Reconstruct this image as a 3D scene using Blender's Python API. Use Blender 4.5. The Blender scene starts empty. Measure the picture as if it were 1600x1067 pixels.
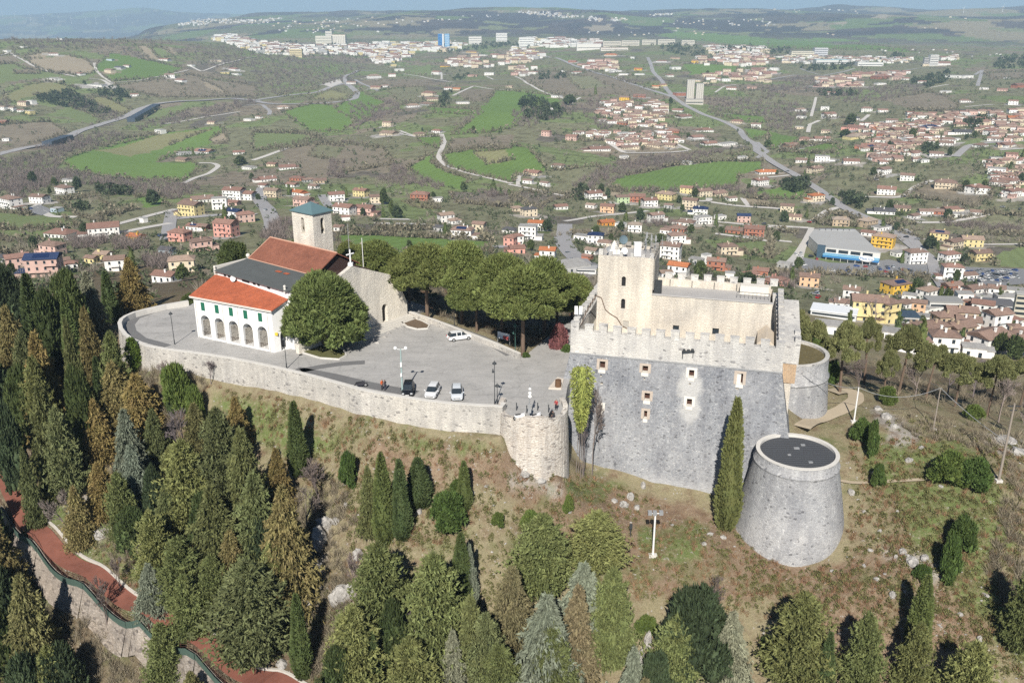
import bpy, bmesh, math, random
import numpy as np
from mathutils import Vector, Matrix
R = math.radians
random.seed(7); rng = np.random.default_rng(7)
# ---------------------------------------------------------------- camera, world, sun, exposure
SC = bpy.context.scene
COL = SC.collection
CAM_H, FPX, PITCH = 53.0, 1410.0, R(20.2)
cam_d = bpy.data.cameras.new("camera"); cam = bpy.data.objects.new("camera", cam_d); COL.objects.link(cam)
cam.location = (0, 0, CAM_H); cam.rotation_euler = (R(90) - PITCH, 0, 0)
cam_d.sensor_width = 36; cam_d.lens = 36 * FPX / 1600; cam_d.clip_start = 1; cam_d.clip_end = 60000
SC.camera = cam
SUN_EL, SUN_AZ = R(38.5), R(188)          # azimuth the sunlight comes FROM, clockwise from +Y
w = bpy.data.worlds.new("World"); SC.world = w; w.use_nodes = True
nt = w.node_tree; nt.nodes.clear()
sky = nt.nodes.new("ShaderNodeTexSky"); sky.sky_type = 'NISHITA'; sky.sun_disc = False
sky.sun_elevation = SUN_EL; sky.sun_rotation = SUN_AZ; sky.altitude = 850; sky.air_density = 1.0; sky.dust_density = 0.15; sky.ozone_density = 2.0
bg = nt.nodes.new("ShaderNodeBackground"); bg.inputs[1].default_value = 0.055
ow = nt.nodes.new("ShaderNodeOutputWorld"); tcw = nt.nodes.new("ShaderNodeTexCoord"); mpw = nt.nodes.new("ShaderNodeMapping"); mpw.inputs['Location'].default_value = (0, 0, 0.085)   # air seen from a high place: the deeper blue starts nearer the horizon
nt.links.new(tcw.outputs['Generated'], mpw.inputs['Vector']); nt.links.new(mpw.outputs[0], sky.inputs['Vector']); nt.links.new(sky.outputs[0], bg.inputs[0]); nt.links.new(bg.outputs[0], ow.inputs[0])
sd = bpy.data.lights.new("sun", 'SUN'); sd.energy = 4.9; sd.angle = R(0.53); sd.color = (1.0, 0.94, 0.85)
so = bpy.data.objects.new("sun", sd); COL.objects.link(so)
sx, sy, sz = math.sin(SUN_AZ) * math.cos(SUN_EL), math.cos(SUN_AZ) * math.cos(SUN_EL), math.sin(SUN_EL)
so.rotation_euler = Vector((sx, sy, sz)).to_track_quat('Z', 'Y').to_euler(); so.location = (0, -50, 300)
SC.view_settings.view_transform = 'Standard'; SC.view_settings.look = 'None'; SC.view_settings.exposure = 0.34; SC.view_settings.gamma = 1.0
HAZE = 9.5e-5
SC.render.engine = 'CYCLES'
SC.cycles.max_bounces = 5; SC.cycles.diffuse_bounces = 2; SC.cycles.glossy_bounces = 2; SC.cycles.transmission_bounces = 2
SC.cycles.transparent_max_bounces = 8; SC.cycles.volume_bounces = 1
SC.cycles.use_denoising = False
SC.cycles.use_adaptive_sampling = True; SC.cycles.adaptive_threshold = 0.015

# ---------------------------------------------------------------- geometry of the view: pixel of the photograph <-> place
_c, _s = math.cos(PITCH), math.sin(PITCH)
def ray(u, v):
    a = (u - 800) / FPX; b = (533.5 - v) / FPX
    return a, _c + b * _s, -_s + b * _c
def PZ(u, v, z):
    x, y, q = ray(u, v); t = (z - CAM_H) / q
    return Vector((x * t, y * t, z))
def PY(u, v, Y):
    x, y, q = ray(u, v); t = Y / y
    return Vector((x * t, Y, CAM_H + q * t))
def PR(u, v, Rg):                       # at ground range Rg
    x, y, q = ray(u, v); t = Rg / math.hypot(x, y)
    return Vector((x * t, y * t, CAM_H + q * t))
def prj(x, y, z):
    d = y * _c - (z - CAM_H) * _s; b = y * _s + (z - CAM_H) * _c
    return 800 + FPX * x / d, 533.5 - FPX * b / d, d

# ---------------------------------------------------------------- materials
def newmat(name):
    m = bpy.data.materials.new(name); m.use_nodes = True
    n = m.node_tree.nodes; n.clear()
    o = n.new("ShaderNodeOutputMaterial"); b = n.new("ShaderNodeBsdfPrincipled")
    b.inputs["Roughness"].default_value = 0.85; b.inputs["Specular IOR Level"].default_value = 0.25
    m.node_tree.links.new(b.outputs[0], o.inputs[0])
    return m, m.node_tree, b
def N(t, typ, **kw):
    n = t.nodes.new(typ)
    for k, v in kw.items():
        if k.startswith('i_'): n.inputs[k[2:].replace('_', ' ')].default_value = v
        else: setattr(n, k, v)
    return n
def ramp(t, fac, stops):
    r = t.nodes.new("ShaderNodeValToRGB"); e = r.color_ramp.elements
    while len(e) < len(stops): e.new(0.5)
    for k, (p, c) in enumerate(stops):
        e[k].position = p; e[k].color = (*c, 1) if len(c) == 3 else c
    t.links.new(fac, r.inputs[0]); return r.outputs[0]
def mix(t, a, b, f, mode='MIX'):
    m = t.nodes.new("ShaderNodeMix"); m.data_type = 'RGBA'; m.blend_type = mode
    for s_, v in ((0, f), (6, a), (7, b)):
        if hasattr(v, 'links') or hasattr(v, 'is_linked'): t.links.new(v, m.inputs[s_])
        elif s_ == 0: m.inputs[0].default_value = v
        else: m.inputs[s_].default_value = (*v, 1)
    return m.outputs[2]
def noise(t, scale, detail=4, rough=0.55, vec=None, dist=0.0):
    n = N(t, "ShaderNodeTexNoise"); n.inputs['Scale'].default_value = scale; n.inputs['Detail'].default_value = detail
    n.inputs['Roughness'].default_value = rough; n.inputs['Distortion'].default_value = dist
    if vec is None: vec = pos(t)
    t.links.new(vec, n.inputs['Vector']); return n.outputs['Fac']
def pos(t):
    for n in t.nodes:
        if n.bl_idname == "ShaderNodeNewGeometry": return n.outputs['Position']
    return t.nodes.new("ShaderNodeNewGeometry").outputs['Position']
def mapping(t, vec, scale=(1, 1, 1), rot=(0, 0, 0), loc=(0, 0, 0)):
    m = t.nodes.new("ShaderNodeMapping"); m.inputs['Scale'].default_value = scale; m.inputs['Rotation'].default_value = rot; m.inputs['Location'].default_value = loc
    t.links.new(vec, m.inputs['Vector']); return m.outputs[0]
def bump(t, b, h, strength=0.5, dist=0.1):
    n = t.nodes.new("ShaderNodeBump"); n.inputs['Strength'].default_value = strength; n.inputs['Distance'].default_value = dist
    t.links.new(h, n.inputs['Height']); t.links.new(n.outputs[0], b.inputs['Normal'])
def plain(name, col, rough=0.7, metal=0.0, var=0.12, sc=3.0):
    m, t, b = newmat(name)
    f = noise(t, sc, 3)
    c = mix(t, tuple(x * (1 - var) for x in col), tuple(min(1, x * (1 + var)) for x in col), f)
    t.links.new(c, b.inputs['Base Color']); b.inputs['Roughness'].default_value = rough; b.inputs['Metallic'].default_value = metal
    return m
def mason(name, c1, c2, mortar, bw=0.55, bh=0.3, vert=True, stain=(0.5, 0.5, 0.5), stain_amt=0.3, speck=0.0, ms=0.025, patch=None):
    """coursed rubble: brick pattern run round a wall (angle-free: uses x+y run and z), broken up with cells and stains"""
    m, t, b = newmat(name)
    P = pos(t)
    vor = N(t, "ShaderNodeTexVoronoi", feature='F1'); vor.inputs['Scale'].default_value = 1.0
    vor.inputs['Randomness'].default_value = 0.85
    t.links.new(mapping(t, P, (1 / bw, 1 / bw, 1 / bh)), vor.inputs['Vector'])
    edge = N(t, "ShaderNodeTexVoronoi", feature='DISTANCE_TO_EDGE'); edge.inputs['Scale'].default_value = 1.0
    edge.inputs['Randomness'].default_value = 0.85
    t.links.new(mapping(t, P, (1 / bw, 1 / bw, 1 / bh)), edge.inputs['Vector'])
    sep = N(t, "ShaderNodeSeparateColor"); t.links.new(vor.outputs['Color'], sep.inputs[0])
    stone = mix(t, c1, c2, sep.outputs[0])
    if speck > 0:
        dk = ramp(t, sep.outputs[1], [(0.0, (1, 1, 1)), (1 - speck, (1, 1, 1)), (1 - speck + 0.02, (0.5, 0.5, 0.52)), (1, (0.4, 0.4, 0.42))])
        stone = mix(t, stone, dk, 1.0, 'MULTIPLY')
    er = ramp(t, edge.outputs['Distance'], [(0, (0, 0, 0)), (ms * 4, (1, 1, 1))])
    col = mix(t, mortar, stone, er)
    big = noise(t, 0.18, 5, 0.65); bigr = ramp(t, big, [(0.35, (0, 0, 0)), (0.7, (1, 1, 1))])
    f2 = N(t, "ShaderNodeMath", operation='MULTIPLY'); f2.inputs[1].default_value = stain_amt; t.links.new(bigr, f2.inputs[0])
    col = mix(t, col, stain, f2.outputs[0])
    st_ = noise(t, 1.0, 4, 0.6, mapping(t, P, (.7, .7, .07))); col = mix(t, col, ramp(t, st_, [(0.38, (0.80, 0.80, 0.81)), (0.6, (1.06, 1.06, 1.05))]), 0.8, 'MULTIPLY')
    col = mix(t, col, ramp(t, noise(t, .085, 4, .6, None, .6), [(0.35, (0.82, 0.83, 0.85)), (0.65, (1.10, 1.09, 1.07))]), 1.0, 'MULTIPLY')
    n3 = noise(t, 6.0, 4, 0.7); col = mix(t, col, ramp(t, n3, [(0.3, (0.8, 0.8, 0.8)), (0.7, (1.15, 1.15, 1.15))]), 1.0, 'MULTIPLY')
    if patch:
        for (px, py, pz, rx, rz, pc, amt) in patch:
            vm = N(t, "ShaderNodeVectorMath", operation='LENGTH')
            t.links.new(mapping(t, P, (1 / rx, 1 / rx, 1 / rz), (0, 0, 0), (-px / rx, -py / rx, -pz / rz)), vm.inputs[0])
            ad = N(t, "ShaderNodeMath", operation='ADD'); t.links.new(vm.outputs['Value'], ad.inputs[0])
            t.links.new(noise(t, 1.2, 4), ad.inputs[1])
            pf = ramp(t, ad.outputs[0], [(0.0, (amt,) * 3), (0.75, (amt,) * 3), (1.0, (0, 0, 0))]) if False else None
            mr = N(t, "ShaderNodeMapRange"); mr.inputs[1].default_value = 1.15; mr.inputs[2].default_value = 1.6; mr.inputs[3].default_value = amt; mr.inputs[4].default_value = 0
            t.links.new(ad.outputs[0], mr.inputs[0])
            col = mix(t, col, pc, mr.outputs[0])
    t.links.new(col, b.inputs['Base Color']); b.inputs['Roughness'].default_value = 0.9
    hs = mix(t, er, n3, 0.35)
    bump(t, b, hs, 0.7, 0.08)
    return m

# ---------------------------------------------------------------- mesh helpers
class MB:
    """collects faces for ONE mesh; several material slots possible"""
    def __init__(s): s.v = []; s.f = []; s.m = []; s.smooth = False
    def add(s, vs, fs, mi=0):
        o = len(s.v); s.v += [tuple(p) for p in vs]
        for f in fs: s.f.append(tuple(o + i for i in f)); s.m.append(mi)
    def quad(s, a, b, c, d, mi=0): s.add([a, b, c, d], [(0, 1, 2, 3)], mi)
    def box(s, x0, x1, y0, y1, z0, z1, mi=0, M=None):
        vs = [(x, y, z) for z in (z0, z1) for y in (y0, y1) for x in (x0, x1)]
        if M is not None: vs = [tuple(M @ Vector(p)) for p in vs]
        s.add(vs, [(0, 2, 3, 1), (4, 5, 7, 6), (0, 1, 5, 4), (2, 6, 7, 3), (0, 4, 6, 2), (1, 3, 7, 5)], mi)
    def prism(s, pts, z0, z1, mi=0, cap=True):      # pts CCW [(x,y)], z may be callable-free numbers
        n = len(pts)
        s.add([(p[0], p[1], z0) for p in pts] + [(p[0], p[1], z1) for p in pts],
              [(i, (i + 1) % n, n + (i + 1) % n, n + i) for i in range(n)] + ([tuple(range(n, 2 * n)), tuple(range(n - 1, -1, -1))] if cap else []), mi)
    def tube(s, a, b, r0, r1=None, n=8, mi=0, cap=True):
        r1 = r0 if r1 is None else r1
        a = Vector(a); b = Vector(b); d = (b - a)
        if d.length < 1e-6: return
        d.normalize(); x = d.orthogonal().normalized(); y = d.cross(x)
        vs = [];
        for (p, r_) in ((a, r0), (b, r1)):
            for k in range(n):
                t = 2 * math.pi * k / n; vs.append(tuple(p + x * (math.cos(t) * r_) + y * (math.sin(t) * r_)))
        fs = [(k, (k + 1) % n, n + (k + 1) % n, n + k) for k in range(n)]
        if cap: fs += [tuple(range(n - 1, -1, -1)), tuple(range(n, 2 * n))]
        s.add(vs, fs, mi)
    def path(s, pts, r, n=6, mi=0):
        for a, b in zip(pts, pts[1:]): s.tube(a, b, r, r, n, mi)
    def lathe(s, prof, n=48, c=(0, 0), mi=0, a0=0, a1=2 * math.pi, close=True, jit=0):
        full = abs(a1 - a0 - 2 * math.pi) < 1e-6; cols = n if full else n + 1; vs = []
        for k in range(cols):
            t = a0 + (a1 - a0) * k / n
            for (r_, z) in prof: vs.append((c[0] + math.cos(t) * r_, c[1] + math.sin(t) * r_, z))
        L = len(prof); fs = []
        for k in range(n):
            k2 = (k + 1) % cols
            for i in range(L - 1): fs.append((k * L + i, k2 * L + i, k2 * L + i + 1, k * L + i + 1))
        s.add(vs, fs, mi)
    def ball(s, c, r, n=8, mi=0, sc=(1, 1, 1)):
        vs = []; fs = []
        for i in range(n // 2 + 1):
            ph = math.pi * i / (n // 2)
            for k in range(n):
                t = 2 * math.pi * k / n
                vs.append((c[0] + r * sc[0] * math.sin(ph) * math.cos(t), c[1] + r * sc[1] * math.sin(ph) * math.sin(t), c[2] + r * sc[2] * math.cos(ph)))
        for i in range(n // 2):
            for k in range(n): fs.append((i * n + k, (i + 1) * n + k, (i + 1) * n + (k + 1) % n, i * n + (k + 1) % n))
        s.add(vs, fs, mi)
    def mesh(s, name):
        me = bpy.data.meshes.new(name); me.from_pydata(s.v, [], s.f)
        me.polygons.foreach_set('material_index', s.m)
        if s.smooth: me.polygons.foreach_set('use_smooth', [True] * len(s.f))
        me.update(); return me
    def obj(s, name, mats, parent=None, loc=None, M=None, smooth=None):
        if smooth: s.smooth = True
        me = s.mesh(name)
        for m in (mats if isinstance(mats, (list, tuple)) else [mats]): me.materials.append(m)
        return link(name, me, parent, loc)
def link(name, me, parent=None, loc=None):
    o = bpy.data.objects.new(name, me); COL.objects.link(o)
    if parent is not None: o.parent = parent
    if loc is not None: o.location = loc
    return o
def tag(o, label=None, cat=None, group=None, kind=None):
    for k, v in (('label', label), ('category', cat), ('group', group), ('kind', kind)):
        if v: o[k] = v
    return o
def thing(name, label, cat, loc=(0, 0, 0), rz=0.0, group=None):
    o = bpy.data.objects.new(name, None); COL.objects.link(o); o.location = loc; o.rotation_euler = (0, 0, rz)
    o.empty_display_size = 0.1
    return tag(o, label, cat, group)
def copy_tree(o, loc=None, rz=None, scale=None, color=None):
    c = o.copy(); COL.objects.link(c)
    if loc is not None: c.location = loc
    if rz is not None: c.rotation_euler = (0, 0, rz)
    if scale is not None: c.scale = scale
    for ch in list(o.children):
        d = ch.copy(); COL.objects.link(d); d.parent = c
        if color is not None and ch.get('tint'): d.color = (*color, 1)
        for g in list(ch.children):
            e = g.copy(); COL.objects.link(e); e.parent = d
            if color is not None and g.get('tint'): e.color = (*color, 1)
    if color is not None: c.color = (*color, 1)
    return c
def npmesh(name, V, Fq, mats, smooth=False):
    """fast mesh from numpy arrays: V (n,3), Fq (m,3|4)"""
    me = bpy.data.meshes.new(name); V = np.asarray(V, np.float32); Fq = np.asarray(Fq, np.int32)
    k = Fq.shape[1]; me.vertices.add(len(V)); me.vertices.foreach_set('co', V.ravel())
    me.loops.add(Fq.size); me.loops.foreach_set('vertex_index', Fq.ravel())
    me.polygons.add(len(Fq)); me.polygons.foreach_set('loop_start', np.arange(0, Fq.size, k, dtype=np.int32))
    if smooth: me.polygons.foreach_set('use_smooth', np.ones(len(Fq), bool))
    me.update(calc_edges=True)
    for m in mats: me.materials.append(m)
    return me
REG = []   # things whose label is finished at the end: (object, description, u, v)
def reg(o, desc, u=None, v=None):
    if u is None:
        l = o.location; u, v, _ = prj(l.x, l.y, l.z)
    REG.append((o, desc, u, v))
# ---------------------------------------------------------------- terrain: one height table in (azimuth, ln range), smooth through measured points
WALL_TOP = [(293,469),(258,475),(227,482),(208,487),(194,493),(187,498),(184,504),(186,513),(193,522),(204,530),(227,540),(261,546),(295,550),(330,555),(362,560),(397,567),(430,574),(465,582),(497,590),(530,599),(565,609),(600,616),(634,621),(668,626),(701,630),(745,633),(785,635)]
WALL_BOT = [(184,560),(217,585),(261,579),(312,592),(349,602),(400,608),(450,618),(520,637),(560,650),(600,660),(650,671),(700,678),(750,677),(785,670)]
WT = [PZ(u, v, 1.0) for u, v in WALL_TOP]
def vb_wall(u):
    return float(np.interp(u, [p[0] for p in WALL_BOT], [p[1] for p in WALL_BOT]))
def wall_foot(p, u):                    # height of the ground under a wall point so that its foot shows at the photo's row
    return PY(u, vb_wall(u), p.y - 0.4).z
# castle axes
CA = Vector((8.86, 128.24, 0)); CE = Vector((0.9648, -0.2630, 0)); CB = Vector((0.2630, 0.9648, 0)); CW = 31.0; BAT = 0.2
def cpt(s_, b_, z): 
    p = CA + CE * s_ + CB * b_; return Vector((p.x, p.y, z))
def on_front(u, v):                     # where a ray meets the battered front wall (below z=4) or the upright one above
    x, y, q = ray(u, v); d = Vector((x, y, q)); o = Vector((0, 0, CAM_H))
    # (p-CA).CB + BAT*(4-z) = 0
    nrm = CB + Vector((0, 0, -BAT)); c0 = CA.dot(CB) - BAT * 4
    t = (c0 - o.dot(nrm)) / d.dot(nrm); p = o + d * t
    if p.z > 4:
        t = CA.dot(CB) / d.dot(CB); p = o + d * t
    return p
CP = []                                 # control points (az, lnR, z)
def cp(p): CP.append((math.atan2(p[0], p[1]), math.log(math.hypot(p[0], p[1])), p[2]))
for i, (u, v) in enumerate(WALL_TOP):
    p = WT[i]
    if i >= 6:
        zf = wall_foot(p, max(u, 190)); cp((p.x, p.y - 1.2, zf))
        q = Vector((p.x, p.y, 0)); n = q.normalized(); cp((p.x + n.x * 7, p.y + n.y * 7, -2.2))
    else: cp((p.x - 3, p.y, -4.5)); 
for u, v in [(905,722),(940,732),(985,741),(1020,755),(1060,763),(1100,770),(1140,785),(1165,800)]: cp(on_front(u, v))
for s_ in (2, 15, 29):
    for b_ in (8, 20): cp(cpt(s_, b_, -3.0))
near = [(0,640,-13),(-150,640,-14),(12,740,-19),(20,790,-20.5),(60,850,-22),(140,910,-23.5),(230,965,-24.5),(310,1015,-25),(420,1075,-26),(520,1120,-27),
 (-150,800,-25),(0,900,-29.5),(60,960,-31),(0,1067,-38),(120,1067,-35),(220,1040,-31.5),(250,1140,-36),(-250,1000,-40),(0,1250,-46),(350,1180,-36),(800,1300,-36),(1300,1300,-36),(1160,870,-18.2),(1320,880,-17.6),(1750,1250,-34),
 (100,600,-11),(180,640,-11),(240,700,-13.5),(330,680,-9.5),(420,680,-8.0),(520,700,-7.6),(620,720,-7.4),(300,800,-18),(200,820,-19.5),(400,850,-18),(500,850,-16.5),(500,980,-22.5),(350,950,-22.5),(620,850,-13.5),(700,780,-9.5),
 (720,900,-16),(640,1000,-22),(760,1067,-25),(850,750,-9.5),(785,690,-5.5),(890,750,-11.5),(830,830,-14),(940,830,-15.2),(900,950,-20),(1020,868,-16.8),(1000,1000,-22.5),(1100,850,-17),
 (1240,890,-18.8),(1160,850,-17.5),(1330,850,-16.0),(1120,960,-21),(1300,960,-20),(1400,900,-16.5),(1400,1050,-23.5),(1550,960,-18),(1600,1067,-22),(1750,950,-18),(1460,800,-12.5),(1340,760,-12),(1560,750,-9.5),(1720,760,-12),(1500,860,-14.5),
 (1320,690,-9.6),(1262,665,-8.6),(1335,620,-9.0),(1400,640,-8.5),(1385,665,-8.2),(1457,672,-9.0),(1560,680,-9),(1650,690,-12),(1300,640,-8.8),(1250,640,-8.3),
 (1300,575,-14),(1420,600,-19),(1500,610,-24),(1600,610,-30),(1720,620,-38),
 (820,552,-0.1),(860,545,-0.1),(700,515,-0.2),(650,490,-0.3),(815,535,-0.6),(750,508,-0.6),(690,480,-2.0),(860,520,-3),(800,505,-3),
 (600,440,-12),(700,440,-14),(880,470,-14),
 (350,450,-5),(300,455,-9),(250,460,-18),(560,430,-6),(430,430,-10)]
near += [(868,738,-8.0),(884,710,-7.6),(800,712,-6.1),(790,692,-5.0),(835,748,-8.3),(600,540,-1.6),(640,512,-1.2),(700,560,-1.6),(750,580,-1.6),(820,600,-1.2),(450,560,-1.8),(350,520,-1.8),(500,500,-1.6),(560,570,-1.8),(830,575,-.9),(660,540,-1.6),(780,610,-1.8),(240,505,-1.8),(850,580,-.9),(620,500,-1.0)]
for u, v, z in near: cp(PZ(u, v, z))
# farther ground: (u, v of a place, height) so that ranges follow from the picture
mid = [(60,480,-45),(150,470,-42),(-100,520,-50),(0,430,-66),(100,440,-62),(250,435,-60),(330,400,-72),(400,330,-92),(300,340,-95),(100,370,-90),(-100,380,-90),(0,320,-112),(200,300,-116),
 (520,380,-75),(600,400,-72),(700,400,-80),(800,390,-82),(900,400,-90),(640,340,-102),(520,300,-112),(800,330,-110),(900,350,-108),
 (1020,440,-75),(1100,430,-85),(1220,440,-92),(1000,370,-104),(1150,380,-112),(1250,400,-116),(1350,420,-118),(1450,430,-112),(1300,340,-122),(1150,330,-122),(1000,310,-122),
 (1300,500,-62),(1400,520,-64),(1400,480,-84),(1500,500,-78),(1600,500,-80),(1500,560,-52),(1600,560,-55),(1720,540,-62),(1560,440,-104),(1700,440,-104),(1600,350,-116),(1480,350,-120)]
for u, v, z in mid: cp(PZ(u, v, z))
def far(u, r_, z):
    x, y, q = ray(u, 100); h = math.hypot(x, y); cp((x / h * r_, y / h * r_, z))
FAR = {  # range: heights at u = -300,0,200,400,600,800,1000,1200,1400,1600,1900
 1150: (-128,-126,-140,-132,-118,-112,-128,-130,-118,-110,-110),
 1500: (-135,-135,-150,-140,-122,-105,-118,-132,-112,-98,-100),
 1900: (-120,-122,-135,-128,-118,-108,-112,-128,-112,-96,-100),
 2400: (-85,-80,-92,-118,-122,-112,-104,-112,-104,-92,-96),
 3000: (-45,-38,-42,-84,-118,-100,-88,-96,-92,-92,-92),
 3800: (-62,-58,-45,-80,-104,-94,-84,-92,-84,-92,-95),
 4800: (-150,-150,-140,-100,-106,-98,-92,-96,-98,-110,-115),
 6000: (-185,-185,-170,-62,-62,-66,-62,-66,-60,-66,-70),
 7600: (-235,-235,-215,-14,0,28,14,50,42,30,30),
 9500: (-295,-295,-270,-15,-10,10,-4,50,38,14,14),
 11500:(-350,-350,-330,-60,-30,-20,-20,60,55,62,62),
 13500:(-390,-390,-370,-90,-80,-60,-40,0,10,30,30),
 17000:(-250,-240,-200,-95,-95,-95,-95,-60,-60,-60,-60),
 20500:(-105,-128,-60,-110,-120,-120,-120,-120,-120,-120,-120),
 26000:(-260,-260,-260,-260,-260,-260,-260,-260,-260,-260,-260)}
US = (-300,0,200,400,600,800,1000,1200,1400,1600,1900)
for r_, zs in FAR.items():
    for u, z in zip(US, zs): far(u, r_, z)
for u, v in [(-60,26),(0,26),(50,25),(100,26),(150,20),(190,16.5),(232,15.5),(262,19),(290,23)]:
    cp(PR(u, v, 19000))
for u, v in [(228,46),(250,40),(275,36),(330,33)]: cp(PR(u, v, 7600))
CP = np.array(CP, float)
# thin out coincident points
keep = []
for i, c in enumerate(CP):
    if all((c[0] - CP[j][0]) ** 2 + (c[1] - CP[j][1]) ** 2 > 0.004 ** 2 for j in keep): keep.append(i)
CP = CP[keep]
def _phi(a, b):
    d = np.sqrt((a[:, None, 0] - b[None, :, 0]) ** 2 + (a[:, None, 1] - b[None, :, 1]) ** 2); return d
n_ = len(CP); A_ = np.zeros((n_ + 3, n_ + 3)); A_[:n_, :n_] = _phi(CP[:, :2], CP[:, :2]) + np.eye(n_) * -1e-4
A_[:n_, n_] = 1; A_[:n_, n_ + 1:] = CP[:, :2]; A_[n_, :n_] = 1; A_[n_ + 1:, :n_] = CP[:, :2].T
W_ = np.linalg.solve(A_, np.concatenate([CP[:, 2], [0, 0, 0]]))
AZ0, AZ1, LR0, LR1 = R(-47), R(47), math.log(40), math.log(26000)
NA, NL = 471, 640
ga = np.linspace(AZ0, AZ1, NA); gl = np.linspace(LR0, LR1, NL)
TAB = np.zeros((NL, NA))
for i in range(0, NL, 20):
    L, A = np.meshgrid(gl[i:i + 20], ga, indexing='ij'); q = np.stack([A.ravel(), L.ravel()], 1)
    TAB[i:i + 20] = (_phi(q, CP[:, :2]) @ W_[:n_] + W_[n_] + q @ W_[n_ + 1:]).reshape(L.shape)
def vnoise(x, y, seed=0):               # smooth value noise, numpy
    x = np.asarray(x, float); y = np.asarray(y, float)
    xi = np.floor(x).astype(np.int64); yi = np.floor(y).astype(np.int64); fx = x - xi; fy = y - yi
    fx = fx * fx * (3 - 2 * fx); fy = fy * fy * (3 - 2 * fy)
    def h(a, b):
        n = (a * 374761393 + b * 668265263 + seed * 974711) & 0x7fffffff; n = ((n ^ (n >> 13)) * 1274126177) & 0x7fffffff
        return ((n ^ (n >> 16)) & 0xffff) / 65535.0
    return (h(xi, yi) * (1 - fx) + h(xi + 1, yi) * fx) * (1 - fy) + (h(xi, yi + 1) * (1 - fx) + h(xi + 1, yi + 1) * fx) * fy
def fbm(x, y, oct=4, seed=0):
    s = 0; a = 0.5
    for k in range(oct): s = s + a * (vnoise(x * 2 ** k, y * 2 ** k, seed + k) - 0.5); a *= 0.5
    return s
def height(x, y):
    x = np.asarray(x, float); y = np.asarray(y, float); rr = np.hypot(x, y)
    a = np.clip((np.arctan2(x, y) - AZ0) / (AZ1 - AZ0) * (NA - 1), 0, NA - 1.001)
    l = np.clip((np.log(np.maximum(rr, 1)) - LR0) / (LR1 - LR0) * (NL - 1), 0, NL - 1.001)
    i = l.astype(int); j = a.astype(int); f = l - i; g = a - j
    z = (TAB[i, j] * (1 - g) + TAB[i, j + 1] * g) * (1 - f) + (TAB[i + 1, j] * (1 - g) + TAB[i + 1, j + 1] * g) * f
    amp = np.clip((rr - 900) / 2500, 0, 1)
    z = z + amp * 52 * fbm(x / 900, y / 900, 4, 3) + np.clip((rr - 5000) / 3000, 0, 1) * (150 * fbm(x / 2600, y / 2600, 5, 11) + 90 * fbm(x / 800, y / 800, 4, 19))
    z = z + np.clip((rr - 350) / 500, 0, 1) * 8 * fbm(x / 160, y / 160, 3, 5)
    rg = 1 - abs(2 * vnoise(x / 1500 + 3, y / 2300, 51) - 1); z = z + np.clip((rr - 4800) / 1500, 0, 1) * np.clip((15000 - rr) / 3000, 0, 1) * 60 * (rg - .5)
    near_ = np.clip((150 - rr) / 30, 0, 1) * np.clip((-3 - z) / 4, 0, 1)
    z = z + near_ * np.where(x < -30, .0, .9) * (1.0 * fbm(x / 9, y / 9, 4, 8))
    return z
height_full = height
_fa = np.linspace(AZ0, AZ1, 1301); _fl = np.linspace(LR0, LR1, 1700); _L, _A = np.meshgrid(_fl, _fa, indexing='ij'); FTAB = height_full(np.exp(_L) * np.sin(_A), np.exp(_L) * np.cos(_A)).astype(np.float32); del _L, _A
def height(x, y):
    x = np.asarray(x, float); y = np.asarray(y, float)
    a = np.clip((np.arctan2(x, y) - AZ0) * (1300 / (AZ1 - AZ0)), 0, 1299.99); l = np.clip((.5 * np.log(np.maximum(x * x + y * y, 1)) - LR0) * (1699 / (LR1 - LR0)), 0, 1698.99)
    i = l.astype(np.int32); j = a.astype(np.int32); f = l - i; g = a - j
    return (FTAB[i, j] * (1 - g) + FTAB[i, j + 1] * g) * (1 - f) + (FTAB[i + 1, j] * (1 - g) + FTAB[i + 1, j + 1] * g) * f
_RS = np.exp(np.linspace(math.log(60), math.log(25500), 1100))
def hit_many(UV):
    UV = np.asarray(UV, float).reshape(-1, 2); out = np.full((len(UV), 3), np.nan)
    a = (UV[:, 0] - 800) / FPX; b = (533.5 - UV[:, 1]) / FPX; y = _c + b * _s; q = -_s + b * _c; hyp = np.hypot(a, y)
    a, y, q = a / hyp, y / hyp, q / hyp
    for s0 in range(0, len(UV), 4000):
        sl = slice(s0, s0 + 4000); X = a[sl, None] * _RS; Y = y[sl, None] * _RS; Z = CAM_H + q[sl, None] * _RS
        D = Z - height(X, Y); neg = D < 0; k = neg.argmax(1); ok = neg.any(1) & (k > 0); k = np.clip(k, 1, None)
        rws = np.arange(len(k)); d0 = D[rws, k - 1]; d1 = D[rws, k]; t = d0 / (d0 - d1 + 1e-9)
        rr = _RS[k - 1] + (_RS[k] - _RS[k - 1]) * t; rr = np.where(ok, rr, np.nan)
        o = np.stack([a[sl] * rr, y[sl] * rr, rr * 0], 1); o[:, 2] = height(np.nan_to_num(o[:, 0], nan=100), np.nan_to_num(o[:, 1], nan=100)); out[sl] = o
    return out
def hit(u, v):
    r_ = hit_many([(u, v)])[0]
    return Vector(r_) if not np.isnan(r_[0]) else None
def zat(x, y): return float(height(x, y))
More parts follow.
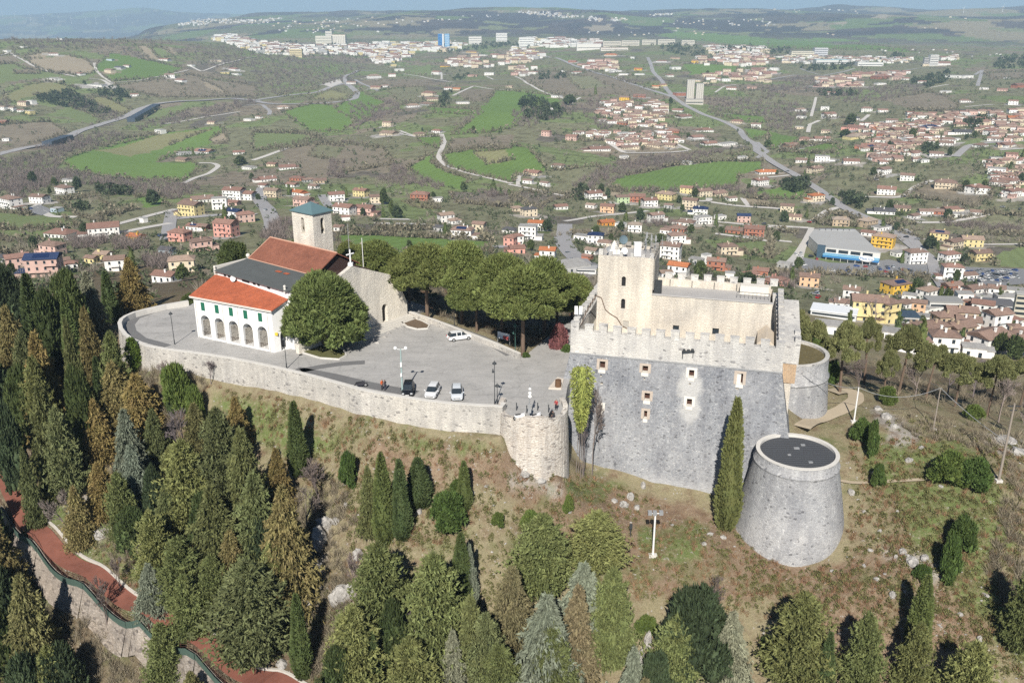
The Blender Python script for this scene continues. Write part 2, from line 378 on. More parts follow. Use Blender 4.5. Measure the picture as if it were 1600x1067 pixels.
# ---------------------------------------------------------------- the ground sheet, its fields, roads and paths
def P4(ox, oy, sc, s):                  # "x,y x,y ..." read off an enlarged tile of the photograph
    return [(ox + float(a) / sc, oy + float(b) / sc) for a, b in (q.split(',') for q in s.split())]
TE, TF, TG, TH = (0, 0, 4), (400, 0, 4), (800, 0, 4), (1200, 0, 4)
TD, TA, TB, TC = (0, 220, 4), (400, 200, 4), (800, 200, 4), (1200, 200, 2.965); PX = (0, 0, 1)
cG = (0.155, 0.24, 0.068); cg = (0.195, 0.24, 0.105); cY = (0.26, 0.255, 0.13); cT = (0.36, 0.305, 0.22); cB = (0.25, 0.215, 0.16); cP = (0.19, 0.165, 0.135)
cO = (0.23, 0.23, 0.14); cW = (0.15, 0.135, 0.11)
FIELDS = [
(TE,cT,"160,370 260,365 420,350 540,375 590,430 590,460 480,470 330,455 220,420"),(TE,cT,"140,355 300,325 320,345 180,375"),(TE,cg,"80,315 230,300 240,320 110,345"),
(TE,cg,"-200,405 0,405 90,400 140,430 220,440 400,470 200,500 0,520 -200,530"),(TE,cB,"80,430 200,430 250,465 100,465"),(TE,cB,"-200,340 0,350 100,345 130,380 90,400 -200,400"),
(TE,cG,"610,400 700,330 880,370 1150,430 1000,490 700,510 650,480 600,440"),(TE,cg,"930,300 1000,295 1090,350 1000,365"),(TE,cT,"860,290 930,290 990,370 930,370"),(TE,cT,"1000,295 1080,300 1100,350"),
(TE,cY,"20,600 150,540 300,510 500,560 380,580 200,600 60,640"),(TE,cY,"550,610 650,610 820,690 760,725 650,680"),(TE,cg,"380,640 640,750 600,780 430,740"),(TE,cg,"900,740 1000,680 1200,650 1180,690 950,760"),
(TE,cB,"720,540 1180,470 1600,540 1600,600 1300,610 1000,610 800,560"),(TE,cT,"1250,500 1350,540 1430,590 1330,570"),(TE,cB,"-200,800 300,760 430,830 200,900 -200,900"),
(PX,cG,"95,252 140,235 195,217 270,206 345,197 352,215 300,235 262,246 246,254 300,252 312,262 290,284 225,283 160,276 110,266"),
(PX,cY,"150,235 250,210 330,202 262,228 200,245"),
(TD,cG,"850,360 960,345 1040,370 1010,410 920,430"),(TD,cO,"360,380 600,350 760,480 650,500 500,480"),(TD,cg,"-300,450 0,450 200,470 400,490 520,540 260,560 -300,560"),(TD,cT,"1310,-5 1390,-50 1420,-40 1420,20 1340,20"),
(TD,cO,"-300,600 260,640 250,700 -300,740"),(TD,cO,"560,500 850,430 1050,400 1050,430 700,530"),
(TF,cG,"160,700 360,650 480,660 620,765 540,825 330,820"),(TF,cG,"490,680 650,570 800,640 740,720 640,760"),(TF,cY,"330,620 480,560 560,590 540,630"),(TF,cg,"130,600 380,560 390,590 250,610"),(TF,cG,"1080,670 1400,690 1340,720 1100,705"),
(PX,cG,"775,142 800,143 870,150 875,158 850,165 830,180 800,200 770,207 706,211 735,190 757,165"),(TF,cg,"0,830 250,830 400,860 250,900 0,950"),
(TF,cB,"1240,560 1500,560 1480,600 1380,640 1300,620"),(TF,cO,"820,560 1060,540 1040,640 900,660"),(TF,cg,"880,450 1100,400 1100,480 920,460"),
(TA,cg,"-20,30 300,40 420,70 200,120 -20,150"),(TA,cB,"200,130 450,90 800,130 860,230 500,290 300,310 260,250 150,150"),(TA,cO,"380,100 560,120 480,200 330,180"),
(TA,cG,"940,255 1050,190 1110,160 1090,220 1200,280 1330,320 1300,390 1100,340 1000,290"),(TA,cG,"1000,60 1150,55 1165,90 1140,130 1040,100"),
(PX,cG,"692,242 750,232 800,229 822,230 850,260 852,268 830,276 808,275 800,286 750,275 700,262"),(PX,cY,"740,238 790,234 800,250 760,258"),
(TA,cB,"1230,70 1600,40 1600,130 1400,130 1200,140"),(TA,cP,"1200,400 1600,410 1600,500 1250,470"),(TA,cY,"920,460 1100,480 1150,510 1000,500"),(TA,cG,"510,670 700,670 1100,690 1470,710 1470,780 1000,800 520,760"),
(TA,cO,"750,560 1100,570 1100,640 760,640"),(TB,cG,"620,340 720,300 1000,240 1280,210 1570,210 1560,250 1420,300 1400,370 1100,390 900,390 700,400 620,370"),
(TB,cO,"260,270 560,240 540,330 370,370"),(TB,cO,"380,20 520,20 600,80 440,90"),(TB,cT,"1450,440 1600,450 1700,500 1480,490"),(TB,cT,"500,400 700,400 660,430"),
(TB,cP,"60,400 460,430 260,450 160,510 0,450"),(TB,cG,"1460,0 1600,20 1600,60 1500,70"),(TB,cg,"1340,170 1480,140 1480,190"),(TB,cg,"1400,720 1620,700 1620,820 1400,780"),
(TB,cB,"330,640 720,620 720,680 340,670"),(TG,cB,"130,450 500,450 900,570 700,590 540,600 300,600 200,570 50,490"),(TG,cO,"330,470 500,480 600,540 420,560"),
(TG,cG,"1080,400 1380,410 1450,400 1380,460 1120,470"),(TG,cG,"880,220 1050,200 1600,240 1600,290 1200,260"),(TG,cg,"900,740 1000,740 1010,780 920,790"),(TG,cO,"700,165 820,180 760,185"),
(TG,cG,"1230,700 1560,730 1600,770 1440,760 1240,710"),(TG,cO,"1430,570 1600,560 1600,620 1500,600"),(TG,cT,"450,170 620,155 640,195 470,190"),
(TG,cO,"0,450 100,480 200,470 130,440"),
(TH,cG,"0,810 190,860 180,900 0,940"),(TH,cG,"80,950 400,890 480,910 450,960 200,960"),(TH,cG,"0,240 360,270 700,290 1000,330 750,315 300,310 0,300"),
(TH,cB,"740,620 1000,580 1100,600 1200,660 1150,700 900,690"),(TH,cO,"900,690 1150,700 1000,740 860,720"),(TH,cO,"360,740 500,740 480,780 380,790"),(TH,cB,"1340,460 1600,450 1600,490 1400,500"),
(TH,cO,"590,530 850,540 700,560"),(TH,cT,"400,150 470,135 480,160"),(TH,cT,"650,110 760,90 740,120"),
(TH,cG,"100,240 420,240 600,260 300,268"),
(TC,cG,"-60,300 160,250 190,290 150,330 -60,330"),(TC,cG,"50,110 280,70 340,100 260,120"),(TC,cB,"630,320 760,250 850,290 1050,310 950,370 800,340"),(TC,cO,"800,440 1050,400 1300,420 1300,500 1000,500"),
(TC,cO,"210,440 290,400 430,430 410,460 280,450"),(TC,cO,"540,440 700,450 760,480 740,515 620,490"),(TC,cg,"1010,600 1180,550 1320,560 1320,660 1060,640"),(TC,cO,"0,670 500,690 740,700 720,740 400,760 240,740"),
(TC,cO,"0,480 140,490 90,560 0,610"),(TC,cO,"440,220 520,230 480,260"),
# the castle hill itself
]
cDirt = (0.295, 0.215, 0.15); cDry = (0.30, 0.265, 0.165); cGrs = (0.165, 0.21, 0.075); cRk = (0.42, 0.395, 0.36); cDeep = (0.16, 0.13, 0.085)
HILL = [
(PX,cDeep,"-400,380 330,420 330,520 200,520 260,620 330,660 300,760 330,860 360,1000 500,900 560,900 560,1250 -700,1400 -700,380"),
(PX,cDry,"290,600 560,660 700,690 780,690 800,780 700,860 600,860 480,760 330,690"),
(PX,cDirt,"780,690 900,740 1000,770 1100,790 1160,830 1240,890 1400,880 1420,960 1200,930 1000,920 960,880 840,800 740,760 700,720"),
(PX,cDirt,"560,680 700,700 700,760 620,740"),(PX,cGrs,"330,600 470,640 560,680 440,700 340,650"),(PX,cGrs,"620,690 690,700 650,720"),(PX,cGrs,"700,690 760,690 730,715"),
(PX,cGrs,"1340,680 1500,690 1560,760 1580,860 1500,900 1440,840 1400,780 1350,740"),(PX,cGrs,"860,720 990,760 960,790 880,770"),(PX,cGrs,"1000,830 1120,830 1110,870 1020,870"),
(PX,cGrs,"30,770 80,740 180,840 300,940 290,1000 180,900"),(PX,cGrs,"490,900 560,1000 560,1067 480,1067"),(PX,cGrs,"1480,880 1620,900 1620,1040 1520,1000"),
(PX,cRk,"100,760 180,790 200,840 110,830"),(PX,cRk,"480,820 520,820 520,880 480,1000 465,960"),(PX,cRk,"520,910 550,900 560,940 530,950"),
(PX,cRk,"1380,860 1470,860 1480,900 1400,910"),(PX,cRk,"1360,640 1420,650 1420,700 1380,690"),(PX,cRk,"1540,680 1600,690 1600,710 1540,700"),(PX,cRk,"810,735 870,745 870,765 800,760"),
(PX,cDirt,"1220,880 1420,870 1560,980 1500,1080 1250,1080"),
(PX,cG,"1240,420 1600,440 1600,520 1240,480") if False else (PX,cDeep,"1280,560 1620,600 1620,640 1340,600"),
(PX,(0.07,0.065,0.045),"540,400 900,420 900,540 820,540 640,480 540,470"),  # ground behind the low wall, with the pines' shade painted into its colour
]
def inpoly(px, py, poly):
    c = np.zeros(px.shape, bool); n = len(poly)
    for i in range(n):
        x1, y1 = poly[i]; x2, y2 = poly[(i + 1) % n]
        if y1 == y2: continue
        k = ((y1 > py) != (y2 > py)) & (px < (x2 - x1) * (py - y1) / (y2 - y1) + x1); c ^= k
    return c
lr = [math.log(50)]
while lr[-1] < math.log(25800):
    r_ = math.exp(lr[-1]); lr.append(lr[-1] + (0.0045 if r_ < 300 else 0.0040 if r_ < 900 else 0.0052 if r_ < 2200 else 0.009 if r_ < 5000 else 0.014))
LRG = np.array(lr); AZG = np.linspace(R(-44), R(44), 1050)
rl, aa = np.meshgrid(np.exp(LRG), AZG, indexing='ij'); GX = rl * np.sin(aa); GY = rl * np.cos(aa); GZ = height(GX, GY)
colr = np.zeros(GX.shape + (3,)); 
base_n = fbm(GX / 260, GY / 260, 3, 21)[..., None]; b2 = fbm(GX / 90, GY / 90, 3, 31)[..., None]
colr[:] = np.array(cO) * 0.92; colr = np.where(base_n > 0.09, np.array(cB), colr); colr = np.where(b2 > 0.2, np.array(cW) * 1.1, colr); colr = np.where(b2 < -0.1, np.array(cg), colr)
# beyond the town: patchwork of woods and pastures in the hills
cell = vnoise(np.floor(GX / 420 + 0.7 * vnoise(GX / 300, GY / 300, 5)) * 1.7, np.floor(GY / 650 + 0.7 * vnoise(GX / 300, GY / 300, 9)) * 2.3, 77)[..., None]
farc = np.where(cell > 0.66, np.array((0.16, 0.22, 0.08)), np.where(cell > 0.52, np.array((0.30, 0.26, 0.17)), np.where(cell > 0.3, np.array((0.105, 0.085, 0.085)), np.array((0.16, 0.17, 0.10)))))
wn = fbm(GX / 700, GY / 700, 4, 41)[..., None]; farc = np.where(wn > 0.07, np.array((0.075, 0.062, 0.068)), farc); w2 = fbm(GX / 210, GY / 260, 4, 47)[..., None]; farc = np.where(w2 > 0.12, np.array((0.065, 0.056, 0.062)), farc); farc = np.where(w2 < -0.2, np.array((0.22, 0.24, 0.12)), farc)
k = np.clip((rl - 4600) / 900, 0, 1)[..., None]; colr = colr * (1 - k) + farc * k
k = (rl < 380)[..., None]; colr = np.where(k, np.array(cDry), colr)
scr = np.ones(GX.shape) * 0.8           # how scrubby (darker mottle) the place is
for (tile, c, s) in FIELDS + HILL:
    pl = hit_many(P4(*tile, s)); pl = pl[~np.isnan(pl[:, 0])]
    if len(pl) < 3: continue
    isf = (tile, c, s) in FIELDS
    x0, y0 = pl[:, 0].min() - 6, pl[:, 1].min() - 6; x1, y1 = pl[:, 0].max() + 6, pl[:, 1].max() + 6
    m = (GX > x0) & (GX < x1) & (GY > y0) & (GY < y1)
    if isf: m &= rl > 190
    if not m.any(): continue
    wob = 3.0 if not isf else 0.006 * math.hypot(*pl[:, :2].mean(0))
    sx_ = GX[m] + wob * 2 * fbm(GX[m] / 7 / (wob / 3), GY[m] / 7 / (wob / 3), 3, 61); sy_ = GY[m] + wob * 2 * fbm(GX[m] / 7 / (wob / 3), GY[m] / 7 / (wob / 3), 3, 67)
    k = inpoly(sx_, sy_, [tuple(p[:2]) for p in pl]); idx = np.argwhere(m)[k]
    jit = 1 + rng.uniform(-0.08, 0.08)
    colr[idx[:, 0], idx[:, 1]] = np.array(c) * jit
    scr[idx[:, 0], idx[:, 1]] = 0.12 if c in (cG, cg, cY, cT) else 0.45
# soften edges a little on the hill
for _ in range(2):
    sm = colr.copy(); sm[1:-1, 1:-1] = (colr[1:-1, 1:-1] * 2 + colr[:-2, 1:-1] + colr[2:, 1:-1] + colr[1:-1, :-2] + colr[1:-1, 2:]) / 6
    colr = np.where((rl < 250)[..., None], sm, colr)
def ground_mat():
    m, t, b = newmat("ground"); P = pos(t)
    at = N(t, "ShaderNodeVertexColor", layer_name="Col"); 
    ln = N(t, "ShaderNodeVectorMath", operation='LENGTH'); t.links.new(P, ln.inputs[0])
    nearf = N(t, "ShaderNodeMapRange"); nearf.inputs[1].default_value = 170; nearf.inputs[2].default_value = 330; nearf.inputs[3].default_value = 1; nearf.inputs[4].default_value = 0
    t.links.new(ln.outputs['Value'], nearf.inputs[0])
    # far: tussocks, plough marks and scrub at 3 to 60 m
    nf = noise(t, 0.06, 7, 0.62); nb = noise(t, 0.45, 5, 0.65)
    dark = ramp(t, nf, [(0.38, (0.62, 0.58, 0.58)), (0.52, (1, 1, 1)), (0.75, (1.22, 1.2, 1.12))])
    sc_ = mix(t, (1, 1, 1), dark, at.outputs['Alpha'])
    fcol = mix(t, at.outputs['Color'], sc_, 1.0, 'MULTIPLY')
    fcol = mix(t, fcol, ramp(t, nb, [(0.3, (0.78, 0.78, 0.78)), (0.7, (1.2, 1.2, 1.2))]), 0.8, 'MULTIPLY')
    wl = N(t, 'ShaderNodeTexWave'); wl.inputs['Scale'].default_value = .045; wl.inputs['Distortion'].default_value = 3.5; wl.inputs['Detail'].default_value = 2; t.links.new(mapping(t, P, (1, .5, 0), (0, 0, .6)), wl.inputs['Vector'])
    fcol = mix(t, fcol, ramp(t, wl.outputs['Fac'], [(0, (.84,) * 3), (.5, (1.05,) * 3)]), .55, 'MULTIPLY')
    # near: dry grass, bare soil, green tufts, limestone chips
    n1 = noise(t, 0.35, 8, 0.7); n2 = noise(t, 1.6, 8, 0.75); n3 = noise(t, 0.16, 5, 0.6); n4 = noise(t, 7.0, 5, 0.8)
    ncol = mix(t, at.outputs['Color'], (0.17, 0.11, 0.075), ramp(t, n1, [(0.48, (0, 0, 0)), (0.66, (0.8, 0.8, 0.8))]))
    ncol = mix(t, ncol, (0.13, 0.165, 0.06), ramp(t, n3, [(0.53, (0, 0, 0)), (0.68, (0.75, 0.75, 0.75))]))
    ncol = mix(t, ncol, (0.40, 0.335, 0.24), ramp(t, n2, [(0.5, (0, 0, 0)), (0.68, (0.75, 0.75, 0.75))]))
    ncol = mix(t, ncol, ramp(t, n4, [(0.3, (0.5, 0.5, 0.48)), (0.55, (1, 1, 1)), (0.75, (1.4, 1.35, 1.25))]), 0.9, 'MULTIPLY')
    vo = N(t, "ShaderNodeTexVoronoi", feature='F1'); vo.inputs['Scale'].default_value = 1.7; ds_ = N(t, 'ShaderNodeVectorMath', operation='ADD'); nz_ = N(t, 'ShaderNodeTexNoise'); nz_.inputs['Scale'].default_value = 5.0; t.links.new(P, nz_.inputs['Vector']); t.links.new(P, ds_.inputs[0]); t.links.new(nz_.outputs['Color'], ds_.inputs[1]); t.links.new(ds_.outputs[0], vo.inputs['Vector'])
    sp = N(t, "ShaderNodeSeparateColor"); t.links.new(vo.outputs['Color'], sp.inputs[0])
    lim = N(t, "ShaderNodeMath", operation='MULTIPLY'); lim.inputs[1].default_value = 0.30; t.links.new(sp.outputs[0], lim.inputs[0])
    lt = N(t, "ShaderNodeMath", operation='LESS_THAN'); t.links.new(vo.outputs['Distance'], lt.inputs[0]); t.links.new(lim.outputs[0], lt.inputs[1])
    gt = N(t, "ShaderNodeMath", operation='GREATER_THAN'); gt.inputs[1].default_value = 0.55; t.links.new(noise(t, 0.22, 4, 0.6, mapping(t, P, (1, 1, 1), (0, 0, 0), (40, 7, 3))), gt.inputs[0])
    an = N(t, "ShaderNodeMath", operation='MULTIPLY'); t.links.new(lt.outputs[0], an.inputs[0]); t.links.new(gt.outputs[0], an.inputs[1])
    ncol = mix(t, ncol, (0.42, 0.40, 0.37), an.outputs[0])
    t.links.new(mix(t, fcol, ncol, nearf.outputs[0]), b.inputs['Base Color'])
    b.inputs['Roughness'].default_value = 0.95; b.inputs['Specular IOR Level'].default_value = 0.1
    bump(t, b, mix(t, nb, mix(t, n2, n4, 0.5), nearf.outputs[0]), 0.8, 0.35)
    return m
nr, nc = GX.shape; idx = np.arange(nr * nc).reshape(nr, nc)
Fq = np.stack([idx[:-1, :-1], idx[:-1, 1:], idx[1:, 1:], idx[1:, :-1]], -1).reshape(-1, 4)
gme = npmesh("ground", np.stack([GX, GY, GZ], -1).reshape(-1, 3), Fq, [ground_mat()], True)
GCA = ca = gme.color_attributes.new("Col", 'FLOAT_COLOR', 'POINT')
# (colours are written once the yards round the houses are known)
tag(link("ground", gme), kind='structure')
# ---------------------------------------------------------------- roads and paths: draped strips
M_road = plain("asphalt_far", (0.37, 0.36, 0.36), 0.9, var=0.12, sc=0.4)
M_white = plain("gravel_road", (0.60, 0.57, 0.53), 0.95, var=0.1, sc=0.5)
def strip(name, pts, width, mat, lift=0.25, step=None, mb=None, smooth=3):
    """pts world xy; a band of that width laid on the ground"""
    P = [Vector((p[0], p[1])) for p in pts]; dense = []
    st = step or max(1.0, min(width, 12))
    for a, b_ in zip(P, P[1:]):
        n = max(1, int((b_ - a).length / st))
        for k_ in range(n): dense.append(a.lerp(b_, k_ / n))
    dense.append(P[-1])
    for _ in range(smooth):
        dense = [dense[0]] + [(dense[i - 1] + dense[i] * 2 + dense[i + 1]) / 4 for i in range(1, len(dense) - 1)] + [dense[-1]]
    own = mb is None; mb = mb or MB(); o = len(mb.v); rows = []
    cross = 3
    for i, p in enumerate(dense):
        d = (dense[min(i + 1, len(dense) - 1)] - dense[max(i - 1, 0)]); d.normalize() if d.length else None
        nrm = Vector((-d.y, d.x))
        for k_ in range(cross):
            q = p + nrm * width * (k_ / (cross - 1) - 0.5); mb.v.append((q.x, q.y, 0)); rows.append((q.x, q.y))
    z = height([r_[0] for r_ in rows], [r_[1] for r_ in rows])
    zz = z.reshape(-1, cross).max(1)
    for i in range(len(rows)):
        x, y, _ = mb.v[o + i]; mb.v[o + i] = (x, y, float(zz[i // cross]) + lift)
    for i in range(len(dense) - 1):
        for k_ in range(cross - 1):
            a = o + i * cross + k_; mb.f.append((a, a + cross, a + cross + 1, a + 1)); mb.m.append(0)
    if own: return mb.obj(name, mat)
    return mb
def uw(tile, s):
    h_ = hit_many(P4(*tile, s)); return [tuple(p) for p in h_ if not np.isnan(p[0])]
ROADS = [ # tile, points, width, gravel?
(PX,"-60,262 0,240 40,232 75,226 110,213 130,203 185,187 215,172 245,162 280,159 330,157 365,154 400,157",13,0),
(PX,"400,157 430,152 495,145 520,135 540,130 558,145 555,155 520,161 480,163 420,163 400,158",11,0),(PX,"540,130 538,120 560,110 600,112",8,0),
(TE,"0,350 60,330 130,370 200,410 300,450 400,465 470,480",6,1),(TE,"590,395 600,440 640,480 700,520 850,510 1000,480 1180,440",5,1),(TE,"560,495 640,500 700,540 715,560",5,1),(TE,"1180,410 1260,450 1400,400 1600,360",5,1),
(TE,"1000,780 1270,735 1500,700",5,1),(TF,"-60,660 40,655 90,700 80,720",6,0),
(PX,"852,88 890,100 925,112 960,122 1000,135 1035,147 1050,152",9,0),(PX,"1012,90 1020,112 1035,128 1050,150 1070,165 1100,180 1135,192 1157,204 1165,218 1182,226 1183,237",8,0),
(PX,"1183,237 1207,254 1240,272 1281,298 1311,321 1345,338 1389,352 1415,375 1450,402",8,0),
(TB,"-20,355 110,380 200,400 320,425",4,1),(TB,"40,360 40,305 90,285",4,1),(TB,"330,605 330,660 305,700 330,740 390,810 440,860",9,0),(TB,"330,585 500,555 680,540 850,520",4,1),
(TB,"510,10 560,60 600,95 660,130 700,160 1000,155 1100,145",5,1),(TB,"1240,465 1400,490 1600,500 1700,510",5,1),(TB,"1050,570 1300,590 1600,620 1700,640",4,1),(TB,"1270,665 1600,710",4,1),(TB,"1150,455 1240,465 1230,440",5,1),
(TB,"1530,90 1600,150 1530,190",5,0),(TB,"1440,440 1480,490",4,1),(TB,"900,20 1000,90 1110,140",5,1),
(TA,"-20,205 100,165 200,125",6,1),(TA,"1160,40 1178,90 1140,190 1190,240 1350,290 1600,350",5,1),(TA,"900,20 1000,60 1160,45",4,1),(TA,"50,360 20,450 80,530 110,600 100,640",9,0),(TA,"410,420 460,500",6,0),(TA,"750,570 960,575",4,1),(TA,"740,600 1060,605",4,1),
(TA,"1480,750 1600,750",5,0),(TD,"400,625 560,610 750,580 1040,525 1070,520",5,1),(TD,"730,525 900,480 1100,430",5,1),(TD,"1075,440 1060,520 1045,620",7,0),(TD,"1140,270 1200,240 1300,210 1370,160 1330,140 1230,140",5,1),(TD,"300,360 200,420 330,480 480,480",5,1),
(TD,"1100,490 1380,465 1600,465",6,0),(TD,"200,770 100,800",5,1),(TG,"20,480 90,520 160,560 260,600 330,620",5,1),(TG,"370,650 410,620 430,610",4,1),(TG,"640,490 700,465",4,1),
(TF,"920,465 1000,475 1100,495 1240,515",5,1),(TF,"1230,600 1360,540 1480,560 1600,565",5,1),(TF,"1440,480 1480,500 1600,500",4,1),(TF,"620,500 700,540 760,570",6,0),(TF,"1160,460 1160,500",4,1),(TF,"900,840 1000,860 1150,850",4,1),
(TC,"200,440 280,380 330,370",5,1),(TC,"450,320 620,325 680,275 760,245",5,1),(TC,"690,440 800,440 1030,400",5,1),(TC,"870,135 930,80 1010,70 1186,60",7,0),(TC,"0,455 190,465",5,1),(TC,"0,520 110,530",4,1),(TC,"0,230 100,220",4,1),(TC,"500,245 510,215",4,1),
(TH,"0,500 180,470 340,475 540,430",6,0),(TH,"800,450 940,430 1000,430",5,0),(TH,"1290,470 1340,440 1310,540",6,0),(TH,"1010,550 1130,530",4,1),(TH,"300,610 270,730",4,1),(TH,"250,830 260,780 320,755",5,1),(TH,"1230,670 1410,655",4,1),(TH,"580,760 630,720",5,1),(TH,"90,945 290,910 400,880",4,1),
(TH,"1450,940 1600,930",4,1),(TH,"200,430 330,470",4,0),(TG,"1240,710 1600,720",3,1),(TG,"820,470 1000,490 1090,495",3,1),(TG,"1270,580 1330,540 1400,530",4,1),
(TC,"640,470 700,560 760,610 780,690 830,760",6,0),(TC,"880,540 1186,540",3,1)]
for tile, s, wd, g in ROADS:
    w_ = uw(tile, s)
    for a, b in zip(w_, w_[1:]):
        n_ = max(2, int(math.dist(a[:2], b[:2]) / 4)); qx = np.linspace(a[0], b[0], n_); qy = np.linspace(a[1], b[1], n_); ii = np.clip(np.searchsorted(LRG, np.log(np.hypot(qx, qy))), 2, len(LRG) - 3); jj = np.clip(((np.arctan2(qx, qy) - AZG[0]) / (AZG[-1] - AZG[0]) * (len(AZG) - 1)).astype(int), 2, len(AZG) - 3)
        for di in (-3, -2, -1, 0, 1, 2):
            for dj in (-1, 0, 1): scr[ii + di, jj + dj] = np.minimum(scr[ii + di, jj + dj], .25)
    if len(w_) > 1: tag(strip("road", w_, wd * 1.3, M_white if g else M_road, 0.35), kind='structure')
def patch_ground(name, tile, s, mat, lift=0.3):
    w_ = uw(tile, s); n = len(w_); mb = MB(); c_ = np.array(w_).mean(0)
    # fan of fine triangles draped on the ground
    poly = [(p[0], p[1]) for p in w_]; xs = [p[0] for p in poly]; ys = [p[1] for p in poly]; st = max((max(xs) - min(xs)), (max(ys) - min(ys))) / 40
    bm = bmesh.new(); vs = [bm.verts.new((p[0], p[1], 0)) for p in poly]; f_ = bm.faces.new(vs)
    bmesh.ops.triangulate(bm, faces=[f_]); bmesh.ops.subdivide_edges(bm, edges=bm.edges, cuts=3, use_grid_fill=True); bmesh.ops.subdivide_edges(bm, edges=bm.edges, cuts=3, use_grid_fill=True)
    hz = height([v_.co.x for v_ in bm.verts], [v_.co.y for v_ in bm.verts])
    for v_, z_ in zip(bm.verts, hz): v_.co.z = float(z_) + lift
    bmesh.ops.recalc_face_normals(bm, faces=bm.faces)
    me = bpy.data.meshes.new(name); bm.to_mesh(me); bm.free(); me.materials.append(mat)
    return tag(link(name, me), kind='structure')
M_lot = plain("parking_asphalt", (0.27, 0.27, 0.275), 0.9, var=0.1, sc=0.3)
patch_ground("parking_area", TC, "60,650 150,600 260,620 280,626 560,612 640,628 785,640 760,680 400,682 60,668", M_lot, 0.45)
patch_ground("parking_area", TC, "900,645 1186,655 1260,660 1260,720 1000,740 920,700", M_lot, 0.45)
patch_ground("parking_area", TB, "260,840 400,810 560,860 540,880 400,860", M_lot, 0.45)
patch_ground("parking_area", TC, "60,640 160,520 190,462 215,465 175,560 150,640", M_white, 0.45)
patch_ground("parking_area", TD, "130,440 250,400 330,440 260,470", M_lot, 0.45)
patch_ground("quarry", TF, "400,530 520,495 540,520 470,548", M_white, 0.5)
# red path round the hill foot
M_red = plain("red_asphalt", (0.235, 0.095, 0.068), 0.9, var=0.3, sc=0.9)
M_curb = plain("kerb_stone", (0.55, 0.52, 0.47), 0.9, var=0.15, sc=2)
RP = uw(PX, "-60,560 -20,640 -2,690 6,735 20,783 62,845 235,960 420,1070 520,1125")
tag(strip("path", RP, 2.8, M_red, 0.14, 0.8, smooth=60), kind='structure')
tag(strip("path", uw(PX, "-60,705 -5,690 12,650 -10,560"), 3.5, M_red, 0.09, 0.8), kind='structure')
M_beige = plain("gravel_path", (0.45, 0.38, 0.28), 0.95, var=0.12, sc=1.5)
tag(strip("path", uw(PX, "1252,676 1268,662 1290,652 1318,640 1338,626 1336,615 1318,611 1300,615"), 2.6, M_beige, 0.1, 0.6), kind='structure')
tag(strip("path", uw(PX, "1310,752 1340,756 1400,752 1470,748 1560,744"), 0.8, M_beige, 0.06, 0.6), kind='structure')
def off_line(pts, d):
    out = []
    for i, p in enumerate(pts):
        a = pts[max(i - 1, 0)]; b_ = pts[min(i + 1, len(pts) - 1)]; t_ = Vector((b_[0] - a[0], b_[1] - a[1])); t_.normalize()
        out.append((p[0] - t_.y * d, p[1] + t_.x * d))
    return out
# ---------------------------------------------------------------- stone materials
_pw = lambda u, v: on_front(u, v)
_q1, _q2, _q3 = _pw(1078, 605), _pw(1078, 640), _pw(1040, 735)
M_rub = mason("castle_rubble", (0.285, 0.30, 0.325), (0.19, 0.20, 0.225), (0.47, 0.475, 0.485), 0.42, 0.22, stain=(0.46, 0.46, 0.465), stain_amt=0.35, speck=0.08,
    patch=[(_q1.x, _q1.y, _q1.z, 1.9, 2.6, (0.62, 0.61, 0.58), 0.6), (_q2.x, _q2.y, _q2.z, 1.6, 2.2, (0.62, 0.61, 0.58), 0.55), (_q3.x, _q3.y, _q3.z - 4, 22, 3.2, (0.50, 0.50, 0.50), 0.5)])
M_up = mason("parapet_stone", (0.68, 0.66, 0.62), (0.58, 0.565, 0.54), (0.70, 0.68, 0.64), 0.6, 0.3, stain=(0.50, 0.495, 0.49), stain_amt=0.5, speck=0.05)
M_keep = mason("keep_stone", (0.72, 0.665, 0.575), (0.66, 0.60, 0.515), (0.73, 0.68, 0.59), 0.45, 0.25, stain=(0.60, 0.55, 0.48), stain_amt=0.4, speck=0.0)
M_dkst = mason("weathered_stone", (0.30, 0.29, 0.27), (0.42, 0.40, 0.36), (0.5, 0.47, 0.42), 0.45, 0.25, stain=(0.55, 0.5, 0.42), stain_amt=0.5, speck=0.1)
M_twr = mason("tower_rubble", (0.385, 0.39, 0.40), (0.275, 0.28, 0.295), (0.54, 0.54, 0.54), 0.42, 0.25, stain=(0.58, 0.575, 0.57), stain_amt=0.3, speck=0.05)
M_wall = mason("retaining_rubble", (0.64, 0.61, 0.56), (0.52, 0.495, 0.455), (0.66, 0.63, 0.58), 0.5, 0.3, stain=(0.36, 0.345, 0.32), stain_amt=0.55, speck=0.08)
M_cop = plain("coping", (0.62, 0.60, 0.56), 0.9, var=0.15, sc=1.5)
M_bast = mason("ruined_rubble", (0.70, 0.675, 0.63), (0.56, 0.535, 0.495), (0.52, 0.47, 0.41), 0.55, 0.24, stain=(0.50, 0.40, 0.32), stain_amt=0.35, speck=0.1, ms=0.03)
M_orb = mason("orange_brick", (0.62, 0.42, 0.25), (0.52, 0.36, 0.23), (0.66, 0.55, 0.42), 0.3, 0.12, stain=(0.6, 0.5, 0.38), stain_amt=0.3, speck=0.0)
M_brk = plain("window_brick", (0.45, 0.385, 0.325), 0.9, var=0.3, sc=3)
M_ren = plain("light_render", (0.66, 0.63, 0.575), 0.9, var=0.12, sc=3)
M_dark = plain("dark_inside", (0.07, 0.035, 0.025), 0.8)
M_blk = plain("dark_opening", (0.02, 0.02, 0.022), 0.6)
M_iron = plain("dark_iron", (0.05, 0.055, 0.06), 0.5)
M_steel = plain("grey_steel", (0.42, 0.43, 0.44), 0.45, 0.4)
M_wht = plain("white_paint", (0.78, 0.78, 0.77), 0.6)
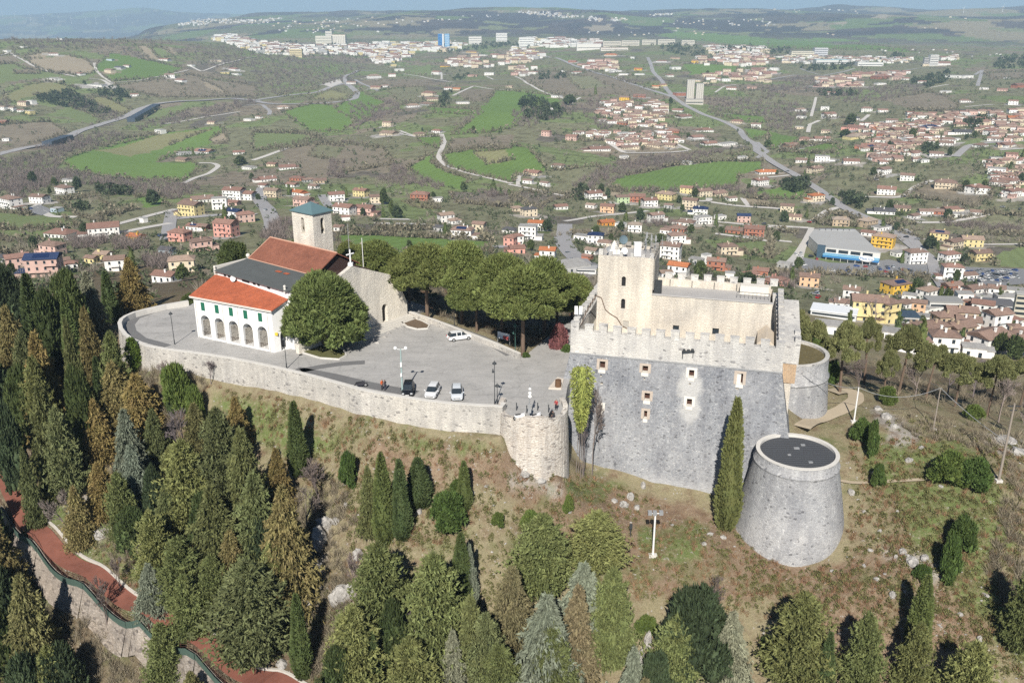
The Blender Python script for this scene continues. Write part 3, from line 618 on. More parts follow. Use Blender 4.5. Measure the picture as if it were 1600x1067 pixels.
M_roofgrey = plain("roof_deck", (0.42, 0.41, 0.40), 0.9, var=0.15, sc=0.6)
M_glass = plain("window_glass", (0.03, 0.04, 0.05), 0.15)

def holes_wall(mb, pt, S, Z, holes, depth=0.6, mi=0, mi_back=1, edge=None, mi_rev=None):
    """wall surface pt(s,z,d) over [S0,S1]x[Z0,Z1] with openings (s0,s1,z0,z1,arch)"""
    mi_rev = mi if mi_rev is None else mi_rev
    ss = sorted(set([S[0], S[1]] + [h[0] for h in holes] + [h[1] for h in holes])); zz = set([Z[0], Z[1]])
    for h in holes:
        zz |= {h[2], h[3]}
        if h[4]: zz.add(h[3] - (h[1] - h[0]) / 2)
    zz = sorted(zz)
    for s0, s1 in zip(ss, ss[1:]):
        for z0, z1 in zip(zz, zz[1:]):
            sm, zm = (s0 + s1) / 2, (z0 + z1) / 2; hh = [h for h in holes if h[0] < sm < h[1] and h[2] < zm < h[3]]
            if not hh: mb.quad(pt(s0, z0, 0), pt(s1, z0, 0), pt(s1, z1, 0), pt(s0, z1, 0), mi)
    for h in holes:
        a, b, c, d_, ar = h; r_ = (b - a) / 2; top = d_ - r_ if ar else d_
        out = [(a, c), (b, c), (b, top)]
        if ar:
            arc = [((a + b) / 2 + r_ * math.cos(math.pi * k / 10), top + r_ * math.sin(math.pi * k / 10)) for k in range(1, 10)]
            out += arc
            full = [(b, top)] + arc + [(a, top)]
            for side in (0, 1):
                crn = (b, d_) if side == 0 else (a, d_); seg = full[:6] if side == 0 else full[5:]
                for p, q in zip(seg, seg[1:]): mb.add([pt(*crn, 0), pt(*p, 0), pt(*q, 0)], [(0, 2, 1)] if side == 9 else [(0, 1, 2)], mi)
        out += [(a, top)]
        n = len(out)
        for k in range(n):
            p, q = out[k], out[(k + 1) % n]; mb.quad(pt(*q, 0), pt(*p, 0), pt(*p, depth), pt(*q, depth), mi_rev)
        mb.add([pt(*p, depth) for p in out], [tuple(range(n))], mi_back)

castle = thing("castle", "large grey stone hilltop castle with crenellated parapet and beige inner keep", "castle", CA)
def cl(p): return Vector(p) - CA
def cbox(mb, s0, s1, b0, b1, z0, z1, mi=0):
    P = [cl(cpt(s_, b_, z_)) for z_ in (z0, z1) for b_ in (b0, b1) for s_ in (s0, s1)]
    mb.add(P, [(0, 2, 3, 1), (4, 5, 7, 6), (0, 1, 5, 4), (2, 6, 7, 3), (0, 4, 6, 2), (1, 3, 7, 5)], mi)
CD = 28.0
def batt(s_, b_, z):                     # spread of the battered foot below the string course
    k = BAT * max(0, 4 - z)
    s2 = s_ - k if s_ <= 0.001 else s_ + k if s_ >= CW - 0.001 else s_
    b2 = b_ - k if b_ <= 0.001 else b_ + k if b_ >= CD - 0.001 else b_
    return cl(cpt(s2, b2, z))
wins = [(941,571,9,12),(1008,577,9,10),(1080.5,584,8,11),(1156,592,9,16),(1011,620,8.5,11),(1008.5,648,5,12),(1077,629,8,11),(937.5,637,6,9),(940,599,4,4),(1007,592,2.5,3),(1078,600,3,3),(1152,606,5,5),(939,587,3,3)]
H_ = []
for (u, v, w_, h_) in wins:
    p = on_front(u, v); d_ = prj(*p)[2]; s_ = (p - CA).dot(CE); hw = w_ * d_ / FPX / 2; hh = h_ * d_ / FPX / 2 / 0.93
    H_.append((s_ - hw, s_ + hw, p.z - hh, p.z + hh, False))
# avoid overlapping grid lines being nearly equal is harmless; one mesh for the battered body
mb = MB()
def pf(s_, z, d): 
    q = batt(s_, 0, z); return q + CB * d
holes_wall(mb, pf, (0, CW), (-21, 4), H_, 0.9, 0, 1, mi_rev=2)
for (a, b_) in (((CW, 0), (CW, CD)), ((CW, CD), (0, CD)), ((0, CD), (0, 0))):
    mb.quad(batt(*a, -21), batt(*b_, -21), batt(*b_, 4), batt(*a, 4), 0)
mb.obj("battered_wall", [M_rub, M_dark, M_ren], castle)
# windows' brick surrounds, each its own part
for k, (u, v, w_, h_) in enumerate(wins[:8]):
    a, b_, c, d_, _ = H_[k]; f_ = 0.42; lo = 0.34; mb = MB()
    def fr(s0, s1, z0, z1):
        A = [batt(s0, 0, z0), batt(s1, 0, z0), batt(s1, 0, z1), batt(s0, 0, z1)]; n_ = -CB * 0.03; B_ = [p + n_ for p in A]; A = [p + CB * 0.02 for p in A]
        mb.add(A + B_, [(4, 5, 6, 7), (0, 1, 5, 4), (1, 2, 6, 5), (2, 3, 7, 6), (3, 0, 4, 7)])
    fr(a - f_, a - 0.002, c, d_); fr(b_ + 0.002, b_ + f_, c, d_); fr(a - f_, b_ + f_, d_ + 0.002, d_ + lo)
    mb.obj("window_surround", M_brk if k in (0, 1, 4, 5, 3) else M_ren, castle)
    mb = MB()
    A = [batt(a - .1, 0, c - 0.5), batt(b_ + .1, 0, c - 0.5), batt(b_ + .1, 0, c - 0.003), batt(a - .1, 0, c - 0.003)]; B_ = [p - CB * 0.05 for p in A]
    mb.add(A + B_, [(4, 5, 6, 7), (0, 1, 5, 4), (1, 2, 6, 5), (2, 3, 7, 6), (3, 0, 4, 7)]); mb.obj("window_sill", M_ren, castle)
    if k == 3:
        mb = MB(); A = [batt(a, 0, c) + CB * .25, batt(b_ - .28, 0, c) + CB * .25, batt(b_ - .28, 0, d_) + CB * .25, batt(a, 0, d_) + CB * .25]
        mb.add(A, [(0, 1, 2, 3)]); mb.obj("window_blocking", M_ren, castle)
# darker quoins on the front right corner
mb = MB()
for k in range(20):
    z0 = 2.0 - k * 0.62; ln = random.uniform(1.2, 1.7) if k % 2 else random.uniform(.5, .8)
    bt0, bt1 = BAT * (4 - z0), BAT * (3.44 - z0)
    A = [cl(cpt(CW + bt0 - ln, -bt0, z0)), cl(cpt(CW + bt0, -bt0, z0)), cl(cpt(CW + bt1, -bt1, z0 + .56)), cl(cpt(CW + bt1 - ln, -bt1, z0 + 0.56))]
    B_ = [p - CB * 0.035 for p in A]
    mb.add([p + CB * 0.02 for p in A] + B_, [(4, 5, 6, 7), (0, 1, 5, 4), (1, 2, 6, 5), (2, 3, 7, 6), (3, 0, 4, 7)])
mb.obj("quoins", mason("quoin_stone", (0.34, 0.35, 0.365), (0.24, 0.25, 0.265), (0.5, 0.5, 0.49), 0.9, 0.6, stain_amt=.2), castle)
mb = MB()                               # string course
for (s0, s1, b0, b1) in ((-0.1, CW + 0.1, -0.12, 0.0), (CW, CW + 0.12, 0.001, CD), (-0.12, 0, 0.001, CD)): cbox(mb, s0, s1, b0, b1, 3.93, 4.12)
mb.obj("string_course", plain("string_stone", (0.33, 0.335, 0.34), 0.9), castle)
mb = MB()                               # upright parapet walls
cbox(mb, 0, CW, 0.003, 1.1, 4.0, 7.6); cbox(mb, CW - 1.1, CW - 0.003, 1.1, CD - 1.1, 4.0, 7.6); cbox(mb, 0.003, 1.1, 1.1, CD - 1.1, 4.0, 7.6); cbox(mb, 0, CW, CD - 1.1, CD - 0.003, 4.0, 7.6)
mb.obj("parapet_wall", M_up, castle)
def merlon(s0, s1, b0, b1, z0, z1, mat=M_up):
    mb = MB(); j = random.uniform(-0.16, 0.13); cbox(mb, s0, s1, b0, b1, z0, z1 + j); cbox(mb, s0 - .05, s1 + .05, b0 - .05, b1 + .05, z1 + j, z1 + j + .1)
    return mb.obj("merlon", mat, castle)
for k in range(15):
    s0 = 0.0 + k * 2.13
    merlon(s0, min(s0 + 1.22, CW), 0.02, 0.85, 7.6, 8.7)
for k in range(1, 13):
    b0 = k * 2.13; merlon(CW - 0.85, CW - 0.02, b0, b0 + 1.22, 7.6, 8.7)
for k in range(1, 13):
    b0 = k * 2.13; merlon(0.02, 0.85, b0, b0 + 1.22, 7.6, 8.7)
mb = MB(); cbox(mb, 1.1, CW - 1.1, 1.1, CD - 1.1, 3.0, 4.4); mb.obj("courtyard_floor", plain("courtyard_gravel", (0.5, 0.46, 0.39), 0.95, sc=1.5), castle)
# keep: long building and tall tower
KB, KT = 9.0, 11.4
def kpt(s_, z, d): return cl(cpt(s_, KB + d, z))
def on_plane_b(u, v, b_):
    x, y, q = ray(u, v); d = Vector((x, y, q)); o = Vector((0, 0, CAM_H)); c0 = CA.dot(CB) + b_; t = (c0 - o.dot(CB)) / d.dot(CB); return o + d * t
KH = []
for (u, v, w_, h_, ar) in [(1056,513,9.5,9,0),(1118,518,10,10,0),(978,507,9,11,0)]:
    p = on_plane_b(u, v, KB); d_ = prj(*p)[2]; s_ = (p - CA).dot(CE); KH.append((s_ - w_ * d_ / FPX / 2, s_ + w_ * d_ / FPX / 2, p.z - h_ * d_ / FPX / 1.9, p.z + h_ * d_ / FPX / 1.9, bool(ar)))
mb = MB(); K0, K1, T0, T1 = 2.3, 29.0, 2.3, 10.9
holes_wall(mb, lambda s_, z, d: kpt(s_, z, d), (T1, K1), (4.4, KT), KH[:2], 0.35, 0, 1)
for A in (((K1, 0), (K1, 8)), ((K1, 8), (T1, 8))):
    mb.quad(kpt(A[0][0], 4.4, A[0][1]), kpt(A[1][0], 4.4, A[1][1]), kpt(A[1][0], KT, A[1][1]), kpt(A[0][0], KT, A[0][1]), 0)
mb.obj("keep_wall", [M_keep, M_glass], castle)
mb = MB(); cbox(mb, T1, K1 - .3, KB + .3, KB + 7.7, 10.2, 10.9); mb.obj("roof_terrace", M_roofgrey, castle)
mb = MB(); cbox(mb, T1, K1 + .12, KB - .12, KB + .3, 11.4, 11.58); mb.obj("roof_edge", M_roofgrey, castle)
mb = MB(); cbox(mb, T1, K1 - .3, KB + 7.2, KB + 7.9, 10.9, 12.1); mb.obj("roof_parapet", M_keep, castle)
for k in range(9): merlon(T1 + 1.2 + k * 2.05, T1 + 2.35 + k * 2.05, KB + 7.22, KB + 7.85, 12.1, 12.95, M_up)
for k in range(5):
    mb = MB(); cbox(mb, T1 + 2.0 + 3.5 * k, T1 + 2.1 + 3.5 * k, KB + 7.1, KB + 7.2, 10.9, 12.0); mb.obj("downpipe", M_iron, castle)
mb = MB()                               # small white hut and railing on the terrace
cbox(mb, 24.0, 28.4, KB + 5.6, KB + 7.1, 10.9, 12.3); mb.obj("roof_hut", M_ren, castle)
mb = MB()
for k in range(9): cbox(mb, 23.6 + k * .6, 23.64 + k * .6, KB + 3.5, KB + 3.54, 10.9, 11.9)
cbox(mb, 23.6, 28.5, KB + 3.49, KB + 3.55, 11.86, 11.92); cbox(mb, 23.6, 28.5, KB + 3.49, KB + 3.55, 11.4, 11.44); mb.obj("railing", M_iron, castle)
TT, TD_ = 17.2, 7.4
TH_ = []
for (u, v, w_, h_) in [(974.5,440,6.5,15.5),(973.5,475,6.5,16)]:
    p = on_plane_b(u, v, KB); d_ = prj(*p)[2]; s_ = (p - CA).dot(CE); TH_.append((s_ - w_ * d_ / FPX / 2, s_ + w_ * d_ / FPX / 2, p.z - h_ * d_ / FPX / 1.9, p.z + h_ * d_ / FPX / 1.9, True))
mb = MB()
holes_wall(mb, kpt, (T0, T1), (4.4, TT), TH_ + [KH[2]], 0.4, 0, 1)
for A in (((T1, 0), (T1, TD_)), ((T1, TD_), (T0, TD_)), ((T0, TD_), (T0, 0))):
    mb.quad(kpt(A[0][0], 4.4, A[0][1]), kpt(A[1][0], 4.4, A[1][1]), kpt(A[1][0], TT, A[1][1]), kpt(A[0][0], TT, A[0][1]), 0)
mb.add([kpt(T0, TT - .5, 0), kpt(T1, TT - .5, 0), kpt(T1, TT - .5, TD_), kpt(T0, TT - .5, TD_)], [(0, 1, 2, 3)], 2)
mb.obj("keep_tower", [M_keep, M_blk, M_roofgrey], castle)
mb = MB(); a, b_, c, d_, _ = KH[2]; mb.add([kpt(a, c, .15), kpt(b_, c, .15), kpt(b_, d_, .15), kpt(a, d_, .15)], [(0, 1, 2, 3)]); mb.obj("shutter", plain("grey_shutter", (0.42, 0.4, 0.36)), castle)
for (a, b_, c, d_, _) in TH_:
    mb = MB(); mb.add([kpt(a - .02, c - .12, -.08), kpt(b_ + .02, c - .12, -.08), kpt(b_ + .02, c, -.08), kpt(a - .02, c, -.08), kpt(a - .02, c - .12, 0), kpt(b_ + .02, c - .12, 0), kpt(b_ + .02, c, 0), kpt(a - .02, c, 0)], [(0, 1, 2, 3), (3, 2, 6, 7), (0, 4, 5, 1), (1, 5, 6, 2), (4, 0, 3, 7)])
    mb.obj("window_sill", M_ren, castle)
# dark weathered outer skin of the tower's upper side and its ragged stubs
mb = MB()
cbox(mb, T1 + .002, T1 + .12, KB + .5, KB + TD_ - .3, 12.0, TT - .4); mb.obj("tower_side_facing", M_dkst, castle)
for k, (s_, ww, hh) in enumerate([(2.35, .7, .9), (3.9, .5, .55), (5.6, .5, .5), (7.3, .45, .6), (9.0, .55, .5), (10.25, .6, .7)]):
    mb = MB(); cbox(mb, s_, s_ + ww, KB + .02, KB + .55, TT, TT + hh); mb.obj("merlon", M_up, castle)
for k in range(4):
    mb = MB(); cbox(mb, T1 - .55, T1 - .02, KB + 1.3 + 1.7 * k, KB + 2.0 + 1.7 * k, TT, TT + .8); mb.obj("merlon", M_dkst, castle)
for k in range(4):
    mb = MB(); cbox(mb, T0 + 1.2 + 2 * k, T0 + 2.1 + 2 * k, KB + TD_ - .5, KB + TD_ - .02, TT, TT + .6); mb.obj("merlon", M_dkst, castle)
mb = MB(); cbox(mb, T1, T1 + 1.5, KB + .6, KB + 1.9, 10.9, 10.91)
for k in range(8): cbox(mb, T1 + .15, T1 + 1.2, KB + .5 + k * .3, KB + .8 + k * .3, 10.9, 11.1 + k * .28)
mb.obj("stair", M_iron, castle)
# walk-up stair hut in the courtyard, right end
mb = MB(); cbox(mb, 27.2, 29.6, 3.2, 8.9, 4.4, 7.0)
mb.add([cl(cpt(27.2, 3.2, 7.0)), cl(cpt(29.6, 3.2, 7.0)), cl(cpt(28.4, 3.2, 8.1)), cl(cpt(27.2, 8.9, 7.0)), cl(cpt(29.6, 8.9, 7.0)), cl(cpt(28.4, 8.9, 8.1))], [(0, 1, 2), (0, 2, 5, 3), (1, 4, 5, 2), (3, 5, 4)], 1)
mb.add([cl(cpt(27.6, 3.17, 4.4)), cl(cpt(29.2, 3.17, 4.4)), cl(cpt(29.2, 3.17, 6.4)), cl(cpt(28.4, 3.17, 7.1)), cl(cpt(27.6, 3.17, 6.4))], [(0, 1, 2, 3, 4)], 2)
mb.obj("stair_hut", [M_keep, plain("hut_roof", (0.60, 0.52, 0.42)), M_blk], castle)
# buttress bastion on the right flank: weathered top over an orange brick band over a pale shaft
def flank(name, s1, b0, b1, z0, z1, mat, z1b=None):
    mb = MB(); P = [cl(cpt(s_, b_, z_)) for z_ in (z0, z1) for b_ in (b0, b1) for s_ in (CW + .0, s1)]
    if z1b is not None:
        P[6].z = z1b; P[7].z = z1b
    mb.add(P, [(0, 2, 3, 1), (4, 5, 7, 6), (0, 1, 5, 4), (2, 6, 7, 3), (0, 4, 6, 2), (1, 3, 7, 5)]); return mb.obj(name, mat, castle)
flank("bastion_top", CW + 2.3, 3.2, 20, 4.3, 7.6, M_up, 9.0); flank("bastion_brick", CW + 2.1, 3.3, 19.8, 1.2, 4.3, M_orb); flank("bastion_shaft", CW + 1.6, 3.5, 19, -10, 1.2, M_keep)
for (s_, b_) in ((CW + 1.5, 3.2), (CW + 1.5, 6)):
    mb = MB(); cbox(mb, s_, CW + 2.3, b_, b_ + 1.3, 7.6, 8.4); mb.obj("merlon", M_up, castle)
# electric cable drooping over the inner wall
mb = MB(); pts = [cpt(1.4, 8.2, 9.2), cpt(2.2, 8.85, 10.6), cpt(3.0, 8.9, 10.3), cpt(3.7, 8.9, 8.4), cpt(4.6, 8.9, 7.7), cpt(5.6, 8.9, 7.2), cpt(6.4, 8.9, 6.0), cpt(7.6, 8.9, 5.4)]
mb.path([cl(p) for p in pts], 0.07, 5); mb.path([cl(p) for p in [cpt(1.0, .9, 7.6), cpt(1.15, 3.5, 8.0), cpt(1.15, 6.0, 8.6), cpt(1.4, 8.2, 9.2)]], 0.07, 5)
mb.obj("cable", plain("cable_brown", (0.16, 0.11, 0.08)), castle)
# bracket fitting on the parapet face
mb = MB(); p0 = on_plane_b(1075, 548, -0.1)
for dx in (-.75, .75):
    mb.box(p0.x + dx - .05, p0.x + dx + .05, p0.y - .12, p0.y - .04, p0.z - 1.1, p0.z + .1)
mb.box(p0.x - .9, p0.x + .9, p0.y - .5, p0.y - .04, p0.z - .02, p0.z + .06); mb.box(p0.x - .8, p0.x - .5, p0.y - .6, p0.y - .2, p0.z + .06, p0.z + .4); mb.box(p0.x + .4, p0.x + .75, p0.y - .6, p0.y - .2, p0.z + .06, p0.z + .4); mb.box(p0.x - .2, p0.x + .2, p0.y - .5, p0.y - .2, p0.z + .06, p0.z + .3)
tag(mb.obj("wall_light", M_iron), "dark iron light bracket fixed on the middle of the castle parapet", "wall light")

# round towers
def round_tower(name, label, c, prof, mat, inner=None, rim=0.6, deck=None, deck_mat=None, cop=None):
    t = thing(name, label, "tower", (c[0], c[1], 0)); mb = MB(); mb.smooth = True; mb.lathe(prof, 72); mb.obj("wall", mat, t)
    rt, zt = prof[-1]; mb = MB(); mb.lathe([(rt, zt), (rt + .06, zt + .003), (rt + .06, zt + .12), (rt - rim, zt + .12), (rt - rim, deck)], 72); mb.obj("rim", cop or M_cop, t)
    mb = MB(); mb.lathe([(rt - rim, deck + .02), (0.01, deck + .02)], 48); mb.obj("roof", deck_mat, t); return t
M_deck, t_, b_d = newmat("seamed_roof"); wv = N(t_, "ShaderNodeTexWave"); wv.inputs['Scale'].default_value = 0.55; wv.bands_direction = 'Y'; t_.links.new(pos(t_), wv.inputs['Vector'])
t_.links.new(mix(t_, (0.055, 0.06, 0.068), (0.085, 0.09, 0.10), wv.outputs['Fac']), b_d.inputs['Base Color']); bump(t_, b_d, wv.outputs['Fac'], 0.5, 0.05)
TC1 = PZ(1246, 705, -5.0)
tw1 = round_tower("round_tower", "squat battered round stone tower with dark flat roof at the castle corner", TC1, [(8.6, -22), (7.75, -17), (6.85, -12), (5.78, -6.75), (5.78, -6.6), (5.86, -6.5), (5.86, -6.3), (5.68, -6.25), (5.58, -5)], M_twr, deck=-5.3, deck_mat=M_deck, rim=.5)
for (dx, dy, a) in ((.3, 1.4, .38), (-1.3, -.6, .22), (1.5, 2.4, .3), (1.0, -2.8, .28)):
    mb = MB(); mb.box(dx - a, dx + a, dy - a * .6, dy + a * .6, -5.28, -5.14); mb.obj("roof_hatch", M_steel, tw1)
M_tuft = plain("roof_scrub", (0.13, 0.11, 0.055), 0.95, var=0.5, sc=2.5)
tw2 = round_tower("round_tower", "grey round corner tower behind the castle with overgrown open top", (44.9, 137.5), [(7.9, -15), (7.2, -8), (6.75, -3.0), (6.75, -2.85), (6.9, -2.8), (6.9, -2.6), (6.6, -2.5), (6.5, 0.6)], M_twr, deck=.25, deck_mat=M_tuft, cop=M_up)
# ruined bastion by the square
BCc = PZ(833, 631, 0.6)
bst = thing("bastion", "ruined pale stone half round bastion below the parked motorbikes", "bastion", (BCc.x, BCc.y, 0)); mb = MB(); mb.smooth = False
prof = [(5.35, -11), (5.28, -9), (5.2, -7.5), (5.15, -5.5), (5.1, -4), (5.05, -2.7), (5.0, -1.5), (4.95, -.4), (4.9, 0.4)]
vs = []; n = 64; a0, a1 = R(155), R(385)
for k in range(n + 1):
    a = a0 + (a1 - a0) * k / n
    for i, (r_, z) in enumerate(prof):
        j = 0.06 * (random.random() - .5); zz_ = z + (0.35 * math.sin(a * 3) * (i == 8)) + (random.uniform(-.12, .12) if i == 4 else 0); vs.append(((r_ + j) * math.cos(a), (r_ + j) * math.sin(a), zz_))
L = len(prof); mb.add(vs, [(k * L + i, (k + 1) * L + i, (k + 1) * L + i + 1, k * L + i + 1) for k in range(n) for i in range(L - 1)])
top = [(vs[k * L + L - 1]) for k in range(n + 1)]; inn = [(p[0] * .86, p[1] * .86, p[2]) for p in top]; inb = [(p[0] * .86, p[1] * .86, -.2) for p in top]
for k in range(n):
    mb.quad(top[k], top[k + 1], inn[k + 1], inn[k]); mb.quad(inn[k], inn[k + 1], inb[k + 1], inb[k])
mb.obj("wall", M_bast, bst)

# ---------------------------------------------------------------- the square, its retaining wall, kerbs
M_asp, t_, b_a = newmat("square_asphalt"); n1 = noise(t_, 0.25, 6, 0.6); n2 = noise(t_, 3.0, 5, 0.7)
c_ = mix(t_, (0.36, 0.355, 0.345), (0.45, 0.44, 0.425), ramp(t_, n1, [(0.3, (0, 0, 0)), (0.7, (1, 1, 1))])); c_ = mix(t_, c_, ramp(t_, n2, [(0.3, (0.86,) * 3), (0.7, (1.1,) * 3)]), 1.0, 'MULTIPLY'); c_ = mix(t_, c_, ramp(t_, noise(t_, 0.55, 6, .75, None, 1.5), [(0.33, (0.72,) * 3), (0.47, (1,) * 3)]), .8, 'MULTIPLY'); c_ = mix(t_, c_, ramp(t_, noise(t_, 1.0, 5, .7, mapping(t_, pos(t_), (.12, .9, 1), (0, 0, .5))), [(0.36, (0.86,) * 3), (0.5, (1,) * 3)]), .8, 'MULTIPLY')
cr_ = N(t_, "ShaderNodeTexVoronoi", feature='DISTANCE_TO_EDGE'); cr_.inputs['Scale'].default_value = 0.09; t_.links.new(mapping(t_, pos(t_), (1, 1, 0)), cr_.inputs['Vector'])
c_ = mix(t_, c_, ramp(t_, cr_.outputs['Distance'], [(0, (0.88,) * 3), (0.008, (1, 1, 1))]), 1.0, 'MULTIPLY')
t_.links.new(c_, b_a.inputs['Base Color']); b_a.inputs['Roughness'].default_value = 0.92; bump(t_, b_a, n2, 0.3, 0.02)
back = [(-8, 152), (1.5, 141), (1.57, 137.5), (3, 139), (6, 146), (12, 158), (16, 157), (11, 138), (8.2, 127.5), (7.6, 124)]
plz = [(p.x, p.y) for p in WT] + [(0.2, 114.2), (3, 112.4), (6.2, 113.4), (7.4, 117), (8.3, 124.5), (10, 132), (16, 156), (12, 158), (6, 146), (2.6, 138.3), (1.0, 136.6), (-18.6, 157.4), (-16, 163), (-28, 175), (-45, 178), (-58, 172)]
bm = bmesh.new(); vs_ = [bm.verts.new((x, y, 0)) for x, y in plz]; f_ = bm.faces.new(vs_); r_ = bmesh.ops.extrude_face_region(bm, geom=[f_])
for g_ in r_['geom']:
    if isinstance(g_, bmesh.types.BMVert): g_.co.z = -3.2
bmesh.ops.triangulate(bm, faces=bm.faces); bmesh.ops.recalc_face_normals(bm, faces=bm.faces)
me = bpy.data.meshes.new("square_pavement"); bm.to_mesh(me); bm.free(); me.materials.append(M_asp); tag(link("square_pavement", me), kind='structure')
M_aspd = plain("dark_asphalt", (0.17, 0.17, 0.172), 0.9, var=0.15, sc=1.0)
def flat_poly(name, pts, z, mat):
    bm = bmesh.new(); f_ = bm.faces.new([bm.verts.new((p[0], p[1], z)) for p in pts]); bmesh.ops.triangulate(bm, faces=[f_]); bmesh.ops.recalc_face_normals(bm, faces=bm.faces)
    for f in bm.faces:
        if f.normal.z < 0: f.normal_flip()
    me = bpy.data.meshes.new(name); bm.to_mesh(me); bm.free(); me.materials.append(mat); return link(name, me)
def band(pts, wd):
    P = [Vector(p[:2]) for p in pts]; L_, R_ = [], []
    for i, p in enumerate(P):
        d = (P[min(i + 1, len(P) - 1)] - P[max(i - 1, 0)]).normalized(); nn = Vector((-d.y, d.x)); L_.append(p + nn * wd / 2); R_.append(p - nn * wd / 2)
    return [tuple(p) for p in L_] + [tuple(p) for p in reversed(R_)]
for pts, wd in (([PZ(u, v, 0) for u, v in [(283,478),(240,487),(212,497),(203,508),(206,518),(222,530),(262,541)]], 1.6), ([PZ(u, v, 0) for u, v in [(660,497),(700,510),(750,528),(778,541),(800,554)]], 2.3),
                ([PZ(u, v, 0) for u, v in [(462,577),(520,588),(570,600),(610,608),(650,615)]], 2.2), ([PZ(u, v, 0) for u, v in [(470,579),(500,573),(535,568),(570,566)]], 1.7)):
    tag(flat_poly("road_surface", band(pts, wd), 0.006, M_aspd), kind='structure')
# retaining wall: outer face with slight batter, coping, inner face
rw = thing("retaining_wall", "long curved pale stone retaining wall holding up the square and church yard", "wall", (0, 0, 0))
dense = []; 
for i in range(len(WT) - 1):
    for k in range(3): dense.append((WT[i].lerp(WT[i + 1], k / 3), WALL_TOP[i][0] + (WALL_TOP[i + 1][0] - WALL_TOP[i][0]) * k / 3, i))
dense.append((WT[-1], 785, len(WT) - 2)); dense.append((WT[-1] + Vector((.5, 1.4, 0)), 787, 99))
outer, inner_, foot = [], [], []
for k, (p, u, i) in enumerate(dense):
    a = dense[max(k - 1, 0)][0]; b_ = dense[min(k + 1, len(dense) - 1)][0]; d = (b_ - a); d.z = 0; d.normalize(); nn = Vector((-d.y, d.x, 0)) * -1  # outward (right-hand of travel)
    if nn.dot(Vector((0, -1, 0))) < 0 and i > 8: nn = -nn
    zf = wall_foot(p, max(u, 190)) - 1.6 if i >= 6 else -7.0
    outer.append(p); inner_.append(p - nn * .62); foot.append(Vector((p.x, p.y, 0)) + nn * (0.07 * (1 - zf)) + Vector((0, 0, zf)))
mb = MB()
for k in range(len(outer) - 1):
    mb.quad(foot[k], foot[k + 1], outer[k + 1] - Vector((0, 0, .12)), outer[k] - Vector((0, 0, .12)))
mb.obj("stone_face", M_wall, rw)
mb = MB(); ZC = Vector((0, 0, .12))
for k in range(len(outer) - 1):
    o0, o1, i0, i1 = outer[k], outer[k + 1], inner_[k], inner_[k + 1]; e0 = (o0 - i0).normalized() * .06; e1 = (o1 - i1).normalized() * .06
    mb.quad(o0 + e0, o1 + e1, i1, i0); mb.quad(o0 + e0 - ZC, o1 + e1 - ZC, o1 + e1, o0 + e0); mb.quad(Vector((i1.x, i1.y, -.1)), Vector((i0.x, i0.y, -.1)), i0, i1); mb.quad(o1 + e1 - ZC, o0 + e0 - ZC, o0 - ZC, o1 - ZC)
mb.obj("coping", M_cop, rw)
# low wall along the pines
def low_wall(name, label, pts, z0, z1, th, mat, cop=None):
    t = thing(name, label, "wall"); mb = MB(); mc = MB(); P = [Vector((p[0], p[1], 0)) for p in pts]
    for a, b_ in zip(P, P[1:]):
        d = (b_ - a).normalized(); nn = Vector((-d.y, d.x, 0)) * th / 2
        A = [a + nn, a - nn, b_ - nn, b_ + nn]
        mb.prism([(q.x, q.y) for q in A], z0, z1); nn = nn * 1.2; A = [a + nn, a - nn, b_ - nn, b_ + nn]; mc.prism([(q.x, q.y) for q in A], z1 + .002, z1 + .1)
    mb.obj("wall_body", mat, t); mc.obj("coping", cop or M_cop, t); return t
low_wall("low_wall", "low pale wall between the square and the umbrella pines", [PZ(640, 487, .9), PZ(680, 500, .9), PZ(730, 519, .9), PZ(780, 538, .9), PZ(812, 552, .9)], -.6, .85, .45, M_wall)
# kerbed planting bed, steps by the church, sunny ramp by the castle
kb = [PZ(u, v, 0) for u, v in [(631,497),(626,503),(636,511),(652,515),(668,514),(671,509),(660,503),(645,498)]]
flat_poly("planting_bed", kb, .16, plain("bed_soil", (0.15, 0.11, 0.075), 0.95, var=.3)); tag(bpy.data.objects["planting_bed"], kind='structure')
def kerb(label, pts, w_=.25, h_=.2, closed=True):
    mb = MB(); P = [Vector((p[0], p[1], 0)) for p in pts]; P2 = P + [P[0]] if closed else P
    for a, b_ in zip(P2, P2[1:]):
        d = (b_ - a); d.normalize(); nn = Vector((-d.y, d.x, 0)) * w_ / 2; mb.prism([(q.x, q.y) for q in (a + nn, a - nn, b_ - nn, b_ + nn)], 0, h_)
    o = mb.obj("kerb", M_cop); tag(o, kind='structure'); return o
kerb("", kb); bed2 = [PZ(u, v, 0) for u, v in [(474,552),(500,560),(530,562),(541,556),(536,546),(500,540),(476,545)]]
flat_poly("planting_bed", bed2, .16, plain("bed_grass", (0.12, 0.12, 0.05), 0.95, var=.3)); tag(bpy.data.objects["planting_bed.001"], kind='structure'); kerb("", bed2)
rmp = [PZ(u, v, 0) for u, v in [(857,608),(877,609),(881,594),(871,591)]]
mb = MB(); mb.prism([(p.x, p.y) for p in rmp], 0, .25); tag(mb.obj("stone_ramp", plain("ramp_stone", (0.6, 0.54, 0.47), .9)), "pale stone slab at the castle's side door", "slab")
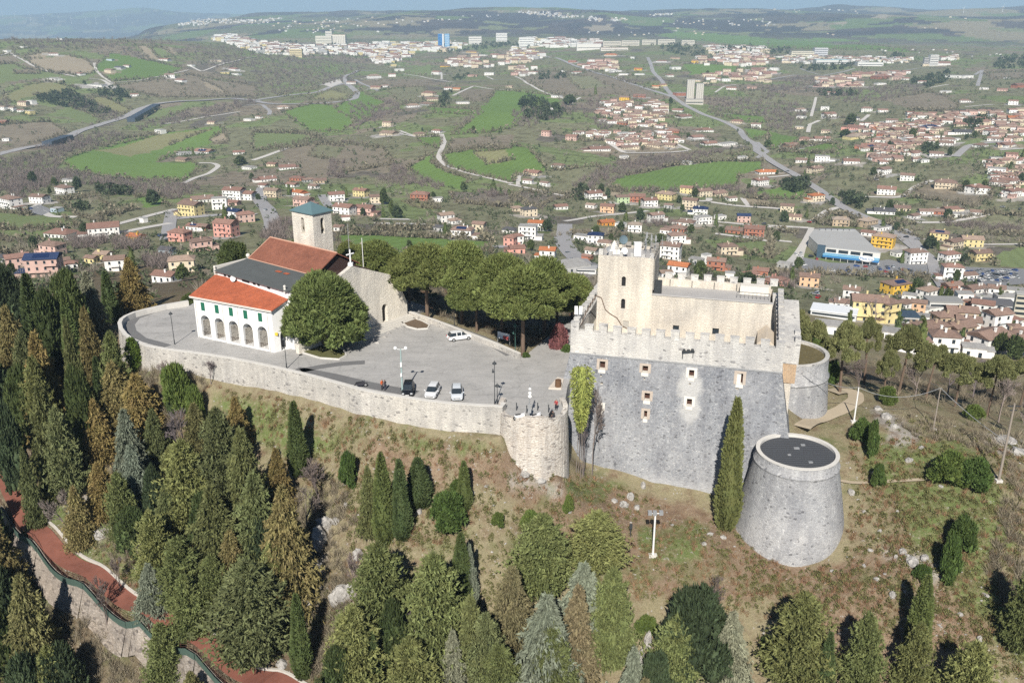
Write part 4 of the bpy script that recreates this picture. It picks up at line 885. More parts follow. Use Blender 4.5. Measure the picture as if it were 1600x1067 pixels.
# ---------------------------------------------------------------- church group in its own axes (e2 along the nave towards the square, n2 across, away from us)
_th = R(38.5); E2 = Vector((math.cos(_th), -math.sin(_th), 0)); N2 = Vector((math.sin(_th), math.cos(_th), 0)); CB0 = Vector((-19.4, 157.5, 0))
def ch(e_, n_, z): return CB0 + E2 * e_ + N2 * n_ + Vector((0, 0, z))
M_plw = plain("white_plaster", (0.83, 0.83, 0.82), 0.9, var=0.05, sc=0.5)
def tile_mat(name, c1, c2, scale=2.2, rot=0.0):
    m, t, b = newmat(name); P = mapping(t, pos(t), (1, 1, 1), (0, 0, rot)); wv = N(t, "ShaderNodeTexWave"); wv.inputs['Scale'].default_value = scale; wv.bands_direction = 'X'; wv.inputs['Distortion'].default_value = .6; wv.inputs['Detail'].default_value = 1; t.links.new(P, wv.inputs['Vector'])
    c = mix(t, c1, c2, ramp(t, noise(t, 1.3, 6, .7), [(.35, (0, 0, 0)), (.65, (1, 1, 1))])); c = mix(t, c, ramp(t, noise(t, .3, 5, .7), [(.3, (.78,) * 3), (.7, (1.15,) * 3)]), 1, 'MULTIPLY'); c = mix(t, c, ramp(t, noise(t, 4, 4, .8), [(.3, (.72,) * 3), (.7, (1.2,) * 3)]), 1, 'MULTIPLY')
    c = mix(t, c, ramp(t, wv.outputs['Fac'], [(0, (.72,) * 3), (.6, (1.06,) * 3)]), .7, 'MULTIPLY'); t.links.new(c, b.inputs['Base Color']); bump(t, b, wv.outputs['Fac'], .6, .06); return m
M_orange = tile_mat("orange_tiles", (0.52, 0.145, 0.07), (0.40, 0.115, 0.06), 1.6, _th)
M_redbr = tile_mat("red_brown_tiles", (0.31, 0.125, 0.08), (0.23, 0.095, 0.065), 1.6, _th)
M_dgrey = plain("grey_membrane", (0.105, 0.115, 0.115), 0.8, var=.2, sc=.7)
M_timb = plain("dark_timber", (0.065, 0.04, 0.035), .8)
M_fac = mason("church_stone", (0.80, 0.75, 0.66), (0.70, 0.655, 0.575), (0.80, 0.76, 0.68), 0.7, 0.35, stain=(0.62, 0.58, 0.52), stain_amt=.3, speck=.0)
M_green = plain("green_shutter", (0.02, 0.14, 0.085), .6)
def facet(mb, *p, mi=0): mb.add(list(p), [tuple(range(len(p)))], mi)
# white building with five arches
A_, B_, C_, D_ = (-20.3, -30.3), (-3.6, -26.9), (-3.0, -22.2), (-22.0, -24.2)
hall = thing("parish_hall", "white two storey hall with five front arches, green shutters and orange tiled roof", "building", ch(*A_, 0))
hl = ch(*A_, 0); FA, FB = ch(*A_, 0), ch(*B_, 0); fe = (FB - FA); FL_ = fe.length; fe.normalize(); fb = Vector((-fe.y, fe.x, 0))
EZ = 7.35
def hp(s_, z, d): return FA + fe * s_ + fb * d + Vector((0, 0, z)) - hl
arch = []; pitch = FL_ / 5.12
for k in range(5):
    c_ = 2.15 + k * 3.14; arch.append((c_ - 1.06, c_ + 1.06, 0.25, 4.2, True))
gw = [(a[0] + .5, a[0] + 1.32, 5.05, 6.5, False) for a in arch]
mb = MB(); holes_wall(mb, hp, (0, FL_), (0, EZ), arch, 2.6, 0, 1)
SC_, SD_ = ch(*C_, 0), ch(*D_, 0)
se = (SC_ - FB); SL_ = se.length; se.normalize(); sb = Vector((-se.y, se.x, 0))
def sp_(s_, z, d): return FB + se * s_ + sb * d + Vector((0, 0, z)) - hl
holes_wall(mb, sp_, (0, SL_), (0, EZ), [(1.2, 3.6, .02, 3.7, True)], 1.5, 0, 1)
facet(mb, SC_ - hl, SD_ - hl, SD_ - hl + Vector((0, 0, 9.2)), SC_ - hl + Vector((0, 0, 9.2))); facet(mb, SD_ - hl, FA - hl, FA - hl + Vector((0, 0, EZ)), SD_ - hl + Vector((0, 0, 9.2)))
facet(mb, FB - hl + Vector((0, 0, EZ)), SC_ - hl + Vector((0, 0, EZ)), SC_ - hl + Vector((0, 0, 9.2)))
M_arc = plain("arcade_shade", (0.07, 0.072, 0.08), .9)  # near-black arch backs: the shade inside the arcade is put into this colour
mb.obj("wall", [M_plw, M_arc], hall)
for k, a in enumerate(arch):            # stone-faced inner pier and low railing of each arch
    mb = MB(); P = [hp(a[0] + .05, .26, .4), hp(a[0] + .42, .26, 1.9), hp(a[0] + .42, 3.2, 1.9), hp(a[0] + .05, 3.05, .4)]; facet(mb, *P); mb.obj("inner_pier", M_dkst, hall)
    mb = MB()
    for q in range(6): x_ = a[0] + .15 + q * .32; P0 = hp(x_, .25, .25); mb.tube(P0, P0 + Vector((0, 0, .9)), .025, n=4)
    P0 = hp(a[0], 1.15, .25); P1 = hp(a[1], 1.15, .25); mb.tube(P0, P1, .035, n=4); mb.obj("railing", M_timb, hall)
for g in gw:
    mb = MB(); P = [hp(s_, z, d) for d in (-.06, -.002) for (s_, z) in ((g[0], g[2]), (g[1], g[2]), (g[1], g[3]), (g[0], g[3]))]
    mb.add(P, [(0, 1, 2, 3), (0, 4, 5, 1), (1, 5, 6, 2), (2, 6, 7, 3), (3, 7, 4, 0)]); w_ = mb.obj("window", M_green, hall)
for s_ in (.35, 6.45, 9.75, FL_ - .9):
    mb = MB(); mb.tube(hp(s_, .1, -.09), hp(s_, EZ - .1, -.09), .06, n=6); mb.obj("downpipe", plain("pipe", (.62, .6, .56)) if s_ == .35 else bpy.data.materials["pipe"], hall)
mb = MB(); z9 = Vector((0, 0, 9.25)); ez = Vector((0, 0, EZ)); o_ = .45
a_, b_, c_, d_ = FA - fe * o_ - fb * o_ + ez, FB + fe * o_ - fb * o_ + ez, SC_ + fe * .4 + z9, SD_ - fe * .4 + z9
for p in (a_, b_): p.z -= .05
th_ = Vector((0, 0, .16)); P = [q - hl for q in (a_, b_, c_, d_)]
mb.add([q for q in P] + [q + th_ for q in P], [(4, 5, 6, 7), (0, 1, 5, 4), (1, 2, 6, 5), (2, 3, 7, 6), (3, 0, 4, 7), (3, 2, 1, 0)]); mb.obj("roof", M_orange, hall)
mb = MB(); mb.add([q - Vector((0, 0, .22)) for q in (P[0], P[1])] + [P[0], P[1]], [(0, 1, 3, 2)]); mb.tube(P[0] + Vector((0, 0, .02)), P[1] + Vector((0, 0, .02)), .1, n=6); mb.obj("gutter", M_ren, hall)
mb = MB(); P0 = sp_(.45, 2.9, -.04); mb.box(P0.x - .25, P0.x + .3, P0.y - .1, P0.y + .05, P0.z, P0.z + .5); mb.obj("notice_plate", plain("yellow", (.7, .5, .05)), hall)
# church body
church = thing("church", "stone church with red-brown gabled roof, grey side roof and pale stone front", "church", CB0)
def cc(e_, n_, z): return ch(e_, n_, z) - CB0
def prism_en(mb, pts, z0, z1, mi=0):
    n = len(pts); mb.add([cc(p[0], p[1], z0) for p in pts] + [cc(p[0], p[1], z1) for p in pts], [(i, (i + 1) % n, n + (i + 1) % n, n + i) for i in range(n)] + [tuple(range(n, 2 * n)), tuple(range(n - 1, -1, -1))], mi)
mb = MB(); prism_en(mb, [(-22, -24.0), (-2.2, -24.0), (-2.2, -16.9), (-22, -16.9)], 0, 10.12)
UW = [(-18.2, -17.0), (-13.0, -10.6), (-9.2, -8.5), (-7.9, -7.4), (-5.6, -4.9)]
mb.obj("aisle_wall", M_plw, church)
for a, b_ in ((-20.1, -19.5), (-18.9, -18.3), (-14.9, -12.9), (-11.9, -11.2), (-10.7, -10.1), (-8.0, -7.3)):
    mb = MB(); P = [cc(e_, n_, z) for n_ in (-24.06, -24.001) for (e_, z) in ((a, 9.5), (b_, 9.5), (b_, 10.0), (a, 10.0))]; mb.add(P, [(0, 1, 2, 3), (0, 4, 5, 1), (1, 5, 6, 2), (2, 6, 7, 3), (3, 7, 4, 0)]); mb.obj("window", M_glass, church)
mb = MB(); P = [cc(-22.3, -24.6, 10.15), cc(-2.0, -24.6, 10.15), cc(-2.0, -16.95, 10.85), cc(-22.3, -16.95, 10.85)]; mb.add(P + [p + Vector((0, 0, .14)) for p in P], [(4, 5, 6, 7), (0, 1, 5, 4), (1, 2, 6, 5), (2, 3, 7, 6), (3, 0, 4, 7), (3, 2, 1, 0)]); mb.obj("aisle_roof", M_dgrey, church)
for (e_, n_, a) in ((-11.0, -19.2, .7), (-8.9, -19.2, .6)):
    mb = MB(); mb.add([cc(e_ - a, n_ - .4, 10.83), cc(e_ + a, n_ - .4, 10.83), cc(e_ + a, n_ + .3, 10.89), cc(e_ - a, n_ + .3, 10.89)], [(0, 1, 2, 3)]); mb.obj("roof_patch", M_orange, church)
mb = MB(); prism_en(mb, [(-22.6, -24.3), (-22.1, -24.3), (-22.1, -9), (-22.6, -9)], 8.5, 10.9); mb.obj("parapet", M_ren, church)
mb = MB(); mb.ball(cc(-22.3, -17.2, 11.4), .4, 10); mb.tube(cc(-22.3, -17.2, 10.9), cc(-22.3, -17.2, 11.2), .2, n=8); mb.obj("finial", M_ren, church)
for (e_, n_) in ((-3.0, -24.3), (-22.1, -24.4)):
    mb = MB(); mb.tube(cc(e_, n_, 9.9), cc(e_, n_, 10.7), .25, .18, 8); mb.ball(cc(e_, n_, 10.85), .25, 8); mb.obj("finial", M_ren, church)
mb = MB(); mb.lathe([(.02, 0), (.35, .06), (.55, .2)], 12); o = mb.obj("dish", M_wht, church, loc=cc(-16.6, -24.5, 9.75)); o.rotation_euler = (R(70), 0, R(-20))
# nave
mb = MB(); prism_en(mb, [(-21, -16.9), (-4.3, -16.9), (-4.3, -7.7), (-21, -7.7)], 0, 11.05)
for e_ in (-21, -4.3): facet(mb, cc(e_, -16.9, 11.05), cc(e_, -7.7, 11.05), cc(e_, -12.3, 13.6))
mb.obj("nave_wall", M_timb, church)
for sgn in (-1, 1):
    mb = MB(); ne = -12.3 + sgn * 5.1; P = [cc(-22, ne, 10.85), cc(-3.7, ne, 10.85), cc(-3.7, -12.3, 13.72), cc(-22, -12.3, 13.72)]
    if sgn < 0: P = P
    mb.add(P + [p + Vector((0, 0, .17)) for p in P], [(4, 5, 6, 7), (0, 1, 5, 4), (1, 2, 6, 5), (2, 3, 7, 6), (3, 0, 4, 7), (3, 2, 1, 0)]); mb.obj("nave_roof", M_redbr, church)
mb = MB(); mb.tube(cc(-22, -12.3, 13.9), cc(-3.7, -12.3, 13.9), .14, n=6); mb.tube(cc(-22, -17.4, 10.98), cc(-22, -12.3, 13.87), .09, n=6); mb.tube(cc(-22, -17.4, 10.98), cc(-3.7, -17.4, 10.98), .09, n=6); mb.obj("ridge_tiles", plain("light_ridge", (.55, .33, .24)), church)
mb = MB(); prism_en(mb, [(-20, -7.7), (-.8, -7.7), (-.8, -.6), (-20, -.6)], 0, 5.6); mb.add([cc(-20, -7.7, 10.2), cc(-.8, -7.7, 10.2), cc(-.8, -.4, 6.9), cc(-20, -.4, 6.9), cc(-20, -7.7, 5.6), cc(-.8, -7.7, 5.6), cc(-.8, -.4, 5.6), cc(-20, -.4, 5.6)], [(0, 1, 2, 3), (1, 5, 6, 2), (3, 2, 6, 7), (0, 3, 7, 4)], 1); mb.obj("far_aisle", [M_fac, M_redbr], church)
mb = MB(); prism_en(mb, [(-4.3, -16.9), (-.8, -16.9), (-.8, -7.7), (-4.3, -7.7)], 0, 10.6, 0); mb.obj("porch_roof", M_timb, church)
# facade: broad gable with stepped buttress ends
PR_ = [(0.25, 0), (.25, 2.6), (-.2, 3.7), (-2.5, 8.3), (-11.6, 11.9), (-12.3, 12.3), (-13.0, 11.9), (-22.1, 8.3), (-24.4, 3.7), (-24.8, 2.6), (-24.8, 0)]
def fz(n_):
    xs = [-24.8, -24.4, -22.1, -13.0, -12.3, -11.6, -2.5, -.2, .25]; ys = [2.6, 3.7, 8.3, 11.9, 12.3, 11.9, 8.3, 3.7, 2.6]; return float(np.interp(n_, xs, ys))
mb = MB(); dr = (-6.0, -4.7, .35, 3.7, True)
def fp(n_, z, d): return cc(-d, n_, z)
holes_wall(mb, fp, (-24.8, .25), (0, 2.6), [], 0)
mb = MB(); mb2 = MB()
# body below the sloping top: columns following the gable line, with the door column cut out
ns = [-24.8, -24.4, -22.1, -18, -13.0, -12.3, -11.6, -8, dr[0], dr[1], -2.5, -.2, .25]
for a, b_ in zip(ns, ns[1:]):
    if a == dr[0]:
        r_ = (b_ - a) / 2; top = dr[3] - r_
        arcp = [((a + b_) / 2 + r_ * math.cos(math.pi * k / 10), top + r_ * math.sin(math.pi * k / 10)) for k in range(0, 11)]
        facet(mb, fp(a, 0, 0), fp(b_, 0, 0), fp(b_, dr[2], 0), fp(a, dr[2], 0))
        for p, q in zip(arcp, arcp[1:]):
            facet(mb, fp(p[0], p[1], 0), fp(p[0], fz(p[0]), 0), fp(q[0], fz(q[0]), 0), fp(q[0], q[1], 0)); facet(mb, fp(*p, 0), fp(*q, 0), fp(*q, .7), fp(*p, .7))
        for x_ in (a, b_): facet(mb, fp(x_, dr[2], 0), fp(x_, top, 0), fp(x_, top, .7), fp(x_, dr[2], .7))
        mb.add([fp(*p, .7) for p in [(a, dr[2]), (b_, dr[2])] + arcp], [tuple(range(len(arcp) + 2))], 1)
        facet(mb, fp(a, dr[2], 0), fp(b_, dr[2], 0), fp(b_, dr[2], .7), fp(a, dr[2], .7))
    else: facet(mb, fp(a, 0, 0), fp(b_, 0, 0), fp(b_, fz(b_), 0), fp(a, fz(a), 0))
    facet(mb, fp(a, 0, .8), fp(a, fz(a), .8), fp(b_, fz(b_), .8), fp(b_, 0, .8)); facet(mb, fp(a, fz(a), 0), fp(b_, fz(b_), 0), fp(b_, fz(b_), .8), fp(a, fz(a), .8))
for x_ in (-24.8, .25): facet(mb, fp(x_, 0, 0), fp(x_, 2.6, 0), fp(x_, 2.6, .8), fp(x_, 0, .8))
mb.obj("stone_front", [M_fac, M_blk], church)
mb = MB()
for (p0, p1, t_) in ((cc(-.4, -12.3, 12.3), cc(-.4, -12.3, 15.0), .14), (cc(-.4, -13.1, 14.2), cc(-.4, -11.5, 14.2), .13)): mb.tube(p0, p1, t_, n=6)
mb.box(*(lambda q: (q.x - .4, q.x + .4, q.y - .4, q.y + .4, 12.2, 12.7))(cc(-.4, -12.3, 0))); mb.obj("cross", M_wht, church)
mb = MB()
for k in range(4): prism_en(mb, [(0.02, -16), (3.4 - k * .7, -16), (3.4 - k * .7, .3), (0.02, .3)], .1 * k + .002 - (.0 if k else 0.0), .1 * (k + 1))
mb.obj("steps", plain("step_stone", (.55, .53, .49), .9), church)
# bell tower
T_ = (-21.6, -15.7, -7.3, -2.9); tz0, tz1 = 8.0, 18.0
bt = thing("bell_tower", "square stone bell tower with arched openings and blue-green pyramid roof", "bell tower", ch(T_[0], T_[2], 0)); bl = ch(T_[0], T_[2], 0)
def hb(e_, n_, z): return ch(e_, n_, z) - bl
mb = MB(); ec = (T_[0] + T_[1]) / 2; nc_ = (T_[2] + T_[3]) / 2; Lh = T_[1] - T_[0]; Wh = T_[3] - T_[2]
holes_wall(mb, lambda s_, z, d: hb(T_[0] + s_, T_[2] + d, z), (0, Lh), (0, tz1), [(Lh / 2 - .45, Lh / 2 + .45, 14.1, 17.1, True)], .7)
holes_wall(mb, lambda s_, z, d: hb(T_[1] - d, T_[2] + s_, z), (0, Wh), (0, tz1), [(Wh / 2 - .45, Wh / 2 + .45, 14.1, 17.1, True)], .7)
facet(mb, hb(T_[1], T_[3], 0), hb(T_[0], T_[3], 0), hb(T_[0], T_[3], tz1), hb(T_[1], T_[3], tz1)); facet(mb, hb(T_[0], T_[3], 0), hb(T_[0], T_[2], 0), hb(T_[0], T_[2], tz1), hb(T_[0], T_[3], tz1))
mb.obj("tower_wall", [M_fac, M_blk], bt)
mb = MB(); o_ = .3; cs = [hb(T_[0] - o_, T_[2] - o_, tz1), hb(T_[1] + o_, T_[2] - o_, tz1), hb(T_[1] + o_, T_[3] + o_, tz1), hb(T_[0] - o_, T_[3] + o_, tz1)]; ap = hb(ec, nc_, tz1 + 1.75)
cs2 = [c + Vector((0, 0, .14)) for c in cs]; mb.add(cs + cs2 + [ap], [(0, 1, 5, 4), (1, 2, 6, 5), (2, 3, 7, 6), (3, 0, 4, 7), (4, 5, 8), (5, 6, 8), (6, 7, 8), (7, 4, 8), (3, 2, 1, 0)])
mb.obj("roof", plain("copper_roof", (0.11, 0.185, 0.205), .6, var=.1), bt)
for (pe, pn) in ((ec, T_[2] + .5), (T_[1] - .5, nc_)):
    mb = MB(); q = hb(pe, pn, 15.0); mb.lathe([(.02, 1.0), (.18, .95), (.25, .5), (.42, .05), (.45, 0)], 12); mb.obj("bell", plain("bronze", (.12, .1, .06), .4, .7) if "bronze" not in bpy.data.materials else bpy.data.materials["bronze"], bt, loc=q)
# ---------------------------------------------------------------- vegetation
def leaf_mat(name, var=0.35, tint=True, col=(0.1, 0.1, 0.05)):
    m, t, b = newmat(name); oi = N(t, "ShaderNodeObjectInfo"); g = N(t, "ShaderNodeNewGeometry")
    base = oi.outputs['Color']
    c = mix(t, base, ramp(t, g.outputs['Random Per Island'], [(0, (1 - var,) * 3), (1, (1 + var,) * 3)]), 1.0, 'MULTIPLY')
    c2 = N(t, "ShaderNodeHueSaturation"); mr = N(t, "ShaderNodeMapRange"); mr.inputs[3].default_value = .475; mr.inputs[4].default_value = .525
    t.links.new(noise(t, 0.7, 3), mr.inputs[0]); t.links.new(mr.outputs[0], c2.inputs['Hue']); t.links.new(c, c2.inputs['Color'])
    t.links.new(c2.outputs[0], b.inputs['Base Color']); b.inputs['Roughness'].default_value = .7; b.inputs['Specular IOR Level'].default_value = .15
    return m
M_leaf = leaf_mat("foliage", .38); M_leaf2 = leaf_mat("needles", .45)
M_bark = plain("bark", (0.16, 0.115, 0.085), .95, var=.3, sc=3); M_barkg = plain("grey_bark", (0.22, 0.19, 0.17), .95, var=.3, sc=3)
M_twig = leaf_mat("bare_twigs", .3)
def unit(a): return a / np.maximum(np.linalg.norm(a, axis=-1, keepdims=True), 1e-9)
def tris(P, D, L, W, r):
    """narrow triangles: base at P across, tip along D"""
    n = len(P); side = unit(np.cross(D, r.normal(size=(n, 3))) + 1e-6); a = P - side * W[:, None]; b = P + side * W[:, None]; c = P + D * L[:, None]
    V = np.stack([a, b, c], 1).reshape(-1, 3); return V, np.arange(3 * n).reshape(-1, 3)
def conifer_mesh(seed, nb=640, ns=10, prof=lambda h: (1 - h) ** 0.8, droop=.35, sp=.058, base=.04, up=.0, kt=3, w=.2, core=.45):
    r = np.random.default_rng(seed); h = base + (1 - base) * r.random(nb) ** 1.35; az = r.random(nb) * 2 * np.pi
    lob = 1 + .26 * np.sin(az * 3 + seed + h * 5) * np.sin(h * 17 + seed) + .14 * np.sin(az * 7 + h * 31) + .10 * np.sin(h * 75) + r.normal(0, .24, nb); L = np.array([prof(x) for x in h]) * lob; L = np.clip(L, .05, 1.5) * .5
    t = .42 + .6 * r.random((nb, ns)); out = np.stack([np.cos(az), np.sin(az)], -1)
    zz = h[:, None] + up * t * L[:, None] - droop * L[:, None] * t ** 2 * .5; fan = r.normal(0, .16, (nb, ns)) * L[:, None]
    P = np.stack([out[:, None, 0] * t * L[:, None] - out[:, None, 1] * fan, out[:, None, 1] * t * L[:, None] + out[:, None, 0] * fan, zz], -1).reshape(-1, 3)
    D0 = np.stack([out[:, 0], out[:, 1], np.full(nb, -droop + up)], -1)[:, None].repeat(ns, 1).reshape(-1, 3)
    P = P.repeat(kt, 0); D0 = D0.repeat(kt, 0); n = len(P); D = unit(D0 + r.normal(0, .5, (n, 3))); P = P + r.normal(0, .006, (n, 3))
    Ls = sp * (.6 + .8 * r.random(n)); V, F = tris(P, D, Ls, Ls * w, r)
    # inner mass
    a = np.linspace(0, 2 * np.pi, 13)[:-1]; hs = np.linspace(base + .02, .97, 9); cv = [[math.cos(x) * prof(y) * .5 * core * (1 + .2 * math.sin(x * 3 + y * 9 + seed)), math.sin(x) * prof(y) * .5 * core * (1 + .2 * math.sin(x * 3 + y * 9 + seed)), y - .02] for y in hs for x in a]
    o = len(V); cf = []
    for i in range(8):
        for k in range(12): q = [o + i * 12 + k, o + i * 12 + (k + 1) % 12, o + (i + 1) * 12 + (k + 1) % 12, o + (i + 1) * 12 + k]; cf += [[q[0], q[1], q[2]], [q[0], q[2], q[3]]]
    return npmesh("crown", np.vstack([V, np.array(cv)]), np.vstack([F, np.array(cf)]), [M_leaf])
def cypress_mesh(seed, n=5200, core=.43):
    r = np.random.default_rng(seed); h = .03 + .97 * r.random(n); az = r.random(n) * 2 * np.pi
    p = lambda x: np.minimum(1, (x + .05) * 3.4) ** .55 * np.clip(1 - x, 0, 1) ** .62 * 1.22
    rad = .5 * p(h) * (1 if core > .3 else r.random(n) ** .4) * (1 + .13 * np.sin(az * 4 + h * 11 + seed) + .08 * r.normal(size=n)); P = np.stack([np.cos(az) * rad * .9, np.sin(az) * rad * .9, h - .02], -1)
    D = unit(np.stack([np.cos(az) * 2.2, np.sin(az) * 2.2, np.full(n, 1.0)], -1) * np.array([1, 1, 1]) + r.normal(0, .45, (n, 3))); L = .035 * (.5 + r.random(n))
    # x,y are in widths (scaled separately), so keep the sprays long in z
    D2 = D.copy(); D2[:, :2] *= 2.6; V, F = tris(P, D2, L, L * .38, r)
    a = np.linspace(0, 2 * np.pi, 13)[:-1]; hs = np.linspace(.02, .985, 12); cv = [[math.cos(x) * float(p(y)) * core, math.sin(x) * float(p(y)) * core, y] for y in hs for x in a]; o = len(V); cf = []
    for i in range(11):
        for k in range(12): q = [o + i * 12 + k, o + i * 12 + (k + 1) % 12, o + (i + 1) * 12 + (k + 1) % 12, o + (i + 1) * 12 + k]; cf += [[q[0], q[1], q[2]], [q[0], q[2], q[3]]]
    return npmesh("crown", np.vstack([V, np.array(cv)]), np.vstack([F, np.array(cf)]), [M_leaf])
def lobed_mesh(seed, lobes, n=9000, L=.03, w=.22, flat=1.0, up=.6, hf=.75):
    """crown of lobes (x,y,z,r) in unit space; tufts of narrow blades on the lobes"""
    r = np.random.default_rng(seed); lb = np.array(lobes); k = r.choice(len(lb), n, p=lb[:, 3] ** 2 / (lb[:, 3] ** 2).sum()); d = unit(r.normal(size=(n, 3))); d[:, 2] = np.where(d[:, 2] < -.35, -d[:, 2], d[:, 2])
    P = lb[k, :3] + d * lb[k, 3:4] * np.array([1, 1, hf]) * (.74 + .34 * r.random((n, 1))); keep = np.ones(n, bool)
    for c in lb: keep &= np.linalg.norm((P - c[:3]) / np.array([1, 1, hf]), axis=1) > c[3] * .68
    P = P[keep].repeat(3, 0); d = d[keep].repeat(3, 0); m = len(P); D = unit(d + np.array([0, 0, up]) + r.normal(0, .55, (m, 3))); Ls = L * (.6 + .8 * r.random(m)); V, F = tris(P, D, Ls, Ls * w, r)
    cv = []; cf = []; o = len(V)
    for (x, y, z, q) in lobes:
        b0 = o + len(cv)
        for i in range(6):
            ph = math.pi * i / 5
            for j in range(8): a = 2 * math.pi * j / 8; cv.append([x + .72 * q * math.sin(ph) * math.cos(a), y + .72 * q * math.sin(ph) * math.sin(a), z + .72 * q * hf * math.cos(ph)])
        for i in range(5):
            for j in range(8): a_, b_, c_, d_ = b0 + i * 8 + j, b0 + (i + 1) * 8 + j, b0 + (i + 1) * 8 + (j + 1) % 8, b0 + i * 8 + (j + 1) % 8; cf += [[a_, b_, c_], [a_, c_, d_]]
    A = np.vstack([V, np.array(cv)]); A[:, :2] *= .5 / np.percentile(np.hypot(A[:, 0], A[:, 1]), 99.5); A[:, 2] /= A[:, 2].max()
    return npmesh("crown", A, np.vstack([F, np.array(cf)]), [M_leaf2])
def dome_lobes(seed, n, R_, H_, z0, q=(.16, .24), under=.3):
    r = np.random.default_rng(seed); out = [(0, 0, z0 + H_ * .55, .3)]
    for i in range(n):
        a = i * 2.4 + r.normal(0, .2); t = math.sqrt((i + .5) / n); rr = R_ * t * .8; z = z0 + H_ * (1 - t ** 2 * .85) * .75 + r.normal(0, .02); out.append((math.cos(a) * rr, math.sin(a) * rr, z, r.uniform(*q)))
    for i in range(int(n * under)):
        a = i * 2.9 + 1; rr = R_ * r.uniform(.5, .78); out.append((math.cos(a) * rr, math.sin(a) * rr, z0 + H_ * r.uniform(.02, .2), r.uniform(q[0] * .7, q[1] * .8)))
    return out
def twig_mesh(seed, depth=5, thick=.02, spread=.55, name="branches", nlow=0):
    """bare deciduous tree, unit height"""
    r = random.Random(seed); segs = []
    def grow(p, d, l, t, k):
        q = p + d * l; segs.append((p, q, t, t * .65))
        if k == 0: return
        for _ in range(3 if k > 2 else 4):
            dd = (d + Vector((r.gauss(0, spread), r.gauss(0, spread), r.gauss(.12, spread * .6)))).normalized(); grow(q.lerp(p, r.random() * .35), dd, l * r.uniform(.62, .82), t * .55, k - 1)
    grow(Vector((0, 0, 0)), Vector((0, 0, 1)), .26, thick, depth - 1); zmax = max(s_[1].z for s_ in segs); V = []; F = []
    for a, b, t0, t1 in segs:
        d = (b - a).normalized(); x = d.orthogonal().normalized(); y = d.cross(x); o = len(V); t0 = max(t0, .0035); t1 = max(t1, .0025)
        for p, t in ((a, t0), (b, t1)):
            for j in range(3): an = 2.094 * j; V.append((p + x * math.cos(an) * t + y * math.sin(an) * t) / zmax)
        for j in range(3): j2 = (j + 1) % 3; F += [[o + j, o + j2, o + 3 + j2], [o + j, o + 3 + j2, o + 3 + j]]
    return npmesh(name, [tuple(v) for v in V], F, [M_twig])
def trunk_mesh(r0, r1, h0, h1, limbs=(), name="trunk", bend=(0, 0)):
    mb = MB(); n = 5; pts = [Vector((bend[0] * (i / n) ** 1.5, bend[1] * (i / n), h0 + (h1 - h0) * i / n)) for i in range(n + 1)]
    for i in range(n): mb.tube(pts[i], pts[i + 1], r0 + (r1 - r0) * i / n, r0 + (r1 - r0) * (i + 1) / n, 7, cap=False)
    for (a, b, t0, t1) in limbs: mb.tube(a, b, t0, t1, 5, cap=False)
    me = mb.mesh(name); me.materials.append(M_bark); return me
PRO = {}
for k in range(4):
    PRO['k%d' % k] = (conifer_mesh(10 + k, prof=lambda h: (1 - h) ** .68 * min(1, h * 6 + .4), droop=.25), trunk_mesh(.02, .006, -.03, .8))
    PRO['g%d' % k] = (conifer_mesh(20 + k, prof=lambda h: (1 - h) ** .58 * min(1, h * 5 + .45), droop=.1, up=.25, sp=.055), trunk_mesh(.022, .006, -.03, .8))
    PRO['b%d' % k] = (conifer_mesh(30 + k, nb=600, prof=lambda h: (1 - h) ** .7 * min(1, h * 8 + .5), droop=.5, sp=.066, w=.18, kt=4), trunk_mesh(.02, .006, -.03, .85))
    PRO['d%d' % k] = (lobed_mesh(40 + k, dome_lobes(40 + k, 12, .5, .8, .12, (.15, .24), .5), 3600, .055, .26, hf=.9), trunk_mesh(.03, .01, -.03, .5))
for k in range(3): PRO['c%d' % k] = (cypress_mesh(50 + k), trunk_mesh(.1, .05, -.04, .2))
for k in range(3):
    limbs = [(Vector((0, 0, .45)), Vector((math.cos(a) * .3, math.sin(a) * .3, .74)), .016, .007) for a in np.linspace(0, 5.4, 7) + k]
    PRO['p%d' % k] = (lobed_mesh(60 + k, dome_lobes(60 + k, 30, .5, .42, .5, (.065, .13), .6), 11000, .034, .2), trunk_mesh(.03, .018, -.03, .74, limbs))
PRO['q0'] = (lobed_mesh(66, dome_lobes(66, 62, .52, .78, .22, (.06, .13), .7), 16000, .04, .2), trunk_mesh(.035, .018, -.03, .7, [(Vector((0, 0, .12)), Vector((math.cos(a) * .3, math.sin(a) * .3, .45)), .015, .008) for a in np.linspace(0, 5.4, 7)]))
for k in range(3):
    PRO['r%d' % k] = (lobed_mesh(166 + k, [(x * 1.1 + .1 * math.sin(i * 5 + k), y * 1.1, z, q_ * (.6 + .6 * ((i * 7 + k) % 5) / 5)) for i, (x, y, z, q_) in enumerate(dome_lobes(166 + k, 15, .5, .4, .52, (.08, .15), .3))], 5200, .036, .2), trunk_mesh(.025, .014, -.03, .7, bend=(.06, .03)))
for k in range(3):
    PRO['o%d' % k] = (twig_mesh(70 + k, 6, .022, .5), None)
for k in range(3): PRO['s%d' % k] = (lobed_mesh(80 + k, dome_lobes(80 + k, 9, .5, .8, .02, (.2, .28), .3), 2600, .09, .28, hf=.85), None)
